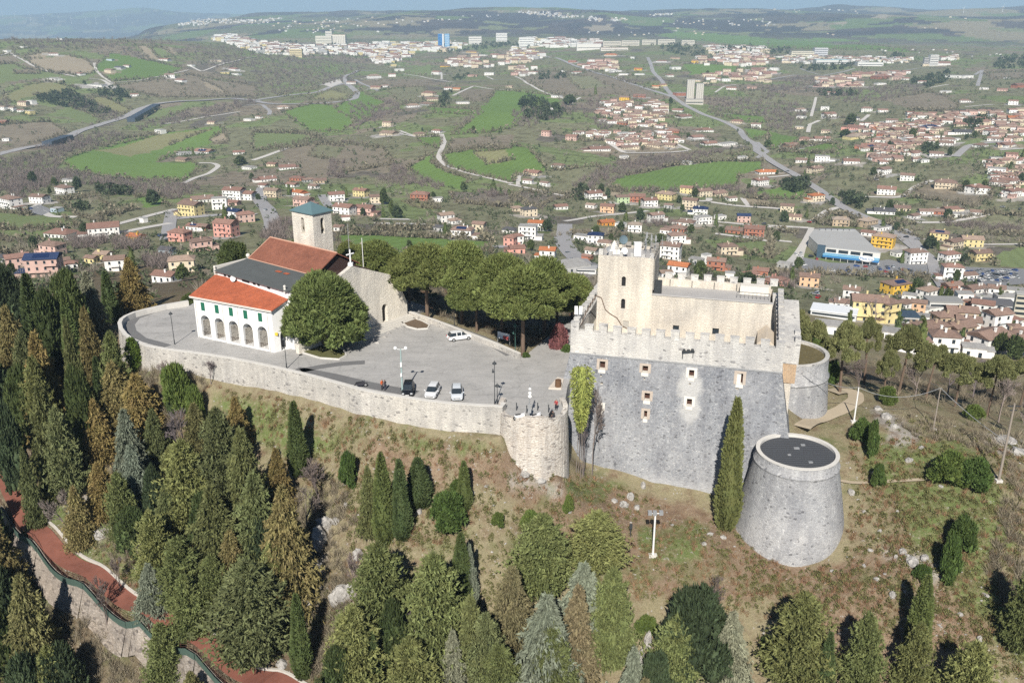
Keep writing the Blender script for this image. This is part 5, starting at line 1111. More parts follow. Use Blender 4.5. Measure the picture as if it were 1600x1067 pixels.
# coarse versions for far gardens
for k in range(3):
    PRO['fd%d' % k] = (lobed_mesh(90 + k, dome_lobes(90 + k, 7, .5, .8, .12, (.18, .26), .3), 420, .13, .4, hf=.9), trunk_mesh(.03, .01, -.05, .4))
    PRO['fc%d' % k] = (conifer_mesh(95 + k, nb=60, ns=5, kt=2, sp=.16, w=.3, prof=lambda h: (1 - h) ** .6 * min(1, h * 6 + .4), core=.75), trunk_mesh(.03, .01, -.05, .4))
    PRO['fo%d' % k] = (twig_mesh(97 + k, 4, .02, .55), None)
TINT = {'k': [(0.165, 0.14, 0.06), (0.135, 0.13, 0.055), (0.18, 0.14, 0.055), (0.115, 0.125, 0.05), (0.10, 0.115, 0.048)], 'g': [(0.125, 0.145, 0.055), (0.15, 0.16, 0.06), (0.12, 0.135, 0.06)], 'b': [(0.195, 0.22, 0.16), (0.175, 0.205, 0.155), (0.22, 0.225, 0.155)],
        't': [(0.21, 0.175, 0.10), (0.19, 0.17, 0.09)], 'd': [(0.055, 0.075, 0.028), (0.065, 0.085, 0.03), (0.05, 0.07, 0.035)], 'c': [(0.075, 0.10, 0.035), (0.065, 0.09, 0.035), (0.085, 0.105, 0.035)], 'p': [(0.14, 0.17, 0.055), (0.145, 0.165, 0.055), (0.155, 0.185, 0.06)],
        'o': [(0.25, 0.21, 0.19), (0.22, 0.18, 0.165), (0.2, 0.17, 0.17)], 's': [(0.08, 0.125, 0.035), (0.07, 0.105, 0.03), (0.11, 0.15, 0.04)]}
DESC = {'k': ("conifer", "olive-brown conifer", "conifer"), 'g': ("conifer", "green conifer with upswept sprays", "conifer"), 'b': ("blue_conifer", "blue-grey drooping conifer", "conifer"), 't': ("conifer", "tan-tipped conifer", "conifer"),
        'd': ("evergreen_tree", "dark broad evergreen tree", "tree"), 'c': ("cypress", "slender dark cypress", "cypress"), 'p': ("umbrella_pine", "green umbrella pine", "pine"), 'o': ("bare_tree", "leafless grey tree", "tree"), 's': ("shrub", "rounded green shrub", "shrub")}
MESHES = {}
def plant(typ, P, H, W, rz=None, tint=None, desc=None, u=None, v=None, lean=0, proto=None, group=None, name=None):
    nm, ds, cat = DESC[typ]; key = proto or ('k' if typ == 't' else typ); keys = [q for q in PRO if q.rstrip('0123456789') == key]; key = random.choice(keys)
    crown, trunk = PRO[key]; rz = random.uniform(0, 6.28) if rz is None else rz; tint = tint or random.choice(TINT[typ]); j = random.uniform(.95, 1.4) if typ in 'kgdc' else random.uniform(.88, 1.12); tint = tuple(x * j for x in tint)
    t = bpy.data.objects.new(name or nm, None if trunk is not None else crown); COL.objects.link(t); t.location = P; t.rotation_euler = (0, 0, rz)
    t.scale = (W, W, H); t.empty_display_size = .1
    if trunk is not None:
        c = bpy.data.objects.new("crown", crown); COL.objects.link(c); c.parent = t; c.color = (*tint, 1)
        k_ = bpy.data.objects.new("trunk", trunk); COL.objects.link(k_); k_.parent = t
        if typ == 'p' : k_.scale = (H / W * .8,) * 2 + (1,)
        elif typ in 'kgbtdc': k_.scale = (min(1.2, H / W * .5),) * 2 + (1,)
    else: t.color = (*tint, 1)
    t['category'] = cat; t['group'] = group or (cat + "s on the castle hill"); 
    size = "tall " if H > 13 else "short " if H < 6.5 else ""
    reg(t, desc or (size + ds), u, v); return t
def at_px(typ, u, vt, vb, w_, **kw):
    h_ = hit(u, vb)
    if h_ is None: return None
    w_ = w_ * {'k': 1.05, 'g': .98, 'b': .98, 't': .95, 'p': 1.02, 'd': 1.0, 's': 1.1}.get(typ, 1.0); d_ = prj(*h_)[2]; top = PY(u, vt, h_.y); H = max(1.0, top.z - h_.z); W = w_ * d_ / FPX
    h_.z -= .1
    return plant(typ, h_, H, W, u=u, v=(vt + vb) / 2, **kw)
TREES = """d 20 405 530 70;c 66 425 570 36;d 92 440 600 55;d 120 412 560 60;c 122 450 590 26;b 150 425 530 46;c 176 422 505 24;k 212 403 490 48;c 193 440 485 15;k 40 480 640 60;k 85 520 690 62;d 10 555 690 70;k 132 500 670 36;c 163 555 645 22;
c 28 665 762 30;k 92 600 770 60;k 188 565 660 60;k 228 585 700 74;k 160 625 720 50;g 112 640 780 54;b 212 640 765 60;b 220 695 805 60;d 212 785 872 56;k 166 722 805 52;g 302 690 830 84;g 356 640 800 74;k 312 630 710 50;k 396 670 850 74;g 250 800 910 62;g 292 840 950 74;
k 346 760 905 84;k 412 740 905 84;k 458 760 950 84;g 402 880 1025 130;b 242 880 955 54;g 340 870 960 60;c 474 925 1058 30;g 264 975 1070 62;k 15 800 960 80;k 68 900 1075 84;d 20 940 1110 80;d 110 1000 1130 80;k 310 1050 1140 60;d 60 1010 1160 80;k -10 860 1040 80;
c 468 625 742 30;c 602 705 846 34;c 629 715 841 30;c 655 713 790 40;c 726 718 795 23;k 580 728 832 36;g 846 805 925 96;g 932 800 885 92;g 598 850 1005 100;g 682 868 1045 104;g 560 950 1090 96;k 738 930 1070 60;b 735 850 935 28;c 722 830 942 32;
t 800 885 1010 78;b 852 930 1100 116;b 908 880 1005 92;t 900 915 1065 74;g 645 1000 1130 96;b 710 985 1100 54;g 952 890 1045 74;c 586 985 1095 32;d 1078 905 1065 130;g 1050 965 1090 80;b 1135 955 1070 74;g 1242 930 1072 104;c 1430 895 1012 36;g 1340 960 1085 64;g 1420 975 1085 60;
c 1282 985 1100 30;g 1502 1005 1130 86;b 985 1010 1130 60;t 1000 1060 1180 70;g 780 1010 1130 80;k 505 1060 1160 50;g 1590 880 1020 60;
k 150 480 600 40;k 100 470 590 44;d 50 560 700 60;k 250 640 730 44;k 270 760 850 50;c 270 600 650 14;d 330 700 780 50;k 375 620 700 40;k 440 700 800 44;g 440 840 960 60;k 60 700 830 30;d 30 620 780 50;g 80 560 720 50;d 140 560 720 50;g 190 520 640 44;d 5 480 620 60;g 60 520 660 50;d 250 720 830 44;g 200 740 850 50;d 330 760 870 60;g 280 700 800 50;d 420 800 920 60;d 380 900 1000 60;g 300 900 1000 60;d 20 880 1020 80;g 100 1010 1140 60;d 0 760 900 60;g 760 960 1090 70;g 860 980 1120 80;d 620 930 1060 60;d 1020 1010 1130 60;g 690 930 1060 60;d 530 1000 1120 50;k 130 760 850 44;k 370 830 930 60"""
for ln_ in TREES.replace('\n', '').split(';'):
    q = ln_.split(); at_px(q[0], float(q[1]), float(q[2]), float(q[3]), float(q[4]))
at_px('c', 1134, 618, 826, 38, tint=(0.115, 0.125, 0.045), desc="tall olive-green pointed cypress casting its shadow on the castle wall")
for (u, vt, vb, w_) in [(700,762,820,62),(778,798,821,22),(828,794,826,34),(715,745,775,30),(888,770,800,18),(860,885,905,30),(1360,650,715,22),(1345,650,690,36),(1262,520,545,30),(1275,528,548,26),(1480,700,755,60),(1520,710,760,50),(1500,800,860,44),(1480,830,905,36),(1440,880,905,30),(1370,720,760,24),(1300,560,600,30),(1385,600,630,30),(1520,630,655,34),(280,560,640,50),(308,595,660,30),(545,700,760,30),(1010,960,990,40),(1200,990,1020,30)]:
    at_px('s', u, vt, vb, w_)
for (u, vt, vb, w_) in [(290,640,730,60),(500,720,800,70),(480,760,830,50),(640,950,1040,60),(110,760,850,50),(350,850,900,60),(240,830,900,44),(190,870,930,40),(560,860,960,50),(170,900,990,50),(260,560,620,40),(1310,560,600,40),(1560,590,660,60),(1600,620,700,50),(1520,560,620,50),(1340,560,615,40),(1480,560,620,50),(1430,560,620,46),(1400,1010,1070,60),(1120,900,960,40),(330,560,600,26)]:
    at_px('o', u, vt, vb, w_)
# umbrella pines: the big one before the church, the grove behind the low wall, those beyond the castle's far tower
at_px('p', 511, 420, 556, 138, proto='q', tint=(0.13, 0.165, 0.055), desc="huge round-headed pine standing alone in front of the church")
for (u, vt, vb, w_) in [(590,372,470,90),(668,376,504,120),(722,373,506,104),(640,392,482,80),(785,392,524,118),(817,412,555,132),(850,396,530,104),(893,425,522,86),(745,430,518,96),(560,380,455,60),(870,430,520,70),(545,375,440,40)]:
    at_px('p', u, vt, vb, w_, group="umbrella pines behind the square")
for (u, vt, vb, w_) in [(1266,496,590,64),(1312,500,615,72),(1350,492,600,56),(1404,502,615,84),(1446,535,625,60),(1492,548,635,84),(1542,552,650,70),(1592,548,640,60),(1380,545,625,44),(1240,480,560,50)]:
    at_px('p', u, vt, vb, w_, tint=(0.17, 0.18, 0.075), proto='r', desc="loose olive umbrella pine", group="umbrella pines beyond the castle")
for (u, vt, vb, w_) in [(470,365,450,46),(540,385,440,40),(370,372,440,60),(300,455,490,40)]: at_px('d', u, vt, vb, w_)
# young poplar leafing out against the castle
P_ = hit(905, 742); tp = thing("young_poplar", "slim poplar in fresh yellow-green leaf at the castle's front left edge", "tree", P_)
d_ = prj(*P_)[2]; H_t = PY(905, 572, P_.y).z - P_.z
c_ = cypress_mesh(77, 3400, .18); c_.materials[0] = M_leaf2; lv = link("leaves", c_, tp); lv.scale = (3.7, 3.7, -H_t * .6); lv.location = (0, 0, H_t); lv.color = (0.27, 0.30, 0.085, 1)
for k in range(4):
    mb = MB(); a = k * 1.7; mb.tube((math.cos(a) * .5, math.sin(a) * .5, -.3), (math.cos(a) * .25, math.sin(a) * .25, H_t * .7), .06, .03, 5); mb.obj("stem", M_barkg, tp)
for (u, vt, vb, w_) in [(925,600,742,36),(912,620,742,30)]: at_px('o', u, vt, vb, w_, desc="thin leafless sapling")
at_px('s', 874, 500, 548, 30, tint=(0.24, 0.10, 0.10), desc="shrub covered in red blossom beyond the castle corner"); at_px('s', 886, 536, 556, 26); at_px('s', 822, 549, 560, 16)
# ivy on the retaining wall and on the rear tower
def ivy(u0, v0, u1, v1, n, nrm, tint, label, Y):
    r = np.random.default_rng(5); P = []
    for k in range(n):
        fu, fv = r.random(), r.random(); wd = math.sin(math.pi * min(1, fv * .8 + .1)); u = (u0 + u1) / 2 + (fu - .5) * (u1 - u0) * wd + (fv - .5) * 8; v = v0 + (v1 - v0) * fv
        P.append(tuple(PR(u, v, Y) + Vector((r.normal(0, .1), r.normal(0, .15) - .2, r.normal(0, .1)))))
    P = np.array(P); D = unit(np.array(nrm)[None] + r.normal(0, .6, P.shape)); V, F = tris(P, D, .3 + .25 * r.random(n), np.full(n, .13), r)
    c = V.mean(0); o = link("ivy", npmesh("ivy", V - c, F, [M_leaf2])); o.location = c; o.color = (*tint, 1); tag(o, label, "ivy")
q = PZ(208, 535, 1); ivy(197, 528, 222, 578, 1600, (-.4, -1, .2), (0.10, 0.15, 0.03), "bright green ivy hanging down the west bend of the retaining wall", q.to_2d().length - .7)
ivy(1238, 595, 1250, 640, 350, (0, -1, .1), (0.17, 0.18, 0.05), "yellowish creeper climbing the foot of the rear round tower", 141)
# woods and scrub nobody could count: one mesh of bare clumps, one of evergreens
def clump_t(seed, n, wide, leafy, fine=1.0):
    r = np.random.default_rng(seed)
    if leafy: d = unit(r.normal(size=(n, 3))); d[:, 2] = abs(d[:, 2]); P = d * np.array([.42, .42, .8]) * r.uniform(.6, 1, (n, 1)) + np.array([0, 0, .1]); D = unit(d + r.normal(0, .5, (n, 3))); V, F = tris(P, D, np.full(n, .32 * fine), np.full(n, .16 * fine), r)
    else: P = np.stack([r.normal(0, .12, n), r.normal(0, .12, n), r.random(n) * .3], -1); D = unit(np.stack([r.normal(0, .55, n), r.normal(0, .55, n), np.full(n, 1)], -1)); V, F = tris(P, D, .5 + .5 * r.random(n), np.full(n, wide), r)
    return V
def inst(T, P, s_, r):
    out = []; a = r.random(len(P)) * 6.28
    for k in range(len(T)):
        m = np.arange(len(P)) % len(T) == k; V = T[k][None] * s_[m, None, None]; c, n_ = np.cos(a[m])[:, None], np.sin(a[m])[:, None]
        out.append((np.stack([V[..., 0] * c - V[..., 1] * n_, V[..., 0] * n_ + V[..., 1] * c, V[..., 2]], -1) + P[m, None]).reshape(-1, 3))
    return np.vstack(out)
def mass(name, polys, per, hgt, leafy, tint, label, n=22, wide=.045, uw_=1.0, fine=1.0):
    r = np.random.default_rng(len(polys)); UV = []
    for tile, s_ in polys:
        pl = P4(*tile, s_); xs = [p[0] for p in pl]; ys = [p[1] for p in pl]; ar = abs(sum(a[0] * b[1] - b[0] * a[1] for a, b in zip(pl, pl[1:] + pl[:1]))) / 2; need = int(ar / per); got = 0
        X = r.uniform(min(xs), max(xs), need * 6 + 10); Y = r.uniform(min(ys), max(ys), need * 6 + 10); k = inpoly(X, Y, pl); UV += list(zip(X[k][:need], Y[k][:need]))
    H = hit_many(UV); H = H[~np.isnan(H[:, 0])]; T = [clump_t(s_, n, wide, leafy, fine) for s_ in range(6)]; Vs = []
    D = np.linalg.norm(H[:, :2], axis=1)
    V = inst(T, H - np.array([0, 0, .3]), hgt * r.uniform(.55, 1.25, len(H)) * (1 + np.minimum(1.2, D / 3500)), r); o = link(name, npmesh(name, V, np.arange(len(V)).reshape(-1, 3), [M_leaf2])); o.color = (*tint, 1); tag(o, label, name.replace('_', ' '), kind='stuff'); return o
BARE = [(TF,"0,340 200,350 400,330 700,350 750,400 560,500 420,540 200,580 0,620"),(TE,"1150,280 1540,300 1600,350 1600,430 1250,380 1100,340"),(TE,"-60,240 240,250 900,240 1250,250 1100,275 700,300 400,310 200,290 -60,270"),(TE,"850,790 1000,740 1250,680 1600,610 1600,650 1300,740 1000,800 860,820"),
(TE,"220,930 450,860 700,820 850,860 700,900 400,960"),(TE,"430,580 620,660 780,740 700,765 450,680"),(TD,"-60,110 200,110 380,40 560,-20 640,-20 400,110 370,160 480,200 640,230 640,290 400,260 160,330 -60,320"),(TD,"640,230 1150,270 1260,310 1100,370 800,350 600,320"),
(PX,"585,185 640,155 622,172 560,205 545,200"),(TA,"860,240 1100,340 1180,350 1160,390 900,360 760,330"),(TA,"470,200 550,220 560,330 440,300"),(TA,"100,600 240,560 230,700 20,700"),(TB,"370,360 520,270 620,230 800,180 1000,170 1200,150 1340,150 1100,220 800,280 640,330 600,380 420,400"),
(TB,"620,385 1100,390 1400,370 1600,430 1600,460 1400,400 1100,400 640,410"),(TG,"1180,620 1560,620 1600,720 1240,700"),(TG,"420,660 560,600 540,700 640,800 560,820 440,720"),(TH,"-60,560 120,500 200,480 400,490 250,560 0,640"),(TH,"-60,650 180,640 240,720 170,830 0,800"),
(TH,"300,560 900,540 1000,570 700,640 500,650 350,620"),(TG,"680,480 860,520 820,540 680,510"),(TF,"800,640 900,620 920,690 770,740 740,720"),(TF,"1230,790 1400,700 1430,700 1300,790"),(TE,"760,300 860,310 880,350 780,350"),(TD,"700,610 900,600 920,680 720,690"),(TD,"880,740 1060,720 1040,800 900,800"),
(TD,"400,620 700,620 600,680 420,680"),(TG,"0,700 400,640 420,700 100,800 0,790"),(TA,"1380,400 1600,410 1600,440 1400,430"),(TB,"820,590 1030,590 1030,620 850,620"),(TC,"60,690 130,690 130,740 80,760"),(TC,"820,440 1180,470 1180,490 820,460"),
(PX,"540,150 560,160 600,170 590,185 555,200"),(PX,"0,290 90,265 95,280 20,320"),(TE,"0,620 100,640 60,700 0,700"),(TE,"1290,380 1600,390 1600,430 1340,430"),(TA,"540,80 700,95 690,115 540,100")]
mass("bare_woodland", BARE, 13, 5.0, False, (0.20, 0.165, 0.15), "purple-grey leafless woods and hedges spread over the valley", n=30, wide=.024)
EVG = [(TE,"230,600 450,570 560,640 700,700 640,720 450,680 250,640"),(TE,"610,560 780,560 820,620 720,640 620,600"),(TF,"1120,335 1400,275 1590,270 1590,290 1330,320 1180,345"),(TG,"730,280 860,270 980,330 1080,370 1160,360 1220,340 1120,275 1000,280 900,290"),(TG,"150,470 340,470 330,500 170,500"),(TG,"50,610 120,600 320,700 300,740 200,760 60,740"),
(TH,"230,420 560,400 540,430 280,450 100,420"),(TH,"1400,380 1700,330 1700,440 1400,430"),(TH,"760,350 880,345 880,370 770,370"),(TH,"900,500 1120,450 1130,510 1000,550 900,530"),(TH,"1230,760 1360,740 1340,810 1250,800"),(TH,"310,570 560,580 560,610 320,600"),(TF,"1220,490 1320,460 1330,490 1240,510"),(TF,"1150,590 1220,580 1200,680 1150,670"),
(TD,"600,300 830,320 830,350 620,340"),(TD,"390,400 510,420 580,430 500,440"),(TF,"180,270 260,265 240,280 180,280"),(TF,"440,290 540,285 540,300 450,305"),(TG,"1320,300 1500,280 1500,310 1340,330"),(TB,"380,430 430,380 470,400 440,460"),(TC,"330,310 470,320 440,350 420,380 340,340"),(TG,"380,165 520,170 500,175 380,170"),(TG,"360,80 500,75 500,90 370,92"),
(TH,"-20,310 140,310 140,340 -20,340"),(TE,"0,225 100,225 120,240 0,240"),(TE,"740,220 860,215 880,232 740,232"),(TC,"60,250 180,250 180,300 80,300"),(TC,"720,90 780,90 780,120 730,120"),(TG,"0,280 160,290 150,305 0,300")]
mass("evergreen_woodland", EVG, 13, 6.5, True, (0.055, 0.072, 0.035), "dark evergreen plantations and thickets in the valley", n=26)
# undergrowth on the castle hill
HB = [(PX,"330,700 540,860 560,1067 480,1067 440,900 330,800"),(PX,"0,520 200,520 260,620 300,760 200,900 100,800 0,700"),(PX,"140,960 260,1000 380,1067 0,1067 0,930"),(PX,"380,900 560,820 540,760 470,740 380,800"),(PX,"1360,560 1600,560 1600,660 1380,620"),(PX,"1380,640 1600,680 1600,720 1420,680"),(PX,"240,570 330,600 300,680 230,640"),(PX,"1580,720 1600,740 1600,1000 1540,900"),(PX,"540,430 900,440 900,540 820,540 640,480 560,470")]
mass("undergrowth", HB, 70, 1.7, False, (0.25, 0.215, 0.155), "dry brown brambles and leafless undergrowth on the hill slopes", n=40, wide=.018)
GR = [(PX,"1150,780 1165,860 1240,895 1320,880 1330,760 1420,740 1430,960 1150,930"),(PX,"330,600 560,650 700,690 780,690 800,760 700,860 600,860 480,760"),(PX,"800,700 1160,830 1250,900 1420,880 1420,1000 960,930 800,820"),(PX,"1320,680 1600,700 1600,1060 1450,1000 1380,860"),(PX,"60,770 320,940 320,1000 180,900"),(PX,"500,900 560,860 560,1067 490,1067")]
mass("brambles", GR + [(PX,"540,760 800,800 960,900 900,1060 560,1060"),(PX,"1380,640 1600,680 1600,1060 1500,1060 1400,860")], 110, .85, True, (0.15, 0.15, 0.06), "low olive brambles and heather on the castle slope", n=60, fine=.55)
mass("dead_bracken", GR + HB[-3:], 110, .9, False, (0.28, 0.17, 0.10), "rust-brown dead bracken on the castle slope", n=26, wide=.03)
mass("dry_grass", GR, 16, .42, False, (0.33, 0.28, 0.17), "straw-coloured dry grass on the castle slope", n=14, wide=.05)
mass("green_grass", GR[:2] + GR[3:], 30, .35, False, (0.14, 0.19, 0.06), "fresh green grass tufts on the castle slope", n=14, wide=.06)
# ---------------------------------------------------------------- rocks, red path's furniture, lamps, poles, cars, people
M_rock, t_, b_r = newmat("limestone"); c_ = mix(t_, (0.52, 0.50, 0.47), (0.27, 0.26, 0.245), ramp(t_, noise(t_, 1.1, 7, .7), [(.4, (0, 0, 0)), (.65, (1, 1, 1))])); t_.links.new(c_, b_r.inputs['Base Color']); bump(t_, b_r, noise(t_, 2.5, 8, .75), 1.0, .25)
def rock_mesh(seed, n=3, sq=.6):
    bm = bmesh.new(); bmesh.ops.create_icosphere(bm, subdivisions=n, radius=1); r = random.Random(seed); o = r.uniform(0, 50)
    P = np.array([v.co[:] for v in bm.verts]); d = 1 + .9 * fbm(P[:, 0] * 1.4 + o, P[:, 1] * 1.4 + P[:, 2] * 1.1 + o, 3, seed) + .35 * fbm(P[:, 0] * 4 + o, P[:, 2] * 4 + P[:, 1] * 3, 2, seed)
    for v, k in zip(bm.verts, d): v.co = v.co * float(k); v.co.z *= sq
    me = bpy.data.meshes.new("rock"); bm.to_mesh(me); bm.free(); me.materials.append(M_rock); return me
ROCKS = [rock_mesh(s_, 3, .55 + .1 * (s_ % 3)) for s_ in range(6)]
def rock(u, v, w_, h_=None, desc="pale limestone boulder", deep=.5, ry=1.0):
    p = hit(u, v)
    if p is None: return
    d_ = prj(*p)[2]; s_ = w_ * d_ / FPX / 2; o = link("rock", random.choice(ROCKS)); o.location = p + Vector((0, 0, s_ * .15)); o.rotation_euler = (0, 0, random.random() * 6.28 if ry == 1.0 else ry)
    o.scale = (s_, s_ * random.uniform(.6, .9), (h_ or w_ * .7) * d_ / FPX / 1.1 * .8); o['category'] = "rock"; o['group'] = "limestone rocks on the slopes"; reg(o, desc, u, v)
for q in """500 850 34 70;492 905 30 60;480 950 30 50;508 822 26 30;532 935 40 50;548 925 20 30;1005 760 12 18;985 778 14 14;975 790 16 12;995 795 14 14;960 783 12 10;1385 652 20 14;1372 640 14 10;1398 668 14 12;1366 672 10 10;1572 690 34 12;1590 708 26 14;1366 742 12 16;1330 770 14 10;1425 880 24 16;1445 872 18 12;1410 862 16 9;1436 888 14 9;1418 870 12 8;1400 870 10 7;
562 1010 24 60;575 960 14 20;440 1040 24 16;305 775 30 10;135 820 30 16;160 835 26 14;118 800 16 20;185 815 22 14;178 835 16 12;288 990 12 8;820 742 22 10;845 752 18 10;860 745 14 8;642 780 14 8;655 800 12 14;690 808 10 8;615 800 12 14;590 770 8 6;1350 884 8 6;1370 905 10 7;1395 930 12 12;1300 892 8 6;1045 700 6 4;1000 1040 14 60;1012 1010 16 50;1050 820 6 4;1130 840 10 6;1110 835 12 6;1100 850 10 6;1345 1000 14 8;1500 960 10 6;1540 930 12 6;1530 1000 10 14;1470 760 10 6;1420 720 12 8;1440 700 10 8;760 760 8 5;890 800 8 5;540 790 10 10;525 815 16 14;200 790 12 10;560 870 20 24;598 885 14 18;470 1000 16 30;1240 735 8 6;1350 800 8 6;1375 830 8 6;1402 800 8 6;1360 860 9 7""".replace('\n', '').split(';'):
    a = [float(x) for x in q.split()]; rock(*a)
chips = np.array([(random.uniform(320, 1600), random.uniform(620, 1060)) for _ in range(1500)]); Hc = hit_many(chips); Hc = Hc[~np.isnan(Hc[:, 0])]; kd = (fbm(Hc[:, 0] / 14, Hc[:, 1] / 14, 3, 91) > -.02); Hc = Hc[kd]
bm = bmesh.new(); bmesh.ops.create_icosphere(bm, subdivisions=1, radius=1); ic = np.array([v.co[:] for v in bm.verts]); icf = np.array([[v.index for v in f.verts] for f in bm.faces]); bm.free(); Vs = []; Fs = []
for i, p in enumerate(Hc):
    s_ = .05 + .22 * random.random() ** 3; Vs.append(ic * (1 + .3 * rng.normal(size=(12, 1))) * np.array([s_, s_ * random.uniform(.5, 1), s_ * .5]) + p); Fs.append(icf + 12 * i)
tag(link("loose_stones", npmesh("loose_stones", np.vstack(Vs), np.vstack(Fs), [M_rock])), "small pale stones scattered over the castle slope", "stones", kind='stuff')
# red path: kerb on the uphill side, railing and green mesh fence on a rubble wall on the downhill side
RPd = []
for a, b_ in zip(RP[4:], RP[5:]):
    n = max(1, int(math.dist(a[:2], b_[:2]) / 1.5)); RPd += [(a[0] + (b_[0] - a[0]) * k / n, a[1] + (b_[1] - a[1]) * k / n) for k in range(n)]
for _ in range(70): RPd = [RPd[0]] + [((RPd[i - 1][0] + 2 * RPd[i][0] + RPd[i + 1][0]) / 4, (RPd[i - 1][1] + 2 * RPd[i][1] + RPd[i + 1][1]) / 4) for i in range(1, len(RPd) - 1)] + [RPd[-1]]
up, dn = off_line(RPd, 1.55), off_line(RPd, -1.55)
mb = MB()
for a, b_ in zip(up, up[1:]):
    d = Vector((b_[0] - a[0], b_[1] - a[1], 0)).normalized(); nn = Vector((-d.y, d.x, 0)) * .16; za, zb = zat(*a) + .25, zat(*b_) + .25
    A = [Vector((a[0], a[1], za)) + nn, Vector((a[0], a[1], za)) - nn, Vector((b_[0], b_[1], zb)) - nn, Vector((b_[0], b_[1], zb)) + nn]; dz = Vector((0, 0, -.5))
    mb.add(A + [q + dz for q in A], [(0, 1, 2, 3), (1, 5, 6, 2), (0, 3, 7, 4)])
tag(mb.obj("kerb", M_curb), kind='structure')
M_gmesh = plain("green_mesh", (0.07, 0.11, 0.09), .7, var=.2); M_rail = plain("rusty_rail", (0.10, 0.05, 0.04), .6)
fn = thing("mesh_fence", "green mesh fence with dark railing along the red path above a rubble wall", "fence"); mr, mg, mw = MB(), MB(), MB()
dn2 = off_line(RPd, -1.65)
for i, (a, b_) in enumerate(zip(dn2, dn2[1:])):
    za, zb = zat(*RPd[i]), zat(*RPd[i + 1]); A, B = Vector((a[0], a[1], za)), Vector((b_[0], b_[1], zb)); U = Vector((0, 0, 1))
    for h_ in (.35, .7, 1.05): mr.tube(A + U * h_, B + U * h_, .022, n=4, cap=False)
    mr.tube(A, A + U * 1.1, .04, n=4)
    d = (B - A).normalized(); nn = Vector((-d.y, d.x, 0)); oa, ob = A - nn * .5, B - nn * .5; mg.quad(oa - U * .7, ob - U * .7, ob + U * .4, oa + U * .4); 
    fa, fb_ = A - nn * 2.0, B - nn * 2.0; fa.z = za - 4.5; fb_.z = zb - 4.5; mw.quad(fa, fb_, ob - U * .7, oa - U * .7); mw.quad(oa - U * .7, ob - U * .7, B + U * .02, A + U * .02)
mr.obj("railing", M_rail, fn); mg.obj("mesh_panel", M_gmesh, fn)
tag(mw.obj("retaining_wall", mason('rough_rubble', (0.44, 0.39, 0.34), (0.30, 0.27, 0.235), (0.33, 0.28, 0.23), 0.6, 0.35, stain=(0.22, 0.18, 0.15), stain_amt=.5, speck=.15)), "rough rubble retaining wall below the green fence of the red path", "wall")
# lamps and poles
M_lampg = plain("lamp_green", (0.05, 0.12, 0.10), .5); M_bulb = plain("lamp_glass", (0.75, 0.76, 0.76), .3)
def lamp(u, v, H, desc, arm=True, mat=None, z=0):
    p = PZ(u, v, z); t = thing("street_lamp", desc, "street lamp", p, random.uniform(0, 6)); mb = MB(); mb.tube((0, 0, 0), (0, 0, .9), .11, .08, 8); mb.tube((0, 0, .9), (0, 0, H), .06, .045, 8); mb.obj("pole", mat or M_iron, t)
    mb = MB(); mb.lathe([(.05, H + .35), (.12, H + .25), (.34, H + .02), (.3, H - .08)], 12); mb.ball((0, 0, H), .17, 8); mb.tube((0, 0, H + .3), (0, 0, H + .5), .03, n=6)
    if arm: mb.tube((0, 0, H * .78), (.45, 0, H * .82), .03, n=5); mb.lathe([(.03, H * .86), (.17, H * .76)], 10, c=(.45, 0))
    mb.obj("lamp_head", mat or M_iron, t); return t
lamp(273, 538, 5.4, "black street lamp at the west bend of the wall, left of the white hall", False); lamp(448, 576, 4.9, "black street lamp by the wall in front of the hall's last arch", False)
lamp(773, 632, 6.3, "tall black double street lamp at the east end of the wall"); lamp(777, 631, 2.8, "shorter black lamp beside the tall double one", False); lamp(805, 556, 5.2, "green street lamp beside the umbrella pine at the low wall's end", True, M_lampg); lamp(710, 512, 3.4, "black lamp standing against the low wall near the white car", True)
p = PZ(629, 617, 0); t = thing("floodlight_mast", "pale green mast with two white globes beside the black car", "lamp post", p); H = 7.2; mb = MB(); mb.tube((0, 0, 0), (0, 0, H), .15, .09, 10); mb.obj("pole", plain("mast_green", (0.33, 0.43, 0.42), .5), t)
for sx_ in (-.75, .75):
    mb = MB(); mb.tube((0, 0, H - .1), (sx_, 0, H), .05, n=6); mb.ball((sx_, 0, H + .12), .28, 10); mb.obj("globe_lamp", M_bulb, t)
mb = MB(); mb.box(-.12, .12, -.3, -.1, 4.5, 5.2); mb.box(-.14, .1, -.35, -.12, 3.0, 3.5); mb.obj("box", M_wht, t)
p = PZ(827, 655, 0); t = thing("signpost", "grey post with small white signs behind the parked motorbikes", "signpost", p); mb = MB(); mb.tube((0, 0, 0), (0, 0, 5.2), .07, n=8); mb.obj("pole", M_steel, t)
for z_, a in ((4.6, .18), (4.0, .22), (3.5, .25)):
    mb = MB(); mb.lathe([(.01, -.02), (a, -.02), (a, .02), (.01, .02)], 16); o = mb.obj("sign_plate", M_wht, t, loc=(.05, -.1, z_)); o.rotation_euler = (R(90), 0, 0)
mb = MB(); mb.box(-.2, .25, -.15, .1, 1.0, 2.3); mb.obj("meter_box", M_steel, t)
for i, (u, v) in enumerate([(807, 641), (840, 641), (857, 644), (823, 645)]):
    p = PZ(u, v, 0); mb = MB(); mb.tube((0, 0, 0), (0, 0, 1.05), .07, n=8); mb.ball((0, 0, 1.1), .09, 8); o = mb.obj("bollard", M_iron); o.location = p; o['category'] = "bollard"; o['group'] = "bollards by the bastion"; reg(o, "thin black bollard on the square", u, v)
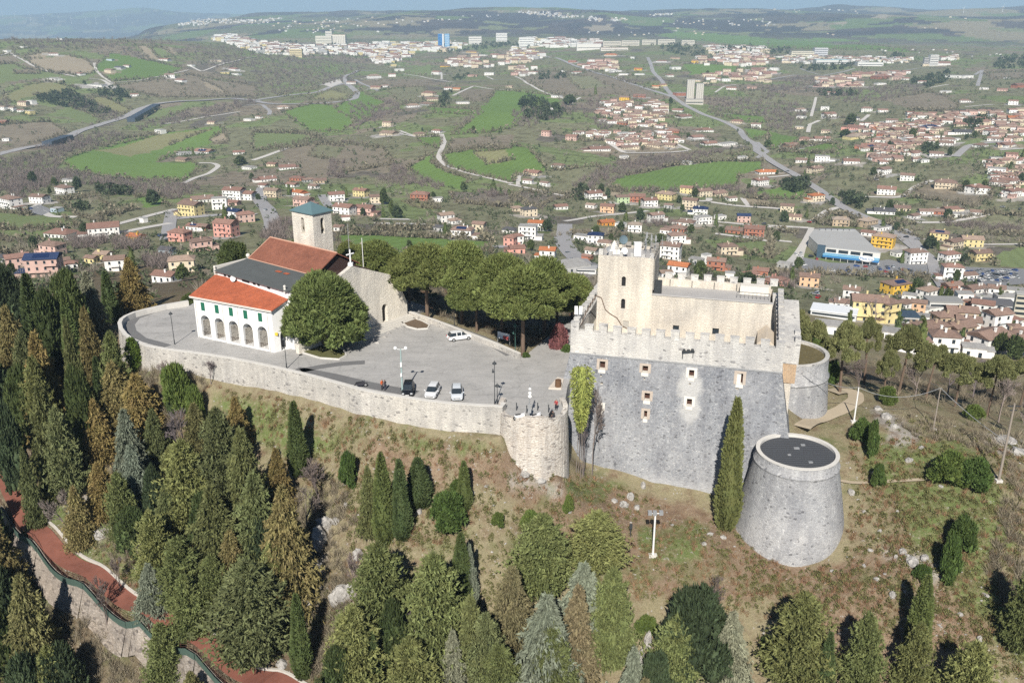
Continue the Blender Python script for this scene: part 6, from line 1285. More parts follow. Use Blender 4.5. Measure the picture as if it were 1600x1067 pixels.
p = PZ(787, 537, 0); t = thing("notice_board", "white notice board with a red lower corner against the low wall", "notice board", p, R(-38)); mb = MB(); mb.tube((-1.3, 0, 0), (-1.3, 0, 1.9), .05, n=6); mb.tube((1.3, 0, 0), (1.3, 0, 1.9), .05, n=6); mb.obj("posts", M_steel, t)
mb = MB(); mb.box(-1.25, 1.25, -.05, .05, .8, 1.95); mb.obj("panel", M_wht, t); mb = MB(); mb.box(-.1, 1.15, -.07, -.052, .85, 1.5); mb.obj("poster", plain("poster_red", (0.5, 0.1, 0.09)), t)
p = PZ(744, 655 - 96 - 100, 0)
# floodlight mast below the castle
p = hit(1020, 868); t = thing("floodlight_mast", "short white mast with floodlights below the castle wall", "lamp post", p); mb = MB(); mb.box(-.55, .55, -.35, .35, -.3, .22); mb.obj("concrete_base", M_cop, t); mb = MB(); mb.tube((0, 0, .2), (0, 0, 6.6), .15, .12, 10); mb.obj("pole", M_wht, t)
mb = MB(); mb.tube((-.8, 0, 6.6), (.8, 0, 6.6), .06, n=6); mb.obj("crossbar", M_wht, t)
for x_ in (-.75, -.1, .75):
    mb = MB(); mb.box(x_ - .26, x_ + .26, -.3, .3, 6.45, 6.95); mb.obj("floodlight", M_steel, t)
p = hit(985, 838); mb = MB(); mb.tube((0, 0, -.2), (0, 0, 1.9), .07, n=6); mb.box(-.2, .2, -.12, .12, 1.3, 2.0); o = mb.obj("junction_post", M_iron); o.location = p; tag(o, "thin dark post with a box near the white floodlight mast", "post")
# utility poles and cable
def pole(u, v, vt, r_, mat, desc, cross=False):
    p = hit(u, v); top = PY(u, vt, p.y).z - p.z; t = thing("utility_pole", desc, "utility pole", p); mb = MB(); mb.tube((0, 0, -.5), (0, 0, top), r_, r_ * .6, 8); mb.obj("pole", mat, t); mb = MB(); mb.box(-.45, .45, -.35, .35, -.4, .3); mb.obj("concrete_base", M_cop, t)
    if cross: mb = MB(); mb.box(-.9, .9, -.06, .06, top - .5, top - .36); mb.box(-.5, .5, -.06, .06, top - 1.1, top - .98); mb.obj("crossarm", M_iron, t)
    return p + Vector((0, 0, top))
M_wood = plain("weathered_wood", (0.30, 0.26, 0.22), .9); q1 = pole(1334, 660, 605, .14, M_wht, "white pole beside the gravel path and rear round tower"); q2 = pole(1458, 672, 606, .12, M_wood, "brown wooden pole on the grassy knoll, bearing the overhead cable"); q3 = pole(1560, 752, 630, .2, M_wood, "tall weathered pole with crossarms on the east slope", True)
def cable(pts, sag, r_, label, mat):
    mb = MB()
    for a, b_, s_ in zip(pts, pts[1:], sag):
        Q = [a.lerp(b_, k / 14) - Vector((0, 0, s_ * 4 * (k / 14) * (1 - k / 14))) for k in range(15)]; mb.path(Q, r_, 4)
    tag(mb.obj("overhead_cable", mat), label, "cable")
cable([cpt(CW + 4, 10, 1.0), q1, q2, hit(1600, 760) + Vector((8, -6, 3))], (1.0, 1.6, 2.2), .045, "pale overhead cable strung from the rear tower over the poles", M_steel)
cable([hit(1385, 560) + Vector((0, 0, 3)), q2], (1.0,), .03, "thin overhead wire running from the pines to the wooden pole", M_steel)
# masts behind the church, gear on the castle tower
for (u, vb, vt, lb) in ((547, 412, 350, "thin grey aerial mast just behind the church cross"), (568, 420, 372, "white flagpole-like mast standing behind the church front")):
    p = ch(-1.5, -8 if u < 560 else -4, 6); p = PY(u, vb, p.y); zt = PY(u, vt, p.y).z; mb = MB(); mb.tube((0, 0, -2), (0, 0, zt - p.z), .07, .05, 6); o = mb.obj("mast", M_steel if u < 560 else M_wht); o.location = p; tag(o, lb, "mast")
def gear(u, vb, b_, zb): return on_plane_b(u, vb, b_).xy.to_3d() + Vector((0, 0, zb))
for i, (u, h_, b_, lb) in enumerate([(1004, 3.6, 11.5, "tallest"), (1010, 3.0, 12.5, "second"), (1018, 3.3, 11, "third"), (1000, 2.0, 14, "fourth"), (1025, 2.4, 14, "fifth"), (960, 2.0, 12, "sixth"), (968, 1.6, 14, "seventh"), (948, 1.3, 12, "eighth")]):
    p = cpt(T0 + (u - 937) / 82 * (T1 - T0), b_, TT - .5); mb = MB(); mb.tube((0, 0, 0), (0, 0, h_ + .5), .05, .035, 6)
    for k in range(3): mb.box(-.35, .35, -.03, .03, h_ * (.5 + .2 * k), h_ * (.5 + .2 * k) + .05)
    if i < 4: mb.box(-.12, .12, -.2, .0, h_ - .6, h_ + .3)
    o = mb.obj("antenna", M_steel); o.location = p; o['category'] = "antenna"; o['group'] = "aerials on the castle tower"; tag(o, "thin steel aerial on the castle tower, %s counted from the east side" % (["first", "second", "third", "fourth", "fifth", "sixth", "seventh", "eighth"][sorted([1004, 1010, 1018, 1000, 1025, 960, 968, 948], reverse=True).index(u)]))
for (u, b_, z_, s_, lb, mt) in ((973, 10.2, .7, .55, "white satellite dish at the front edge of the castle tower roof", M_wht), (968, 12.5, 1.9, .7, "dark blue-grey satellite dish raised above the castle tower roof", plain("dish_dark", (0.12, 0.17, 0.2))), (950, 10.4, .7, .45, "small grey dish on the castle tower's west corner", M_steel)):
    p = cpt(T0 + (u - 937) / 82 * (T1 - T0), b_, TT - .5); t = thing("satellite_dish", lb, "satellite dish", p); mb = MB(); mb.tube((0, 0, 0), (0, 0, z_ + .2), .05, n=6); mb.obj("stand", M_steel, t); mb = MB(); mb.lathe([(.02, 0), (s_ * .6, .06 * s_), (s_, .22 * s_)], 20); o = mb.obj("dish", mt, t, loc=(0, -.1, z_ + .4)); o.rotation_euler = (R(75), 0, R(15))
p = cpt(T0 + 5.6, 12.2, TT - .5); mb = MB(); mb.box(-.55, .55, -.45, .45, 0, 2.0); mb.box(-.6, .6, -.5, .5, 2.0, 2.08); mb.box(-.35, .3, -.48, -.45, .2, 1.7); o = mb.obj("equipment_cabinet", M_wht); o.location = p; tag(o, "white equipment cabinet among the aerials on the castle tower", "cabinet")
p = cpt(T0 + 1.8, 13, TT - .5); mb = MB(); mb.add([(-1.2, -1.2, 0), (1.2, -1.2, 0), (1.2, 1.2, 0), (-1.2, 1.2, 0), (0, 0, 2.0)], [(0, 1, 4), (1, 2, 4), (2, 3, 4), (3, 0, 4)]); o = mb.obj("roof_lantern", M_ren); o.location = p; tag(o, "pale pyramid roof light on the castle tower top", "roof light")
p = cpt(.5, 2.8, 7.6); t = thing("panel_antenna", "pair of white boxes on a pole at the castle parapet's west corner", "antenna", p); mb = MB(); mb.tube((0, 0, -1), (0, 0, 2.6), .08, n=6); mb.tube((-.5, 0, 1.2), (.5, 0, 1.2), .04, n=5); mb.obj("pole", M_steel, t)
for x_ in (-.55, .15): mb = MB(); mb.box(x_, x_ + .5, -.15, .1, 1.7, 3.0); mb.obj("panel", M_wht, t)
# ---------------------------------------------------------------- cars
M_paint = newmat("car_paint"); _m, _t, _b = M_paint; _oi = N(_t, "ShaderNodeObjectInfo"); _t.links.new(_oi.outputs['Color'], _b.inputs['Base Color']); _b.inputs['Roughness'].default_value = .25; _b.inputs['Specular IOR Level'].default_value = .5; M_paint = _m
M_tyre = plain("tyre", (0.02, 0.02, 0.02), .9); M_hl = plain("headlamp", (0.6, 0.62, 0.64), .2)
def loft(mb, secs, mi=0, capends=True):
    """secs: list of rings (lists of points of equal count)"""
    n = len(secs[0]); vs = [p for s_ in secs for p in s_]; fs = [(i * n + k, i * n + (k + 1) % n, (i + 1) * n + (k + 1) % n, (i + 1) * n + k) for i in range(len(secs) - 1) for k in range(n)]
    if capends: fs += [tuple(range(n - 1, -1, -1)), tuple(range((len(secs) - 1) * n, len(secs) * n))]
    mb.add(vs, fs, mi)
def car_proto(L=4.2, W=1.78, H=1.48):
    t = bpy.data.objects.new("car", None); COL.objects.link(t); t.empty_display_size = .1
    prof = [(-L / 2, .35, .62, .86), (-L / 2 + .12, .25, .82, .95), (-L * .3, .22, .9, 1.0), (0, .22, .92, 1.0), (L * .22, .22, .9, 1.0), (L * .42, .25, .78, .95), (L / 2 - .03, .32, .62, .8)]
    mb = MB(); secs = []
    for (x, z0, z1, k) in prof:
        w_ = W / 2 * k; secs.append([(x, -w_, z0 + .1), (x, -w_ * .9, z0), (x, w_ * .9, z0), (x, w_, z0 + .1), (x, w_, z1 - .12), (x, w_ * .9, z1), (x, -w_ * .9, z1), (x, -w_, z1 - .12)])
    loft(mb, secs); r_ = [( -L * .46, .86), (-L * .36, H - .08), (-L * .1, H), (L * .08, H - .04), (L * .26, .9)]
    cs = []
    rf = MB(); loft(rf, [[(x, -W * .34, H - .07 + .0), (x, W * .34, H - .07), (x, W * .3, z), (x, -W * .3, z)] for (x, z) in ((-L * .37, H - .05), (-L * .12, H + .01), (L * .09, H - .03))]); mb.v += []; o_ = len(mb.v); mb.v += rf.v; mb.f += [tuple(i + o_ for i in f) for f in rf.f]; mb.m += rf.m
    for sy_ in (-1, 1):
        for (xa, xb) in ((-L * .18, -L * .15), (L * .02, L * .045)): mb.add([(xa, sy_ * W * .463, .88), (xb, sy_ * W * .463, .88), (xb, sy_ * W * .345, H - .06), (xa, sy_ * W * .345, H - .06)], [(0, 1, 2, 3)])
    b = mb.obj("body", M_paint, t); b['tint'] = 1
    mb = MB(); loft(mb, [[(x, -W * wl, z0), (x, W * wl, z0), (x, W * .34, z1), (x, -W * .34, z1)] for (x, wl, z0, z1) in ((-L * .455, .40, .84, .87), (-L * .37, .455, .86, H - .06), (-L * .1, .46, .87, H - .04), (L * .09, .46, .87, H - .07), (L * .27, .42, .86, .9))]); mb.obj("windows", M_glass, t)
    for x in (-L * .31, L * .31):
        for y in (-1, 1):
            mb = MB(); mb.tube((x, y * (W / 2 - .2), .32), (x, y * (W / 2 + .01), .32), .32, n=14); w_ = mb.obj("wheel", M_tyre, t); mb = MB(); mb.tube((x, y * (W / 2 + .005), .32), (x, y * (W / 2 + .02), .32), .19, n=10); mb.obj("hubcap", M_steel, w_)
    for y in (-1, 1):
        mb = MB(); mb.box(L / 2 - .2, L / 2 + .005, y * W * .34 - .16, y * W * .34 + .16, .58, .72); mb.obj("headlight", M_hl, t)
        mb = MB(); mb.box(-L / 2 - .005, -L / 2 + .12, y * W * .36 - .1, y * W * .36 + .1, .62, .82); mb.obj("tail_light", plain("tail_red", (.35, .02, .02)) if "tail_red" not in bpy.data.materials else bpy.data.materials["tail_red"], t)
        mb = MB(); mb.box(L * .17, L * .2, y * (W / 2) - .0 if y > 0 else -W / 2 - .18, (W / 2 + .18) if y > 0 else -W / 2, .88, 1.02); m_ = mb.obj("mirror", M_paint, t); m_['tint'] = 1
    mb = MB(); mb.box(L / 2 - .02, L / 2 + .012, -.26, .26, .4, .5); mb.obj("number_plate", M_wht, t)
    mb = MB(); mb.box(L / 2 - .06, L / 2 + .004, -.5, .5, .5, .6); mb.obj("grille", M_blk, t)
    return t
CAR = car_proto()
def near_car(u, v, yaw, col, label, sc=1.0, first=[True]):
    p = PZ(u, v, 0.008); t = copy_tree(CAR, p, yaw, (sc,) * 3, col); tag(t, label, "car", "cars on the castle square"); return t
near_car(676, 616, R(-97), (0.72, 0.73, 0.74), "white hatchback parked nose to the wall, between the black car and another"); near_car(714, 619, R(-86), (0.62, 0.66, 0.7), "silvery white saloon parked nose to the wall, east of the white hatchback"); near_car(638, 613, R(-88), (0.012, 0.013, 0.016), "black hatchback parked beside the pale green lamp mast"); near_car(718, 530, R(22), (0.76, 0.77, 0.77), "white hatchback parked by the low wall under the pines", 1.02)
def tiny_car():
    mb = MB(); L, W = 4.2, 1.78; loft(mb, [[(x, -W / 2 * k, .3), (x, W / 2 * k, .3), (x, W / 2 * k, z), (x, -W / 2 * k, z)] for (x, z, k) in ((-L / 2, .7, .9), (-L * .4, .9, 1), (L * .3, .9, 1), (L / 2, .65, .9))]); loft(mb, [[(x, -W * .46, .9), (x, W * .46, .9), (x, W * .36, z), (x, -W * .36, z)] for (x, z) in ((-L * .42, .95), (-L * .33, 1.4), (L * .05, 1.42), (L * .25, .95))], 1); mb.box(-L * .3, L * .03, -W * .35, W * .35, 1.4, 1.46)
    for x in (-L * .3, L * .3):
        for y in (-W / 2, W / 2 - .2): mb.tube((x, y, .32), (x, y + .2, .32), .32, n=8, mi=2)
    return mb.obj("car", [M_paint, M_glass, M_tyre])
TINY = tiny_car(); n_tiny = [0]
CCOL = [("white", (.75, .75, .75)), ("grey", (.28, .29, .3)), ("black", (.02, .02, .022)), ("blue", (.05, .1, .3)), ("silver", (.5, .52, .53)), ("red", (.4, .03, .03)), ("dark grey", (.08, .08, .09))]
def far_car(tile, x, y, yaw, lot, col=None, grp="parked cars in the valley", sc=1.0):
    (u, v), = P4(*tile, "%f,%f" % (x, y)); p = hit(u, v)
    if p is None: return
    cn, cc_ = col or random.choice(CCOL); o = TINY if n_tiny[0] == 0 else TINY.copy()
    if n_tiny[0]: COL.objects.link(o)
    n_tiny[0] += 1; o.location = p + Vector((0, 0, .5)); o.rotation_euler = (0, 0, yaw); o.color = (*cc_, 1); o.scale = (sc,) * 3; o['category'] = "car"; o['group'] = grp; reg(o, "%s car %s" % (cn, lot), u, v)
for (x, y) in [(410,645),(432,628),(452,630),(470,628),(455,648),(472,648),(512,652),(516,660),(552,648),(556,656),(578,648),(372,668),(297,667),(485,670),(545,672),(570,672),(612,658),(628,662),(648,664),(640,672),(660,668),(600,672),(200,600),(225,612),(165,640),(150,600),(152,585),(128,590)]:
    far_car(TC, x, y, R(random.choice([8, -8, 95, 85]) + random.uniform(-4, 4)), "parked on the asphalt lot")
for i in range(46):
    x = 905 + (i % 12) * 22 + random.uniform(-6, 6); y = 668 + (i // 12) * 15 + random.uniform(-4, 4); far_car(TC, x, y, R(random.choice([20, 25]) + 90 * (i % 2)), "parked in the packed lot", random.choice([CCOL[0], CCOL[3], CCOL[0], CCOL[1], CCOL[4], CCOL[2]]), sc=.95)
for (tl, x, y) in [(TC,215,775),(TC,232,790),(TC,228,770),(TB,350,790),(TB,370,830),(TC,1085,370),(TC,1165,380),(TD,1050,630),(TD,1000,600),(TD,1040,600),(TD,190,430),(TD,150,435),(TD,310,375),(TC,340,350),(TC,420,405),(TC,690,520),(TC,640,510),(TB,1575,605),(TA,60,520),(TA,40,440),(TC,250,310),(TC,90,205),(TB,410,835),(TC,190,440),(TC,560,500)]:
    far_car(tl, x, y, R(random.uniform(0, 180)), "parked by the houses")
# ---------------------------------------------------------------- people and motorbikes
def person(p, yaw, pose, shirt, trousers, label, hair=(.05, .03, .02)):
    """one continuous skinned body in clothes colours by height"""
    S = {'stand': dict(pel=(0, 0, .93), hipL=(0, .1, .9), kneeL=(.04, .11, .5), ankL=(-.02, .12, .09), hipR=(0, -.1, .9), kneeR=(.02, -.12, .49), ankR=(.02, -.14, .09), chest=(.02, 0, 1.3), neck=(.02, 0, 1.48), head=(.05, 0, 1.6), top=(.05, 0, 1.72), shL=(.01, .2, 1.42), elL=(.02, .27, 1.14), haL=(.18, .24, .95), shR=(.01, -.2, 1.42), elR=(.0, -.28, 1.14), haR=(.14, -.26, .92)),
         'sit': dict(pel=(0, 0, .5), hipL=(.05, .1, .5), kneeL=(.42, .14, .55), ankL=(.45, .15, .09), hipR=(.05, -.1, .5), kneeR=(.42, -.14, .52), ankR=(.5, -.16, .09), chest=(.1, 0, .88), neck=(.16, 0, 1.06), head=(.22, 0, 1.17), top=(.23, 0, 1.29), shL=(.12, .2, 1.0), elL=(.26, .26, .76), haL=(.45, .16, .7), shR=(.12, -.2, 1.0), elR=(.24, -.27, .76), haR=(.44, -.16, .68))}[pose]
    J = list(S); idx = {k: i for i, k in enumerate(J)}; E = [('pel', 'chest'), ('chest', 'neck'), ('neck', 'head'), ('head', 'top'), ('pel', 'hipL'), ('hipL', 'kneeL'), ('kneeL', 'ankL'), ('pel', 'hipR'), ('hipR', 'kneeR'), ('kneeR', 'ankR'), ('chest', 'shL'), ('shL', 'elL'), ('elL', 'haL'), ('chest', 'shR'), ('shR', 'elR'), ('elR', 'haR')]
    V = [Vector(S[k]) for k in J]; Ed = [(idx[a], idx[b]) for a, b in E]; rad = dict(pel=.15, chest=.155, neck=.06, head=.1, top=.07, hipL=.1, hipR=.1, kneeL=.065, kneeR=.065, ankL=.05, ankR=.05, shL=.075, shR=.075, elL=.05, elR=.05, haL=.035, haR=.035); rr = [rad[k] for k in J]
    for side in 'LR':                    # foot
        a = V[idx['ank' + side]]; V.append(a + Vector((.17, 0, -.05))); Ed.append((idx['ank' + side], len(V) - 1)); rr.append(.035)
        h_ = V[idx['ha' + side]]; d = (h_ - V[idx['el' + side]]).normalized(); yy = Vector((0, 1, 0))
        V.append(h_ + d * .06); Ed.append((idx['ha' + side], len(V) - 1)); rr.append(.03); pm = len(V) - 1
        for f in range(4): V.append(V[pm] + d * (.07 + .015 * (f in (1, 2))) + yy * (f - 1.5) * .022 + Vector((0, 0, -.02))); Ed.append((pm, len(V) - 1)); rr.append(.009)
        V.append(h_ + d * .04 + Vector((.03, 0, .03))); Ed.append((idx['ha' + side], len(V) - 1)); rr.append(.01)
    me = bpy.data.meshes.new("person"); me.from_pydata([tuple(v) for v in V], Ed, []); o = bpy.data.objects.new("person_tmp", me); COL.objects.link(o); o.modifiers.new("s", 'SKIN'); sv = me.skin_vertices[0].data
    for i, r_ in enumerate(rr): sv[i].radius = (r_, r_)
    sv[0].use_root = True; o.modifiers.new("ss", 'SUBSURF').levels = 1
    dg = bpy.context.evaluated_depsgraph_get(); m2 = bpy.data.meshes.new_from_object(o.evaluated_get(dg)); bpy.data.objects.remove(o)
    skin = plain("skin", (.5, .3, .22)) if "skin" not in bpy.data.materials else bpy.data.materials["skin"]
    for m_ in (skin, plain("shirt", shirt), plain("trousers", trousers), plain("hair", hair), M_blk): m2.materials.append(m_)
    nz, pz = S['neck'][2] - .01, S['pel'][2] + .05
    for f in m2.polygons:
        c = f.center; hd = c.z > nz; hand = min((c - Vector(S['haL'])).length, (c - Vector(S['haR'])).length) < .1; low = c.z < .13
        leg = (c.z < pz) if pose == 'stand' else (c.z < .62 and not (c.y ** 2 > .04 and c.x < .4 and c.z > .6)); f.use_smooth = True
        f.material_index = (3 if (c.z > S['head'][2] + .03 or c.x < S['head'][0] - .04) else 0) if hd else 4 if low else 0 if hand else 2 if leg else 1
    t = bpy.data.objects.new("person", m2); COL.objects.link(t); t.location = p; t.rotation_euler = (0, 0, yaw)
    for y in (-.035, .035): mb = MB(); mb.ball((S['head'][0] + .1, y, S['head'][2] + .02), .014, 6); mb.obj("eye", M_blk, t)
    mb = MB(); mb.ball((S['head'][0] + .115, 0, S['head'][2] - .015), .018, 6); mb.obj("nose", skin, t)
    return tag(t, label, "person")
person(PZ(597, 609, 0), R(-30), 'stand', (.55, .12, .04), (.03, .03, .04), "person in an orange jacket standing behind the retaining wall"); person(PZ(602, 610, 0), R(150), 'stand', (.06, .06, .07), (.05, .05, .07), "person in dark clothes standing close to the one in orange")
person(PZ(869, 641, 0), R(-120), 'stand', (.35, .05, .05), (.02, .02, .03), "person in a dark red top standing by the castle wall"); person(PZ(866, 655, 0), R(200), 'sit', (.05, .05, .05), (.03, .03, .05), "person in black sitting on the bastion's edge")
def motorbike(p, yaw, col, label):
    t = thing("motorbike", label, "motorbike", p, yaw)
    for x in (-.7, .7): mb = MB(); mb.tube((x, -.06, .31), (x, .06, .31), .31, n=16); w_ = mb.obj("wheel", M_tyre, t); mb = MB(); mb.tube((x, -.065, .31), (x, .065, .31), .17, n=10); mb.obj("rim", M_steel, w_)
    mb = MB(); loft(mb, [[(x, -w_, z0), (x, w_, z0), (x, w_, z1), (x, -w_, z1)] for (x, w_, z0, z1) in ((-.85, .08, .6, .75), (-.4, .16, .35, .8), (.1, .2, .3, .85), (.45, .16, .4, 1.0), (.6, .14, .7, 1.1))]); mb.obj("fairing", plain("bike_" + label.split()[0], col, .3), t)
    mb = MB(); mb.box(-.7, .05, -.14, .14, .8, .88); mb.obj("seat", M_blk, t); mb = MB(); mb.tube((.5, -.33, 1.05), (.5, .33, 1.05), .025, n=6); mb.tube((.7, 0, .31), (.45, 0, 1.05), .04, n=6); mb.obj("handlebar", M_steel, t)
for (u, v, a, c, l) in ((813, 656, 10, (.75, .75, .75), "white motorbike parked first from the wall's end on the bastion"), (838, 656, 25, (.7, .7, .72), "white and black motorbike with top box in the middle of the bastion"), (861, 653, 70, (.03, .03, .035), "black motorbike beside the castle wall on the bastion"), (564, 605, 20, (.05, .05, .06), "dark motorbike leaning by the wall west of the two people")):
    motorbike(PZ(u, v, 0.01), R(a), c, l)
for (u, v) in ((601, 527), (607, 521), (618, 514), (628, 511), (590, 536)):
    p = PZ(u, v, 0); o = link("rock", random.choice(ROCKS)); o.location = p; o.scale = (.45, .35, .4); o['category'] = "rock"; o['group'] = "stone blocks by the church steps"; reg(o, "small pale block by the church steps", u, v)
q = PZ(872, 606, 0); t = thing("barrel_door", "brown arched door of the castle's side entrance beside the slab", "door", q, R(-15)); mb = MB(); mb.tube((0, 0, 0), (0, 0, 1.3), .5, .45, 14); mb.obj("barrel", plain("brown_wood", (.14, .08, .045)), t); t['label'] = "brown wooden barrel planter on the slab beside the castle"; t['category'] = "planter"; t.name = "barrel_planter"
for (u, v) in ((683, 503), (709, 512)): pass
bpy.data.objects.remove(CAR) if False else None
# ---------------------------------------------------------------- houses, sheds, silos, supermarket and the far town
def tint_mat(name, kind):
    m, t, b = newmat(name); oi = N(t, "ShaderNodeObjectInfo"); base = oi.outputs['Color']; tc = N(t, "ShaderNodeTexCoord")
    n = N(t, "ShaderNodeTexNoise"); n.inputs['Scale'].default_value = .35; n.inputs['Detail'].default_value = 5; t.links.new(tc.outputs['Object'], n.inputs['Vector'])
    c = mix(t, base, ramp(t, n.outputs['Fac'], [(.3, (.86,) * 3), (.7, (1.08,) * 3)]), 1, 'MULTIPLY')
    if kind == 'roof':
        wv = N(t, "ShaderNodeTexWave"); wv.inputs['Scale'].default_value = 1.6; wv.bands_direction = 'X'; wv.inputs['Distortion'].default_value = .5; t.links.new(tc.outputs['Object'], wv.inputs['Vector']); c = mix(t, c, ramp(t, wv.outputs['Fac'], [(0, (.72,) * 3), (.6, (1.06,) * 3)]), .6, 'MULTIPLY'); bump(t, b, wv.outputs['Fac'], .5, .05)
        n2 = N(t, "ShaderNodeTexNoise"); n2.inputs['Scale'].default_value = 1.7; n2.inputs['Detail'].default_value = 4; t.links.new(tc.outputs['Object'], n2.inputs['Vector']); c = mix(t, c, ramp(t, n2.outputs['Fac'], [(.35, (.75, .74, .72)), (.65, (1.15, 1.13, 1.1))]), .8, 'MULTIPLY')
    t.links.new(c, b.inputs['Base Color']); b.inputs['Roughness'].default_value = .9; return m
M_hw, M_hr = tint_mat("house_wall", 'wall'), tint_mat("house_roof", 'roof')
WC = {'w': ("white", (.80, .79, .76)), 'c': ("cream", (.66, .57, .43)), 'y': ("pale yellow", (.68, .58, .30)), 'Y': ("bright yellow", (.72, .46, .07)), 'p': ("pale pink", (.62, .43, .37)), 'P': ("salmon pink", (.64, .34, .28)), 'o': ("peach", (.66, .44, .28)), 'O': ("orange", (.62, .28, .06)), 'R': ("brick red", (.40, .17, .11)), 'g': ("grey", (.42, .42, .41)), 't': ("tan", (.48, .38, .27)), 'b': ("pale blue", (.45, .55, .62)), 'n': ("pale green", (.40, .50, .30))}
RC = {'r': ("red tiled", (.30, .18, .145)), 't': ("terracotta", (.36, .27, .215)), 'b': ("brown tiled", (.28, .195, .16)), 'k': ("dark grey", (.11, .11, .12)), 's': ("solar-panelled dark", (.03, .05, .12)), 'f': ("flat grey", (.40, .395, .385)), 'o': ("bright orange", (.50, .19, .085)), 'l': ("light brown", (.40, .33, .27))}
_wm = {}
def win_mesh(w_, h_):
    k = (round(w_, 1), round(h_, 1))
    if k not in _wm:
        mb = MB(); mb.box(-w_ / 2, w_ / 2, -.05, .02, 0, h_, 0); mb.box(-w_ / 2 - .1, w_ / 2 + .1, -.09, .02, -.1, -.002, 1); me = mb.mesh("window"); me.materials.append(M_glass); me.materials.append(M_ren); _wm[k] = me
    return _wm[k]
def house(p, L, W, st, wc, rc, yaw, desc, u, v, big, cat="house", name="house", group=None, hip=None, rise=None):
    H = 2.95 * st + .3; t = thing(name, None, cat, p + Vector((0, 0, -.3)), yaw, group or "houses in the valley"); hip = (random.random() < .4) if hip is None else hip; flat = rc == 'f'
    mb = MB(); mb.box(-L / 2, L / 2, -W / 2, W / 2, -3.5, H)
    rs = W / 2 * math.tan(R(19)) if rise is None else rise; ov = .55
    if not flat and not hip: mb.add([(-L / 2, -W / 2, H), (-L / 2, W / 2, H), (-L / 2, 0, H + rs), (L / 2, -W / 2, H), (L / 2, W / 2, H), (L / 2, 0, H + rs)], [(0, 2, 1), (3, 4, 5)])
    if not big:                          # far away: openings belong to the wall's surface
        for s_ in range(st):
            z = .9 + s_ * 2.95
            for k in range(max(2, int(L / 3.2))):
                x = -L / 2 + L * (k + .5) / max(2, int(L / 3.2)); mb.add([(x - .55, -W / 2 - .03, z), (x + .55, -W / 2 - .03, z), (x + .55, -W / 2 - .03, z + 1.4), (x - .55, -W / 2 - .03, z + 1.4)], [(0, 1, 2, 3)], 1)
            for sx_ in (-1, 1):
                for y in (-W / 4, W / 4): X = sx_ * (L / 2 + .03); mb.add([(X, y - .5 * sx_, z), (X, y + .5 * sx_, z), (X, y + .5 * sx_, z + 1.4), (X, y - .5 * sx_, z + 1.4)], [(0, 1, 2, 3)], 1)
    o = mb.obj("wall", [M_hw, M_glass], t); o.color = (*wc, 1)
    mb = MB(); a, b = L / 2 + ov, W / 2 + ov; e = H - ov * rs / (W / 2) if not flat else H
    if flat:
        mb.box(-L / 2 - .15, L / 2 + .15, -W / 2 - .15, W / 2 + .15, H + .003, H + .3); mb.box(-L / 2 + .3, L / 2 - .3, -W / 2 + .3, W / 2 - .3, H + .31, H + .34)
    else:
        rx = (L / 2 - W / 2 * .75) if hip else a; th = .16
        lo = [(-a, -b, e), (a, -b, e), (a, b, e), (-a, b, e)]; ri = [(-rx, 0, H + rs + .05), (rx, 0, H + rs + .05)]; V = lo + ri + [(x, y, z + th) for x, y, z in lo + ri]
        mb.add(V, [(6, 7, 11, 10), (8, 9, 10, 11), (7, 8, 11), (9, 6, 10), (0, 4, 5, 1), (2, 5, 4, 3), (1, 5, 2), (3, 4, 0), (0, 1, 7, 6), (1, 2, 8, 7), (2, 3, 9, 8), (3, 0, 6, 9)])
    r_ = mb.obj("roof", M_hr, t); r_.color = (*rc_col(rc), 1) if isinstance(rc, str) else (*rc, 1)
    if big:
        n = max(2, int(L / 3.0))
        for s_ in range(st):
            z = .95 + s_ * 2.95
            for k in range(n):
                x = -L / 2 + L * (k + .5) / n
                door = s_ == 0 and k == n // 2
                w_ = link("door" if door else "window", win_mesh(1.1, 2.1) if door else win_mesh(1.0, 1.4), t); w_.location = (x, -W / 2 - .01, .05 if door else z)
            for sx_ in (-1, 1):
                for y in (-W / 4, W / 4): w_ = link("window", win_mesh(1.0, 1.4), t); w_.location = (sx_ * (L / 2 + .01), y, z); w_.rotation_euler = (0, 0, R(90) * sx_)
            if s_ > 0 and random.random() < .75:
                bw = L * random.uniform(.35, .8); x0 = random.uniform(-L / 2, L / 2 - bw); mb = MB(); mb.box(x0, x0 + bw, -W / 2 - 1.2, -W / 2 - .03, z - 1.0, z - .85)
                mb.box(x0, x0 + bw, -W / 2 - 1.2, -W / 2 - 1.12, z - .85, z - .1); mb.box(x0, x0 + .08, -W / 2 - 1.12, -W / 2 - .03, z - .85, z - .1); mb.box(x0 + bw - .08, x0 + bw, -W / 2 - 1.12, -W / 2 - .03, z - .85, z - .1); bb = mb.obj("balcony", M_hw, t); bb.color = (*[min(.8, c * 1.05) for c in wc], 1)
        if not flat:
            for _ in range(random.choice([1, 2])):
                cx = random.uniform(-L * .3, L * .3); cy = random.choice([-1, 1]) * W * .2; mb = MB(); mb.box(cx - .35, cx + .35, cy - .3, cy + .3, H, H + rs + .9); mb.box(cx - .45, cx + .45, cy - .4, cy + .4, H + rs + .9, H + rs + 1.05); c_ = mb.obj("chimney", M_hw, r_); c_.color = (*wc, 1)
            if rc == 's' or random.random() < .06:
                mb = MB(); sl = rs / (W / 2); y0, y1 = -W * .42, -W * .12; zf = lambda y: H + rs + .3 - abs(y) * sl
                mb.add([(-L * .25, y0, zf(y0)), (L * .25, y0, zf(y0)), (L * .25, y1, zf(y1)), (-L * .25, y1, zf(y1))], [(0, 1, 2, 3)]); mb.obj("solar_panels", M_solar, r_)
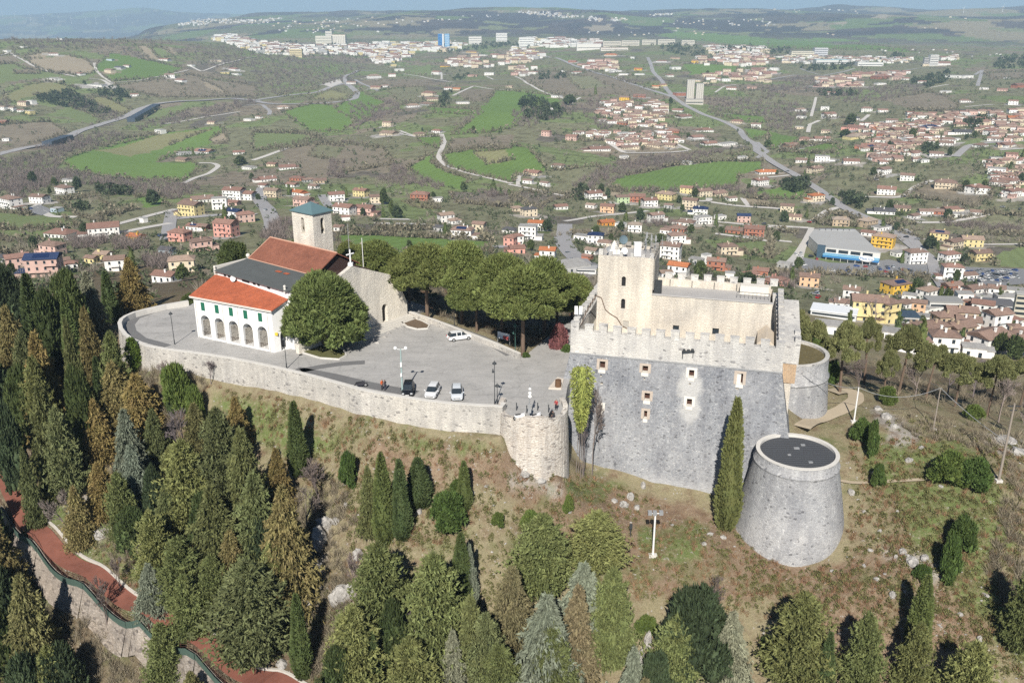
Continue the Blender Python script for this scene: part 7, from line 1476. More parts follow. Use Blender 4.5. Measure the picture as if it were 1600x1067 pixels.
        if random.random() < .45:       # lean-to porch or garage
            mb = MB(); sgn = random.choice([-1, 1]); x0 = sgn * L / 2; x1 = x0 + sgn * L * .35; mb.box(min(x0, x1) + (.01 if sgn > 0 else 0), max(x0, x1) - (.01 if sgn < 0 else 0), -W / 2 + .5, W / 2 - .8, -3, 2.7); g_ = mb.obj("annex", M_hw, t); g_.color = (*wc, 1)
            mb = MB(); mb.box(min(x0, x1) - (.3 if sgn < 0 else -.02), max(x0, x1) + (.3 if sgn > 0 else -.02), -W / 2 + .2, W / 2 - .5, 2.703, 2.9); g_ = mb.obj("annex_roof", M_hr, t); g_.color = r_.color
    reg(t, desc, u, v); return t
def rc_col(k):
    b = RC[k][1]; j = random.uniform(.85, 1.15); return tuple(x * j for x in b)
M_solar = plain("solar_glass", (0.015, 0.03, 0.09), .2)
HL = [(TA,"65,335,100,wr1 45,375,60,wr1 100,430,90,ct2 225,370,70,wr1 255,330,80,Rr1 395,345,80,tb1 260,420,90,wo1 295,490,110,pb2 498,455,95,wr2 550,540,120,wr2 655,430,85,yr2 750,470,80,cb2 680,545,110,pr2 1025,455,110,Rr2 1130,460,70,wf1 1185,590,90,wt2 1240,600,70,wt1 1290,690,130,wb2 1395,650,75,cb2 1145,645,60,gk1 1585,660,80,wk1 1590,740,70,Pr2 830,45,100,ct1 1020,50,70,cb1 1130,30,60,wr1 520,645,60,wb1 190,260,100,wr1 100,240,60,cr1 560,580,50,wr1 320,340,60,gb1 360,380,60,wb1"),
(TB,"30,520,60,ct1 105,550,90,ck2 303,510,80,wr1 510,445,95,wr2 495,500,60,wt1 600,530,85,or2 690,470,80,nb2 785,465,95,Rr2 860,490,90,wr2 965,450,110,yt2 1095,410,75,yr2 1118,510,90,cb3 1200,430,90,cb2 1290,425,100,cb1 1370,455,60,wb1 590,610,90,Oo1 900,585,90,wb2 770,650,85,wl2 525,720,95,ws2 150,640,90,wo2 100,695,110,wf3 30,730,70,wr2 30,780,90,Pr1 225,825,95,wo2 470,830,60,Rr1 580,740,80,wb1 1180,545,90,ws2 1195,600,95,wf2 1090,610,110,wb1 1450,590,80,ps2 1300,570,60,wf1 1400,660,110,Rb1 1520,675,120,Rr2 1350,790,110,cb2 1040,650,100,Rb1 1030,720,100,wb2 995,820,120,wb3 1045,925,120,wo2 1280,890,110,Rb2 1160,850,90,gf1 960,935,70,wt1 545,145,130,wr1 215,50,55,pr2 375,80,70,pr2 700,45,70,wf1 130,295,100,cr1 205,360,55,wb1 290,250,80,wb1 700,190,50,wf1 710,135,80,cb1 760,130,60,cb1 890,120,110,ct1 990,120,80,cb1 1010,75,90,wr1 1155,70,80,wr1 1235,110,90,wr1 1350,110,120,wf1 1100,225,60,wf1 1580,290,90,wo1 1555,360,90,wr2 1440,195,50,wf1 1010,30,80,Rr1 850,45,60,gf1 500,790,70,wt1 340,900,260,gf1 960,660,60,wb1 1210,850,50,wf2 1560,920,90,Rr1 1500,940,80,pr1 1360,940,60,wf1 980,500,50,gb1 680,620,60,wf1 440,700,90,wf1 100,345,60,wb1"),
(TC,"175,60,45,pr1 110,90,70,Rb1 255,60,70,wr1 430,45,100,cb1 470,100,80,Rr1 515,10,40,Oo1 165,160,60,wb1 255,155,65,wf2 390,165,70,wr1 222,210,65,cb2 18,210,40,Oo1 225,340,65,co2 92,390,60,cb2 125,425,65,cb1 540,215,60,wb2 650,245,60,wb2 555,310,80,wr2 830,280,95,cb2 960,300,70,wr2 1000,305,60,wr2 1065,215,75,wf2 1130,145,50,pr2 1080,265,80,wb1 1130,255,70,wr1 1135,320,75,wr2 830,80,60,wb1 860,60,60,wf1 680,125,60,wr1 785,130,60,wb1 545,150,60,wb1 500,140,50,pb1 340,455,75,tl2 465,460,80,tl2 545,400,90,wk1 625,385,70,cb1 735,400,60,wb1 785,400,60,Rb1 850,390,70,cr1 900,415,70,wf1 975,405,60,wb1 530,475,75,wf1 540,555,95,Yt3 470,500,60,wr1 800,520,80,yb2 865,560,75,cb2 950,550,90,yt2 990,615,85,yb2 685,630,90,wb3 845,620,80,wr2 855,705,85,wr3 860,750,80,Rb1 600,770,115,Yb2 195,735,85,ob2 745,800,90,wt2 470,895,150,yb3 555,905,90,yb3 390,800,70,wb2 660,800,60,wf1 905,850,70,wf3 760,990,140,tb2 900,910,130,tb2 1000,870,90,wr2 1060,960,100,wb3 890,990,120,tb2 1030,1040,160,wb2 1060,790,70,wb2 960,790,90,wb2 1170,1000,90,wb2 1185,1050,80,wb2 30,730,90,Pr1 610,595,60,wf1 700,1030,90,wb1 80,650,60,gf1 850,660,40,wf1 820,1040,120,wb2 290,955,120,wf1 1060,150,50,wf1 1050,60,50,wb1 990,90,60,wb1 1150,60,50,wb1 1100,90,60,cr1 700,80,60,pb1 930,700,70,wb1 1110,835,100,wf2 1150,775,90,wf1 955,855,90,Rb2 1120,955,90,wr2 830,935,110,tb2 720,905,70,wf1 690,960,90,tb1 590,985,100,wf1 350,835,70,wb1 1010,810,80,wf1 905,815,80,wb2 840,800,70,wf1 1090,900,80,wf1 640,835,70,wb1 760,860,70,wf1 700,865,60,ob2 930,960,100,wb2 1130,1040,110,tb2 870,1040,110,wb1 960,1060,100,wf1 640,1040,90,wb1 600,70,60,wb1 640,60,50,wf1 680,420,50,wb1 720,160,40,wf1"),
(TD,"60,425,120,wb3 240,390,100,wb2 395,330,100,wb2 430,260,90,wf1 360,445,60,bf1 370,605,170,wr1 635,595,180,wr2 845,625,90,Yo1 320,715,130,pb2 100,800,130,pr2 265,850,190,ps3 390,780,70,Rb1 440,800,70,wr1 570,765,70,yb1 640,740,90,yt1 715,815,115,wb2 1040,710,80,bk1 1030,880,140,wr1 1130,820,150,ct2 1250,690,120,pb2 1120,630,120,Pr2 1215,560,90,wr1 1265,560,70,Rb1 1190,470,130,yb3 1255,385,130,wb1 1370,430,90,wf3 1460,370,120,wr3 1540,370,100,wr2 1410,600,130,Pr3 1465,490,90,ws2 1530,510,100,pr2 1270,80,110,wr1 1140,130,80,tb1 1490,85,70,wr1 1555,180,80,wf1 1150,90,100,gf1 20,760,80,gk1 1460,405,70,pr1 1300,640,50,pb1 900,510,40,wf1 5,420,60,wr1"),
(TE,"25,690,40,wt2 80,695,40,wt2 130,700,40,wr1 190,715,50,yf2 150,660,60,cb2 200,650,50,wf2 20,770,60,Rr1 1005,835,60,wf2 1325,775,50,cb1 1560,755,60,wf1 840,600,45,wr1 500,470,55,wr1 330,500,100,wf1 600,540,110,wf1 690,455,60,cb2 690,380,40,bf1 750,430,60,gk1 795,420,40,wr1 1030,380,60,wr1 1060,485,60,wb2 1130,510,60,wr1 1195,415,40,wf1 1350,385,60,cf1 1405,460,50,yf1 1465,440,60,wr1 1480,470,50,wf1 335,345,50,wr1 45,325,40,wf1 150,300,40,wf1 380,250,40,wf1 100,240,40,wf1 40,880,40,wf1"),
(TF,"735,490,75,wt2 850,480,45,wr2 895,445,55,wf2 860,415,30,yf2 600,525,60,wb1 750,555,65,cr1 805,545,50,wb1 1130,465,55,wr2 1185,420,65,Yb1 1250,415,60,wf2 1355,480,60,pr1 1460,470,60,wf2 1405,400,40,tf1 1350,330,70,Yb1 1490,345,50,pr1 1200,560,50,wr1 1255,565,50,co1 1080,600,80,cr2 1100,630,70,cb1 1070,660,80,gb1 980,670,80,wt1 1290,650,80,wf1 1585,550,40,ct1 825,790,60,cb2 165,680,70,wt1 20,740,40,wb1 1560,400,60,wf1 1420,350,50,wf1"),
(TG,"405,460,55,wr1 320,450,30,wf1 135,460,50,wr1 60,470,60,wf1 280,610,60,wf1 100,680,30,cb1 260,700,35,wf2 620,350,80,co1 755,370,25,wf2 790,440,50,Yo1 705,630,60,Yb2 800,610,75,Rr1 675,680,80,wr1 600,700,40,wb1 745,700,50,wb1 565,760,50,wb1 620,770,60,wb1 690,780,60,Rb1 915,730,80,tb2 1040,700,65,wr1 1075,740,90,wr1 1210,825,90,wr1 1410,770,70,cr1 1525,800,60,wb2 1050,600,70,Rf2 1020,435,60,wf2 985,480,45,wr1 1155,395,60,Yb2 1240,380,50,Rr1 1300,385,40,wf1 1405,360,40,wf2 1440,380,40,pb1 940,390,70,wr1 1020,370,60,tb1 1275,500,60,wr1 1340,510,50,wf2 1405,500,80,cr2 1500,490,80,cr2 1540,450,80,cr3 1500,555,60,pb1 1370,560,60,wr1 1150,510,60,cf1 1215,525,35,cf1 440,410,60,pr1 500,400,60,Rr1 560,420,60,pr1 600,430,60,yo1 540,400,50,Rr1 480,430,50,pr1 650,450,60,wf1 380,390,50,Rr1 900,550,50,co1 940,540,50,yr1 640,740,50,cb1 820,790,60,wb1 860,770,50,pb1 780,760,60,wb1 660,760,50,wb1 720,660,60,pr1 850,660,70,wb1 590,730,40,wb1 750,740,50,wr1 830,730,50,Rb1 700,470,60,wf1 800,470,60,wf1 900,640,50,gf1"),
(TH,"200,695,60,wt1 210,740,55,wf1 195,805,50,cf1 355,690,50,wf2 385,735,75,wr2 620,700,65,wb2 715,700,60,wr1 1160,490,90,wf2 1240,490,80,wf2 1495,495,35,wf1 1570,550,70,Rr3 1465,570,60,pr1 1350,560,50,wf1 1235,640,65,wb1 1530,655,55,wr2 1110,580,60,wf1 1355,710,65,cf1 1245,720,70,wf1 1550,750,80,co1 1400,845,80,wr2 1225,840,100,wk1 1110,770,100,wr1 1210,790,80,cr1 930,735,90,Rb1 1015,780,60,wf1 1160,725,80,Rb1 780,765,70,wb1 560,810,100,Pr1 690,820,80,Oo1 820,825,100,cr1 1020,810,110,ws1 570,865,110,yl1 890,890,90,gf1 725,850,70,Rb1 1015,870,90,wf1 1130,900,80,wb2 650,930,110,Rr1 755,930,70,wr1 235,880,70,pr1 340,880,70,wr1 150,920,80,Rb1 360,830,50,cb1 1500,920,100,wr1 1530,870,60,Rb1 720,495,110,Rr2 620,480,80,cr2 850,500,60,wr1 560,470,60,ob2 430,510,90,cb2 540,545,100,cr1 340,545,100,pb1 620,370,60,Rr1 510,365,60,cr1 1100,410,80,wr2 985,415,40,cf2 480,530,60,ob1 400,590,60,wr1 700,530,60,wf1 800,500,50,wb1 960,520,50,wr1 540,750,70,sk1 20,370,40,ob1 70,360,50,wf1 40,440,50,wf2 20,460,60,pr1")]
ents = []
for tile, s_ in HL:
    for q in s_.split():
        a = q.split(','); (u, v), = P4(*tile, a[0] + ',' + a[1]); c = a[3]; ents.append((u, v, float(a[2]) / tile[2], c[0] if c[0] in WC else 'w', c[1], int(c[2])))
hits = hit_many([(e[0], e[1]) for e in ents]); ents = [(e, Vector(h_)) for e, h_ in zip(ents, hits) if not np.isnan(h_[0])]
ents.sort(key=lambda q: -q[0][2]); n_h = 0; STUFFH = []; HOUSEPOS = []
for (u, v, wpx, wc, rc, st), p in ents:
    d_ = prj(*p)[2]; ext = min(wpx * d_ / FPX, 48); yaw = random.choice([-1, -1, 1]) * R(random.uniform(8, 34)); L = ext / 1.0; W = min(L * .82, max(7, L * .7))
    if st == 1 and L > 26: W = L * .5
    HOUSEPOS.append((u, v, wpx)); sts = {1: "single-storey ", 2: "two-storey ", 3: "three-storey "}[st]
    if d_ > 1400: st = min(st, 2)
    if n_h < 292:
        j = random.uniform(.93, 1.07); q = p.copy(); q.y += W * .35
        house(q, L, W, st, tuple(x * j for x in WC[wc][1]), rc, yaw, "%s house with %s roof" % (WC[wc][0], RC[rc][0]), u, v, wpx > 17.5 and n_h < 175); n_h += 1
    else: STUFFH.append((p, L, W, st, wc, rc, yaw))
# trodden yards, drives and gravel round the houses belong to the ground's own colour
def gidx(x, y): return np.clip(np.searchsorted(LRG, np.log(np.hypot(x, y))), 0, len(LRG) - 1), np.clip(((np.arctan2(x, y) - AZG[0]) / (AZG[-1] - AZG[0]) * (len(AZG) - 1)).astype(int), 0, len(AZG) - 1)
for (e, p) in ents:
    d_ = prj(*p)[2]; rr_ = min(e[2] * d_ / FPX, 45) * random.uniform(.75, 1.25); m = (abs(GX - p.x) < rr_ * 1.3) & (abs(GY - p.y) < rr_ * 1.3)
    if not m.any(): continue
    x, y = GX[m], GY[m]; a = random.random() * 3; X = (x - p.x) * math.cos(a) + (y - p.y) * math.sin(a); Y = -(x - p.x) * math.sin(a) + (y - p.y) * math.cos(a); k = (np.maximum(abs(X) * .9, abs(Y) * 1.15) + rr_ * .9 * fbm(x / 9, y / 9, 2, 5)) < rr_ * .8; idx_ = np.argwhere(m)[k]
    colr[idx_[:, 0], idx_[:, 1]] = np.array(random.choice([(.42, .39, .34), (.36, .35, .33), (.30, .25, .18), (.16, .19, .09), (.45, .43, .40), (.12, .15, .06)]))
GCA.data.foreach_set('color', np.concatenate([colr.reshape(-1, 3), scr.reshape(-1, 1)], 1).astype(np.float32).ravel())
def speckle(name, UV, hgt, leafy, tint, label, n, wide):
    UV = np.asarray(UV); r = np.random.default_rng(len(UV)); UV = UV[~(inpoly(UV[:, 0], UV[:, 1], LOTS[0]) | inpoly(UV[:, 0], UV[:, 1], LOTS[1]))]; H = hit_many(UV); H = H[~np.isnan(H[:, 0])]; i_, j_ = gidx(H[:, 0], H[:, 1]); H = H[(scr[i_, j_] > .3) & (colr[i_, j_, 0] < .28)]; T = [clump_t(s_ + 9, n, wide, leafy) for s_ in range(5)]; Vs = []; D = np.hypot(H[:, 0], H[:, 1])
    V = inst(T, H - np.array([0, 0, .2]), hgt * r.uniform(.5, 1.4, len(H)) * (1 + np.minimum(1.3, D / 3000)), r); o = link(name, npmesh(name, V, np.arange(len(V)).reshape(-1, 3), [M_leaf2])); o.color = (*tint, 1); tag(o, label, name.replace('_', ' '), kind='stuff')
LOTS = [P4(*TC, s_) for s_ in ("50,665 150,560 185,455 420,455 620,600 800,625 770,690 400,695 60,690", "895,640 1260,650 1260,730 1000,745 915,705")]
UV = rng.uniform([-40, 62], [1640, 470], (26000, 2)); UV = UV[vnoise(UV[:, 0] / 46, UV[:, 1] / 17, 3) * .6 + vnoise(UV[:, 0] / 17, UV[:, 1] / 8, 8) * .4 > .63]
speckle("scrub", UV, 3.0, False, (.25, .225, .18), "leafless bushes, vines and hedgerows speckling the valley floor", 24, .028)
UV = rng.uniform([-40, 62], [1640, 470], (9000, 2)); UV = UV[vnoise(UV[:, 0] / 40, UV[:, 1] / 15, 13) * .6 + vnoise(UV[:, 0] / 15, UV[:, 1] / 8, 18) * .4 > .5]; HU = [(u + random.gauss(0, w_ * .9), v + random.gauss(0, w_ * .35)) for u, v, w_ in HOUSEPOS for _ in range(8)]
GSPK = lambda HX: speckle("garden_shrubbery", np.vstack([UV, HU, HX]), 2.8, True, (.085, .105, .055), "dark evergreen bushes and hedges in the valley gardens", 16, .15)
# the far town and hill villages: beyond counting
def scatter_blocks(polys, per, wmin, wmax, hmin, hmax, cols, roofs):
    for tile, s_ in polys:
        pl = P4(*tile, s_); xs = [p[0] for p in pl]; ys = [p[1] for p in pl]; ar = abs(sum(a[0] * b[1] - b[0] * a[1] for a, b in zip(pl, pl[1:] + pl[:1]))) / 2; n = int(ar / per) + 1; X = rng.uniform(min(xs), max(xs), n * 8 + 8); Y = rng.uniform(min(ys), max(ys), n * 8 + 8); k = inpoly(X, Y, pl); H = hit_many(list(zip(X[k][:n], Y[k][:n])))
        for p in H:
            if np.isnan(p[0]): continue
            d_ = math.hypot(p[0], p[1]); L = random.uniform(wmin, wmax) * d_ / FPX; STUFFH.append((Vector(p), L, L * random.uniform(.4, .8), random.uniform(hmin, hmax) * d_ / FPX / 2.95, random.choice(cols), random.choice(roofs), R(random.uniform(-30, 30))))
scatter_blocks([(TF,"-40,262 300,290 700,280 760,320 720,350 560,345 200,350 -20,335"),(TF,"560,300 1000,290 1000,340 850,400 740,400 720,350"),(TF,"700,275 1300,275 1290,305 1140,330 1000,320"),(TE,"1300,235 1440,225 1600,260 1600,330 1500,300"),(TG,"0,300 180,330 170,370 0,400"),(TG,"60,240 550,260 550,300 60,300")], 9, 4, 14, 1.5, 4.5, 'wwwcgwwwy', 'ffffbfr')
scatter_blocks([(TH,"100,350 900,370 860,400 100,400"),(TG,"1200,290 1600,300 1600,360 1260,360"),(TH,"1080,355 1180,355 1180,380 1080,380")], 12, 4, 10, 1.5, 3.5, 'wwcgw', 'ffrb')
scatter_blocks([(TE,"1110,160 1200,128 1290,122 1600,130 1600,150 1350,150 1200,165"),(TF,"0,130 100,118 200,112 60,150"),(TG,"20,75 260,80 480,110 300,115 120,100"),(TG,"480,105 580,125 560,140 480,135"),(TG,"620,115 720,115 720,135 620,135"),(TG,"860,95 1000,85 1000,100 860,105")], 5, 1.6, 3.2, 1.0, 1.8, 'wgcw', 'fb')
scatter_blocks([(TG,"820,130 1600,120 1600,170 1200,165 860,160"),(TG,"1000,180 1130,180 1130,200 1000,200"),(TG,"1120,190 1240,190 1260,225 1120,215"),(TH,"0,50 300,60 600,75 600,90 0,80"),(TH,"0,140 100,145 100,160 0,160"),(TH,"1120,105 1290,115 1290,125 1120,120"),(TH,"320,205 440,210 440,222 320,222"),(TH,"840,170 1060,180 1060,190 840,180"),(TH,"700,305 840,320 840,335 700,330"),(TH,"900,290 960,300 950,335 900,320"),(TH,"1020,305 1200,320 1160,340 1030,330"),(TH,"1230,340 1500,345 1500,360 1230,360"),(TF,"700,195 830,195 830,205 700,205"),(TG,"480,200 900,210 900,225 480,225"),(TF,"1200,250 1320,255 1310,265 1200,262"),(TF,"0,150 500,120 1500,90 1600,110 900,150 300,220 100,200")], 70, 1.6, 3.4, 1.0, 1.6, 'wgc', 'fb')
scatter_blocks([(TG,"560,640 960,640 960,800 640,800 540,720"),(TG,"340,375 680,380 690,455 480,440"),(TH,"640,450 860,460 880,510 620,500"),(TH,"280,500 560,470 600,540 340,550"),(TG,"1200,460 1600,440 1600,520 1220,520"),(TH,"880,720 1250,710 1250,780 900,770"),(TG,"1150,370 1600,350 1600,420 1180,420"),(TH,"560,790 1100,760 1150,900 760,930 600,900"),(TH,"1250,700 1600,690 1600,900 1300,860"),(TG,"0,420 150,430 150,470 0,500"),(TG,"380,840 1000,810 1100,900 700,920"),(TF,"1180,380 1600,330 1600,410 1300,440"),(TG,"0,330 200,340 200,400 0,400"),(TC,"420,90 640,60 700,160 480,170"),(TC,"1000,160 1200,140 1200,330 1080,320"),(TC,"760,960 1180,900 1200,1010 800,1030"),(TC,"880,760 1100,760 1120,820 900,840")], 46, 8, 14, 3, 4.5, 'wwccp', 'rrbbt')
EP = []
for tile, c, s_ in FIELDS:
    pl = P4(*tile, s_)
    for a, b in zip(pl, pl[1:] + pl[:1]):
        if a[1] > 62 and random.random() < .75: n = int(math.dist(a, b) / 3.2); EP += [(a[0] + (b[0] - a[0]) * k / n + random.gauss(0, 1), a[1] + (b[1] - a[1]) * k / n + random.gauss(0, .5)) for k in range(n)]
Hh = hit_many(EP); Hh = Hh[~np.isnan(Hh[:, 0])]; rh = np.random.default_rng(4); 
Vh = inst([clump_t(s_ + 3, 24, .04, s_ % 3 == 0) for s_ in range(6)], Hh, 4.6 * rh.uniform(.4, 1.3, len(Hh)) * (1 + np.minimum(1, np.hypot(Hh[:, 0], Hh[:, 1]) / 3000)), rh); o = link("hedgerow_shrubbery", npmesh("hedgerow_shrubbery", Vh, np.arange(len(Vh)).reshape(-1, 3), [M_leaf2])); o.color = (.19, .17, .12, 1); tag(o, "dark hedgerows along the edges of the valley fields", "hedgerow", kind='stuff')
GSPK([(a + random.gauss(0, 9), b + random.gauss(1, 2.5)) for a, b in [prj(*q[0])[:2] for q in STUFFH if 900 < q[0].length < 3600] for _ in range(2)])
mbs = MB(); WCK = list(WC); RCK = list(RC); VC = []
M_hws = [plain("far_wall_" + WC[k][0].replace(' ', '_'), WC[k][1], .9, var=.05) for k in WCK]; M_hrs = [plain("far_roof_" + RC[k][0].replace(' ', '_').replace('-', '_'), RC[k][1], .9, var=.1) for k in RCK]
for (p, L, W, st, wc, rc, yaw) in STUFFH:
    Mx = Matrix.Translation(p) @ Matrix.Rotation(yaw, 4, 'Z'); H = 2.95 * st + .3; mi = WCK.index(wc); ri = len(WCK) + RCK.index(rc); mbs.box(-L / 2, L / 2, -W / 2, W / 2, -3, H, mi, Mx)
    if rc == 'f': mbs.box(-L / 2 - .1, L / 2 + .1, -W / 2 - .1, W / 2 + .1, H + .01, H + .4, ri, Mx)
    else:
        rs = W * .17; V = [Mx @ Vector(q) for q in ((-L / 2 - .4, -W / 2 - .4, H), (L / 2 + .4, -W / 2 - .4, H), (L / 2 + .4, W / 2 + .4, H), (-L / 2 - .4, W / 2 + .4, H), (-L / 2 - .4, 0, H + rs), (L / 2 + .4, 0, H + rs))]; mbs.add(V, [(0, 1, 5, 4), (2, 3, 4, 5), (0, 4, 3), (1, 2, 5)], ri)
    if L > 6:                           # window bands
        for s_ in range(max(1, int(st))):
            z = .9 + s_ * 2.95; n = max(2, int(L / 4))
            for k in range(min(n, 12)): x = -L / 2 + L * (k + .5) / min(n, 12); V = [Mx @ Vector(q) for q in ((x - .6, -W / 2 - .06, z), (x + .6, -W / 2 - .06, z), (x + .6, -W / 2 - .06, z + 1.4), (x - .6, -W / 2 - .06, z + 1.4))]; mbs.add(V, [(0, 1, 2, 3)], len(WCK) + len(RCK))
tag(mbs.obj("distant_houses", M_hws + M_hrs + [M_glass]), "far houses and blocks of the town and hill villages", "town", kind='stuff')
# supermarket
def on_ground(tile, x, y):
    (u, v), = P4(*tile, "%f,%f" % (x, y)); return hit(u, v)
a, b, c = on_ground(TC, 275, 622), on_ground(TC, 558, 612), on_ground(TC, 205, 560)
z0 = min(a.z, b.z, c.z) + .3; HS = 9.5; f_ = (b - a); f_.z = 0; LF = f_.length; f_.normalize(); n_ = Vector((-f_.y, f_.x, 0))
def roofpt(x, y): (u, v), = P4(*TC, "%f,%f" % (x, y)); return PZ(u, v, z0 + HS)
sm = thing("supermarket", "large low supermarket with wide grey roof and blue striped front", "supermarket", (a.x, a.y, z0)); a0 = Vector((a.x, a.y, z0)); RT = [roofpt(240, 548), roofpt(522, 578), roofpt(405, 470), roofpt(215, 468), roofpt(190, 500)]
RT = [Vector((q.x, q.y, 0)) for q in RT]; mb = MB(); pts = [(q.x - a0.x, q.y - a0.y) for q in RT]; mb.prism(pts, -4, HS - .6); mb.obj("wall", M_ren, sm); mb = MB(); mb.prism(pts, HS - .598, HS); mb.obj("roof", plain("gravel_roof", (.42, .42, .41), .9, var=.1, sc=.05), sm)
P0, P1 = RT[0] - Vector((a0.x, a0.y, 0)), RT[1] - Vector((a0.x, a0.y, 0)); fd = (P1 - P0).normalized(); fn_ = Vector((fd.y, -fd.x, 0)); LL = (P1 - P0).length; M_blue = plain("blue_fascia", (.05, .22, .5), .5); M_lblue = plain("light_blue_fascia", (.2, .45, .65), .5)
def sbox(mb, s0, s1, d0, d1, z0_, z1_): 
    V = [P0 + fd * s_ + fn_ * d for d in (d0, d1) for s_ in (s0, s1)]; mb.add([Vector((q.x, q.y, z)) for z in (z0_, z1_) for q in V], [(0, 2, 3, 1), (4, 5, 7, 6), (0, 1, 5, 4), (2, 6, 7, 3), (0, 4, 6, 2), (1, 3, 7, 5)])
mb = MB(); sbox(mb, LL * .08, LL * 1.0, .02, 5, 3.2, 4.6); mb.obj("canopy", M_blue, sm); mb = MB(); sbox(mb, LL * .08, LL * 1.0, .02, 5.3, 4.602, 5.3); mb.obj("canopy_stripe", M_lblue, sm)
mb = MB(); sbox(mb, -LL * .03, LL * .1, -.5, 2.2, -3, 10.6); mb.obj("entrance_tower", plain("slate_blue", (.06, .1, .14), .5), sm)
for k in range(4): mb = MB(); s0 = LL * (.12 + .2 * k); sbox(mb, s0, s0 + LL * .16, .02, .12, 5.9, 8.2); mb.obj("window", M_glass, sm)
mb = MB(); cpt_ = P0 + fd * (LL * .80) + fn_ * 5.45; mb.lathe([(.01, 0), (1, 0), (1, .2), (.01, .2)], 32); o = mb.obj("oval_sign", M_wht, sm, loc=cpt_ + Vector((0, 0, 5.4))); o.rotation_euler = (R(90), 0, math.atan2(fd.y, fd.x)); o.scale = (5.2, 2.2, 1)
for k in range(7): mb = MB(); s0 = LL * (.14 + .12 * k); q0 = P0 + fd * s0 + fn_ * 4.6; mb.tube((q0.x, q0.y, -.5), (q0.x, q0.y, 3.2), .2, n=6); mb.obj("column", M_ren, sm)
for k in range(6): mb = MB(); q0 = RT[3].lerp(RT[2], (k + .7) / 7) - Vector((a0.x, a0.y, 0)) - n_ * 5; mb.box(q0.x - 2, q0.x + 2, q0.y - 1, q0.y + 1, HS, HS + 1.2); mb.obj("roof_unit", M_steel, sm)
# oval sign lettering is unreadable in the photograph: a short dark scribble of the same size
fc = bpy.data.curves.new("sign_text", 'FONT'); fc.body = "Maxi Co"; fc.size = 2.6; fc.align_x = 'CENTER'; fc.extrude = .05; ft = bpy.data.objects.new("lettering", fc); COL.objects.link(ft); dg = bpy.context.evaluated_depsgraph_get(); fm = bpy.data.meshes.new_from_object(ft.evaluated_get(dg)); bpy.data.objects.remove(ft); fm.materials.append(M_blue)
ft = link("lettering", fm, sm); ft.location = cpt_ + fn_ * .35 + Vector((0, 0, 4.5)); ft.rotation_euler = (R(90), 0, math.atan2(fd.y, fd.x))
# other halls and landmark blocks: (tile, x, y base centre, width, height px, depth factor, wall, roof, name, label)
def block(tile, x, y, w_, h_, df, wc, rc, name, label, cat, bands=0, yaw=0, bandmat=None):
    p = on_ground(tile, x, y); d_ = prj(*p)[2]; L = w_ / tile[2] * d_ / FPX; H = h_ / tile[2] * d_ / FPX; W = L * df; t = thing(name, label, cat, p, yaw); mb = MB(); mb.box(-L / 2, L / 2, 0, W, -4, H); mb.obj("wall", plain(name + "_wall", wc, .9, var=.08), t); mb = MB(); mb.box(-L / 2 - .3, L / 2 + .3, -.3, W + .3, H + .002, H + .5); mb.obj("roof", plain(name + "_roof", rc, .9), t)
    for k in range(bands): mb = MB(); z = H * (k + .45) / (bands + .3); mb.box(-L / 2 + L * .03, L / 2 - L * .03, -.12, -.01, z, z + min(1.6, H / (bands + .3) * .45)); mb.obj("window_band", bandmat or M_glass, t)
    return t, L, H, W
block(TC, 300, 880, 200, 25, .55, (.62, .64, .66), (.72, .75, .78), "warehouse", "long warehouse with pale flat roof behind the castle's rear tower", "warehouse", 1, R(-24)); block(TC, 640, 905, 110, 30, .8, (.5, .5, .5), (.05, .08, .12), "warehouse", "low workshop with dark blue roof beside the yellow apartment block", "warehouse", 1, R(-8)); block(TC, 820, 862, 150, 55, .6, (.62, .62, .6), (.3, .3, .29), "office_block", "grey flat-roofed two-storey block with dark windows beyond the pines", "office", 2, R(-5)); block(TC, 1050, 870, 170, 50, .6, (.66, .66, .65), (.14, .14, .15), "warehouse", "white hall with black flat roof below the car dealer's lot", "warehouse", 1, R(-12))
block(TC, 1180, 900, 90, 130, .5, (.5, .47, .38), (.4, .4, .38), "apartment_block", "tall olive apartment block with balconies at the photo's east edge", "apartment block", 5, R(-20)); block(TC, 960, 1035, 300, 30, .3, (.6, .56, .5), (.42, .24, .16), "warehouse", "very long tan-roofed low building beyond the pines", "warehouse", 1, R(-8)); block(TB, 400, 905, 250, 25, .3, (.66, .66, .65), (.38, .38, .38), "warehouse", "long grey flat-roofed building beside the wide street, left of the castle tower", "warehouse", 1, R(-6))
# twin grain silos, mill, blue tower
for dx, label in ((0, "taller pale grain silo block of the pair by the main road"), (58, "second pale grain silo block, nearer the houses")):
    t, L, H, W = block(TG, 1112 + dx, 632 + dx * .1, 46, 125 - dx * .3, 1.0, (.55, .53, .48), (.45, .43, .4), "grain_silo", label, "silo", 0, R(-6))
    for k in range(4): mb = MB(); x = -L / 2 + L * (k + .5) / 4; mb.tube((x, 0, -2), (x, 0, H - .2), L / 8.2, n=12); mb.obj("silo_tube", bpy.data.materials["grain_silo_wall"], t)
block(TG, 1140, 655, 110, 30, .4, (.5, .47, .42), (.4, .38, .36), "mill_shed", "low pale shed at the foot of the twin grain silos", "shed", 1)
block(TF, 424, 285, 100, 55, .35, (.58, .56, .48), (.5, .48, .42), "grain_mill", "stepped beige grain mill on the far side of the town", "mill", 3); t, L, H, W = block(TF, 518, 280, 86, 58, .5, (.62, .59, .50), (.25, .1, .08), "silo_block", "white ribbed silo block with dark red roof beside the beige mill", "silo")
for k in range(8): mb = MB(); x = -L / 2 + L * (k + .5) / 8; mb.tube((x, 0, -2), (x, 0, H * .85), L / 17, n=8); mb.obj("silo_tube", M_ren, t)
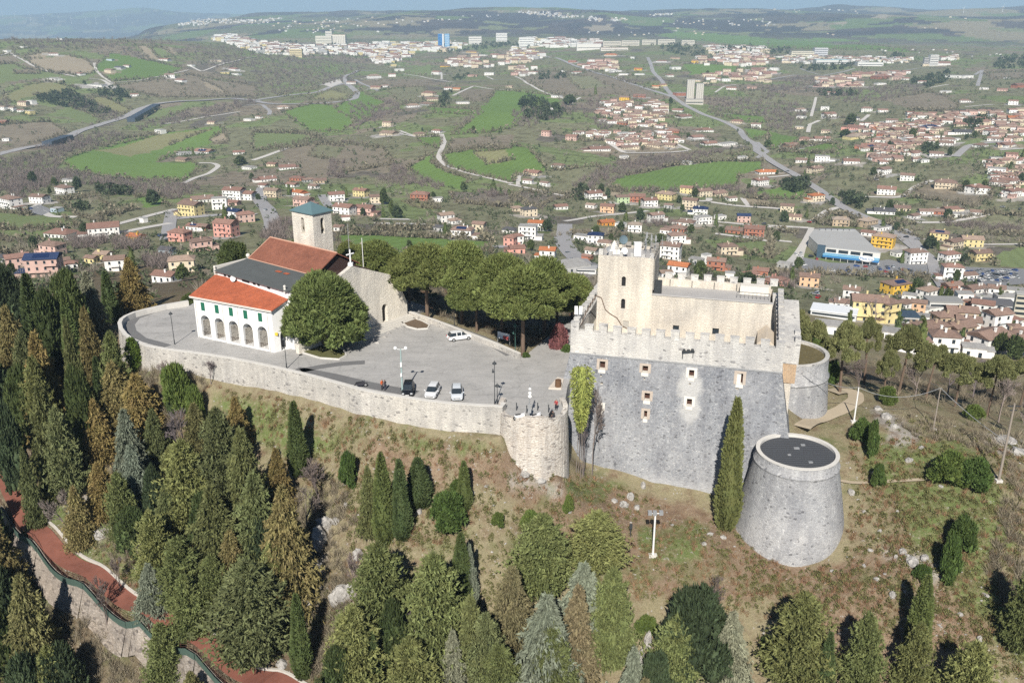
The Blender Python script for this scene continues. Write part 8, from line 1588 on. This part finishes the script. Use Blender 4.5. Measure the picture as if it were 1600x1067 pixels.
block(TF, 455, 240, 40, 40, .6, (.6, .57, .5), (.5, .48, .45), "mill_tower", "beige stair tower rising above the grain mill", "tower", 2)
for x, w_, cl_, lb in ((1152, 26, (.04, .2, .5), "blue glass half of the twin high-rise in the far town"), (1170, 10, (.7, .7, .7), "white central shaft between the blue glass high-rise halves"), (1195, 30, (.12, .32, .55), "lighter blue-and-white half of the twin high-rise in the far town")): block(TF, x, 302, w_, 84, .9, cl_, (.4, .42, .45), "high_rise", lb, "high-rise", 7 if w_ > 20 else 0, bandmat=M_wht if w_ == 30 else None)
block(TF, 1535, 262, 70, 50, .5, (.66, .65, .62), (.5, .5, .5), "office_block", "white office block standing above the far town's east end", "office", 3); block(TF, 1370, 280, 80, 46, .5, (.66, .64, .6), (.5, .5, .5), "office_block", "white stepped block left of the office tower in the far town", "office", 3); block(TF, 250, 358, 76, 46, .4, (.66, .56, .36), (.5, .46, .4), "apartment_block", "pale yellow apartment block below the grain mill", "apartment block", 4)
for i, (x, w_, y) in enumerate([(625, 110, 286), (740, 110, 282), (855, 85, 277), (965, 105, 275), (1100, 80, 280)]): block(TG, x, y + 6, w_, 30, .3, (.62, .58, .5), (.5, .48, .44), "apartment_block", "long cream apartment slab in the far row, %s from the west" % ["first", "second", "third", "fourth", "fifth"][i], "apartment block", 3)
block(TG, 90, 300, 90, 60, .4, (.7, .7, .68), (.55, .55, .55), "apartment_block", "tall white block at the far town's middle, behind the pine ridge", "apartment block", 4); block(TG, 480, 315, 150, 36, .4, (.68, .66, .62), (.72, .72, .7), "sports_hall", "wide white hall with pale roof left of the cream slabs", "hall", 1); block(TG, 640, 318, 170, 16, .4, (.66, .62, .56), (.5, .4, .36), "warehouse", "long low cream hall in front of the cream slabs", "warehouse", 1)
block(TH, 1035, 415, 52, 66, .7, (.68, .67, .64), (.5, .5, .5), "apartment_tower", "white eight-storey tower block above the eastern houses", "apartment block", 6); block(TH, 990, 415, 34, 50, .7, (.45, .43, .42), (.4, .4, .4), "apartment_tower", "grey-brown block adjoining the white eight-storey tower", "apartment block", 5); block(TH, 330, 355, 84, 50, .5, (.55, .56, .58), (.5, .5, .5), "office_block", "grey glass office block beside the cream hospital-like wing", "office", 4); block(TH, 215, 362, 140, 36, .4, (.64, .6, .48), (.5, .48, .44), "apartment_block", "long cream wing left of the grey glass office", "apartment block", 3)
block(TH, 400, 405, 200, 28, .35, (.6, .6, .58), (.30, .48, .52), "factory_hall", "factory hall with pale turquoise roof among the eastern suburbs", "factory", 1); block(TH, 640, 415, 160, 20, .35, (.68, .68, .66), (.66, .66, .64), "factory_hall", "white factory hall east of the turquoise-roofed one", "factory", 1)
t = thing("motorway_viaduct", "dark roofed motorway gallery crossing the valley", "viaduct", (0, 0, 0))
for k, s_ in enumerate(("205,191 245,168", "74,229 108,218")):
    P = uw(PX, s_); mb = MB(); A, B = Vector(P[0]), Vector(P[-1]); d = (B - A).normalized(); nn = Vector((-d.y, d.x, 0)) * 7; V = [A + nn, A - nn, B - nn, B + nn]; mb.add([q + Vector((0, 0, z)) for z in (-3, 7) for q in V], [(0, 1, 5, 4), (1, 2, 6, 5), (2, 3, 7, 6), (3, 0, 4, 7), (4, 5, 6, 7)]); mb.obj("gallery", plain("gallery_dark", (.06, .08, .11), .5) if k == 0 else bpy.data.materials["gallery_dark"], t)
# wind turbines on the far ridges
for (u, v) in [(5,30),(24,31),(48,33),(69,34),(93,36),(112,38),(135,38),(151,38),(170,37),(182,36),(1505,22),(1566,20)]:
    p = hit(u, v)
    if p is None: continue
    d_ = prj(*p)[2]; H = 9 * d_ / FPX; t = thing("wind_turbine", None, "wind turbine", p, 0, "wind turbines on the horizon"); mb = MB(); mb.tube((0, 0, -5), (0, 0, H), H * .03, H * .02, 6); mb.obj("tower", M_wht, t); a0_ = random.random() * 2
    for k in range(3): a = a0_ + k * 2.094; mb = MB(); mb.tube((0, -2, H), (math.cos(a) * H * .5, -2, H + math.sin(a) * H * .5), H * .018, H * .006, 5); mb.obj("blade", M_wht, t)
    reg(t, "slender white wind turbine", u, v)
# garden trees and evergreens among the houses
gt = 0
for i, (u, v, w_) in enumerate(HOUSEPOS):
    if gt >= 118 or w_ < 9: continue
    for _ in range(1 if random.random() < .62 else 0):
        uu = u + random.choice([-1, 1]) * w_ * random.uniform(.6, 1.1); vv = v + random.uniform(-.2, .3) * w_; p = hit(uu, vv)
        if p is None: continue
        d_ = prj(*p)[2]; k = random.random(); H = random.uniform(5.5, 11); W = H * random.uniform(.55, .9); typ = 'd'
        if k < .55: plant('d', p, H, W, proto='fd', u=uu, v=vv, group="garden trees in the valley", desc="dark green garden tree")
        elif k < .8: plant('c', p, H * 1.1, H * .4, proto='fc', u=uu, v=vv, group="garden trees in the valley", desc="dark pointed garden conifer", name="garden_conifer")
        else: plant('o', p, H, H * .9, proto='fo', u=uu, v=vv, group="garden trees in the valley", desc="bare grey garden tree")
        gt += 1
for q in "600 320 16 28 d;612 335 10 24 d;620 340 22 20 d;1490 0 0 0 d;724 297 12 14 d;771 300 12 20 c;782 305 8 12 c;795 305 8 10 c;740 208 8 12 d;770 206 6 8 c;782 207 6 8 c;890 165 24 18 d;868 175 20 16 d;820 168 26 14 d;842 168 12 14 c;1105 120 8 10 d;930 148 6 14 c;1048 162 8 10 d;376 258 22 16 d;52 288 16 22 d;122 300 16 26 d;239 320 26 26 d;452 305 8 18 c;660 205 4 6 d;940 300 12 14 d;1000 340 14 16 c;978 345 10 14 c;640 395 14 22 d;560 400 14 18 d;1115 0 0 0 d;1168 445 30 22 d;1452 390 22 24 d;1330 195 20 18 d;1320 215 20 14 d;1600 250 14 20 c;1425 215 14 16 d;1260 340 6 14 c;1200 230 14 12 d".split(';'):
    a = q.split(); u, v, w_, h_ = map(float, a[:4]); 
    if w_ == 0: continue
    p = hit(u, v); d_ = prj(*p)[2]; plant(a[4], p, h_ * d_ / FPX, w_ * d_ / FPX, proto='f' + a[4], u=u, v=v, group="trees standing out in the valley", desc="dark evergreen standing in the fields" if a[4] == 'd' else "pointed dark conifer standing in the fields", name="evergreen_tree" if a[4] == 'd' else "field_conifer")
# ---------------------------------------------------------------- unused prototypes away, labels, haze
for o in [CAR] + list(CAR.children_recursive): bpy.data.objects.remove(o)
LMK = [("supermarket", 1320, 400), ("bell tower", 490, 350), ("white hall", 360, 500), ("stone bastion", 835, 700), ("big round tower", 1240, 790), ("castle wall", 1060, 680), ("castle tower", 980, 420), ("rear round tower", 1265, 590), ("twin grain silos", 1090, 145), ("motorway gallery", 225, 180), ("blue high-rise", 695, 65), ("grain mill", 515, 62), ("motorway loop", 520, 150), ("large bright field", 800, 170), ("long green field", 1080, 275), ("big west field", 220, 240),
       ("car dealer's lot", 1550, 450), ("umbrella pine grove", 760, 440), ("lone huge pine", 510, 480), ("retaining wall", 480, 640), ("red path", 160, 860), ("white floodlight mast", 1018, 840), ("castle cypress", 1135, 720), ("tall weathered pole", 1565, 690), ("winding white lane", 695, 240), ("yellow apartment house", 1395, 490), ("white tower block", 1460, 95), ("turquoise factory roof", 1300, 100), ("wide grey street", 880, 380), ("curving street", 415, 330), ("terraced east slope", 1420, 320), ("east ridge houses", 1500, 190), ("main road bend", 1160, 205), ("west farms", 60, 170), ("hilltop lane", 180, 120), ("pylon field", 300, 290), ("west wood", 90, 560), ("lower slope", 700, 960), ("east slope", 1460, 850), ("south-east corner", 1450, 1010), ("dark gully rock", 500, 860), ("west suburb", 60, 430), ("north ridge", 900, 40), ("far town", 850, 70)]
def lrel(u, v, k):
    n, lu, lv = LMK[k]; dx, dy = u - lu, v - lv
    return ("right of the " if dx > 0 else "left of the ") if abs(dx) > abs(dy) * 1.2 else ("below the " if dy > 0 else "beyond the ")
ORD = ["first", "second", "third", "fourth", "fifth", "sixth", "seventh", "eighth", "ninth", "tenth", "eleventh", "twelfth", "thirteenth", "fourteenth", "fifteenth", "sixteenth", "seventeenth", "eighteenth", "nineteenth", "twentieth"]
buck = {}
for o, ds, u, v in REG:
    k = min(range(len(LMK)), key=lambda i: math.hypot(u - LMK[i][1], (v - LMK[i][2]) * 1.3)); buck.setdefault((ds, k, lrel(u, v, k)), []).append((o, u, v, k))
used_l = {}
for (ds, k, rel), L_ in buck.items():
    n, lu, lv = LMK[k]; L_.sort(key=lambda q: math.hypot(q[1] - lu, q[2] - lv))
    for i, (o, u, v, _) in enumerate(L_):
        lb = "%s %s%s" % (ds, rel, n) if len(L_) == 1 else "%s %s%s, %s outward" % (ds, rel, n, ORD[min(i, 19)] if i < 20 else "number %d" % (i + 1))
        o['label'] = lb
# haze: one closed box of even, thin air round everything
mb = MB(); mb.box(-24000, 24000, -120, 26500, -560, 330); m = bpy.data.materials.new("haze"); m.use_nodes = True; t = m.node_tree; t.nodes.clear(); o_ = t.nodes.new("ShaderNodeOutputMaterial"); pv = t.nodes.new("ShaderNodeVolumePrincipled")
pv.inputs['Color'].default_value = (0.55, 0.77, 1.0, 1); pv.inputs['Density'].default_value = HAZE; pv.inputs['Anisotropy'].default_value = 0.0; t.links.new(pv.outputs[0], o_.inputs['Volume'])
m.cycles.homogeneous_volume = True
h = mb.obj("haze", m); tag(h, kind='stuff')
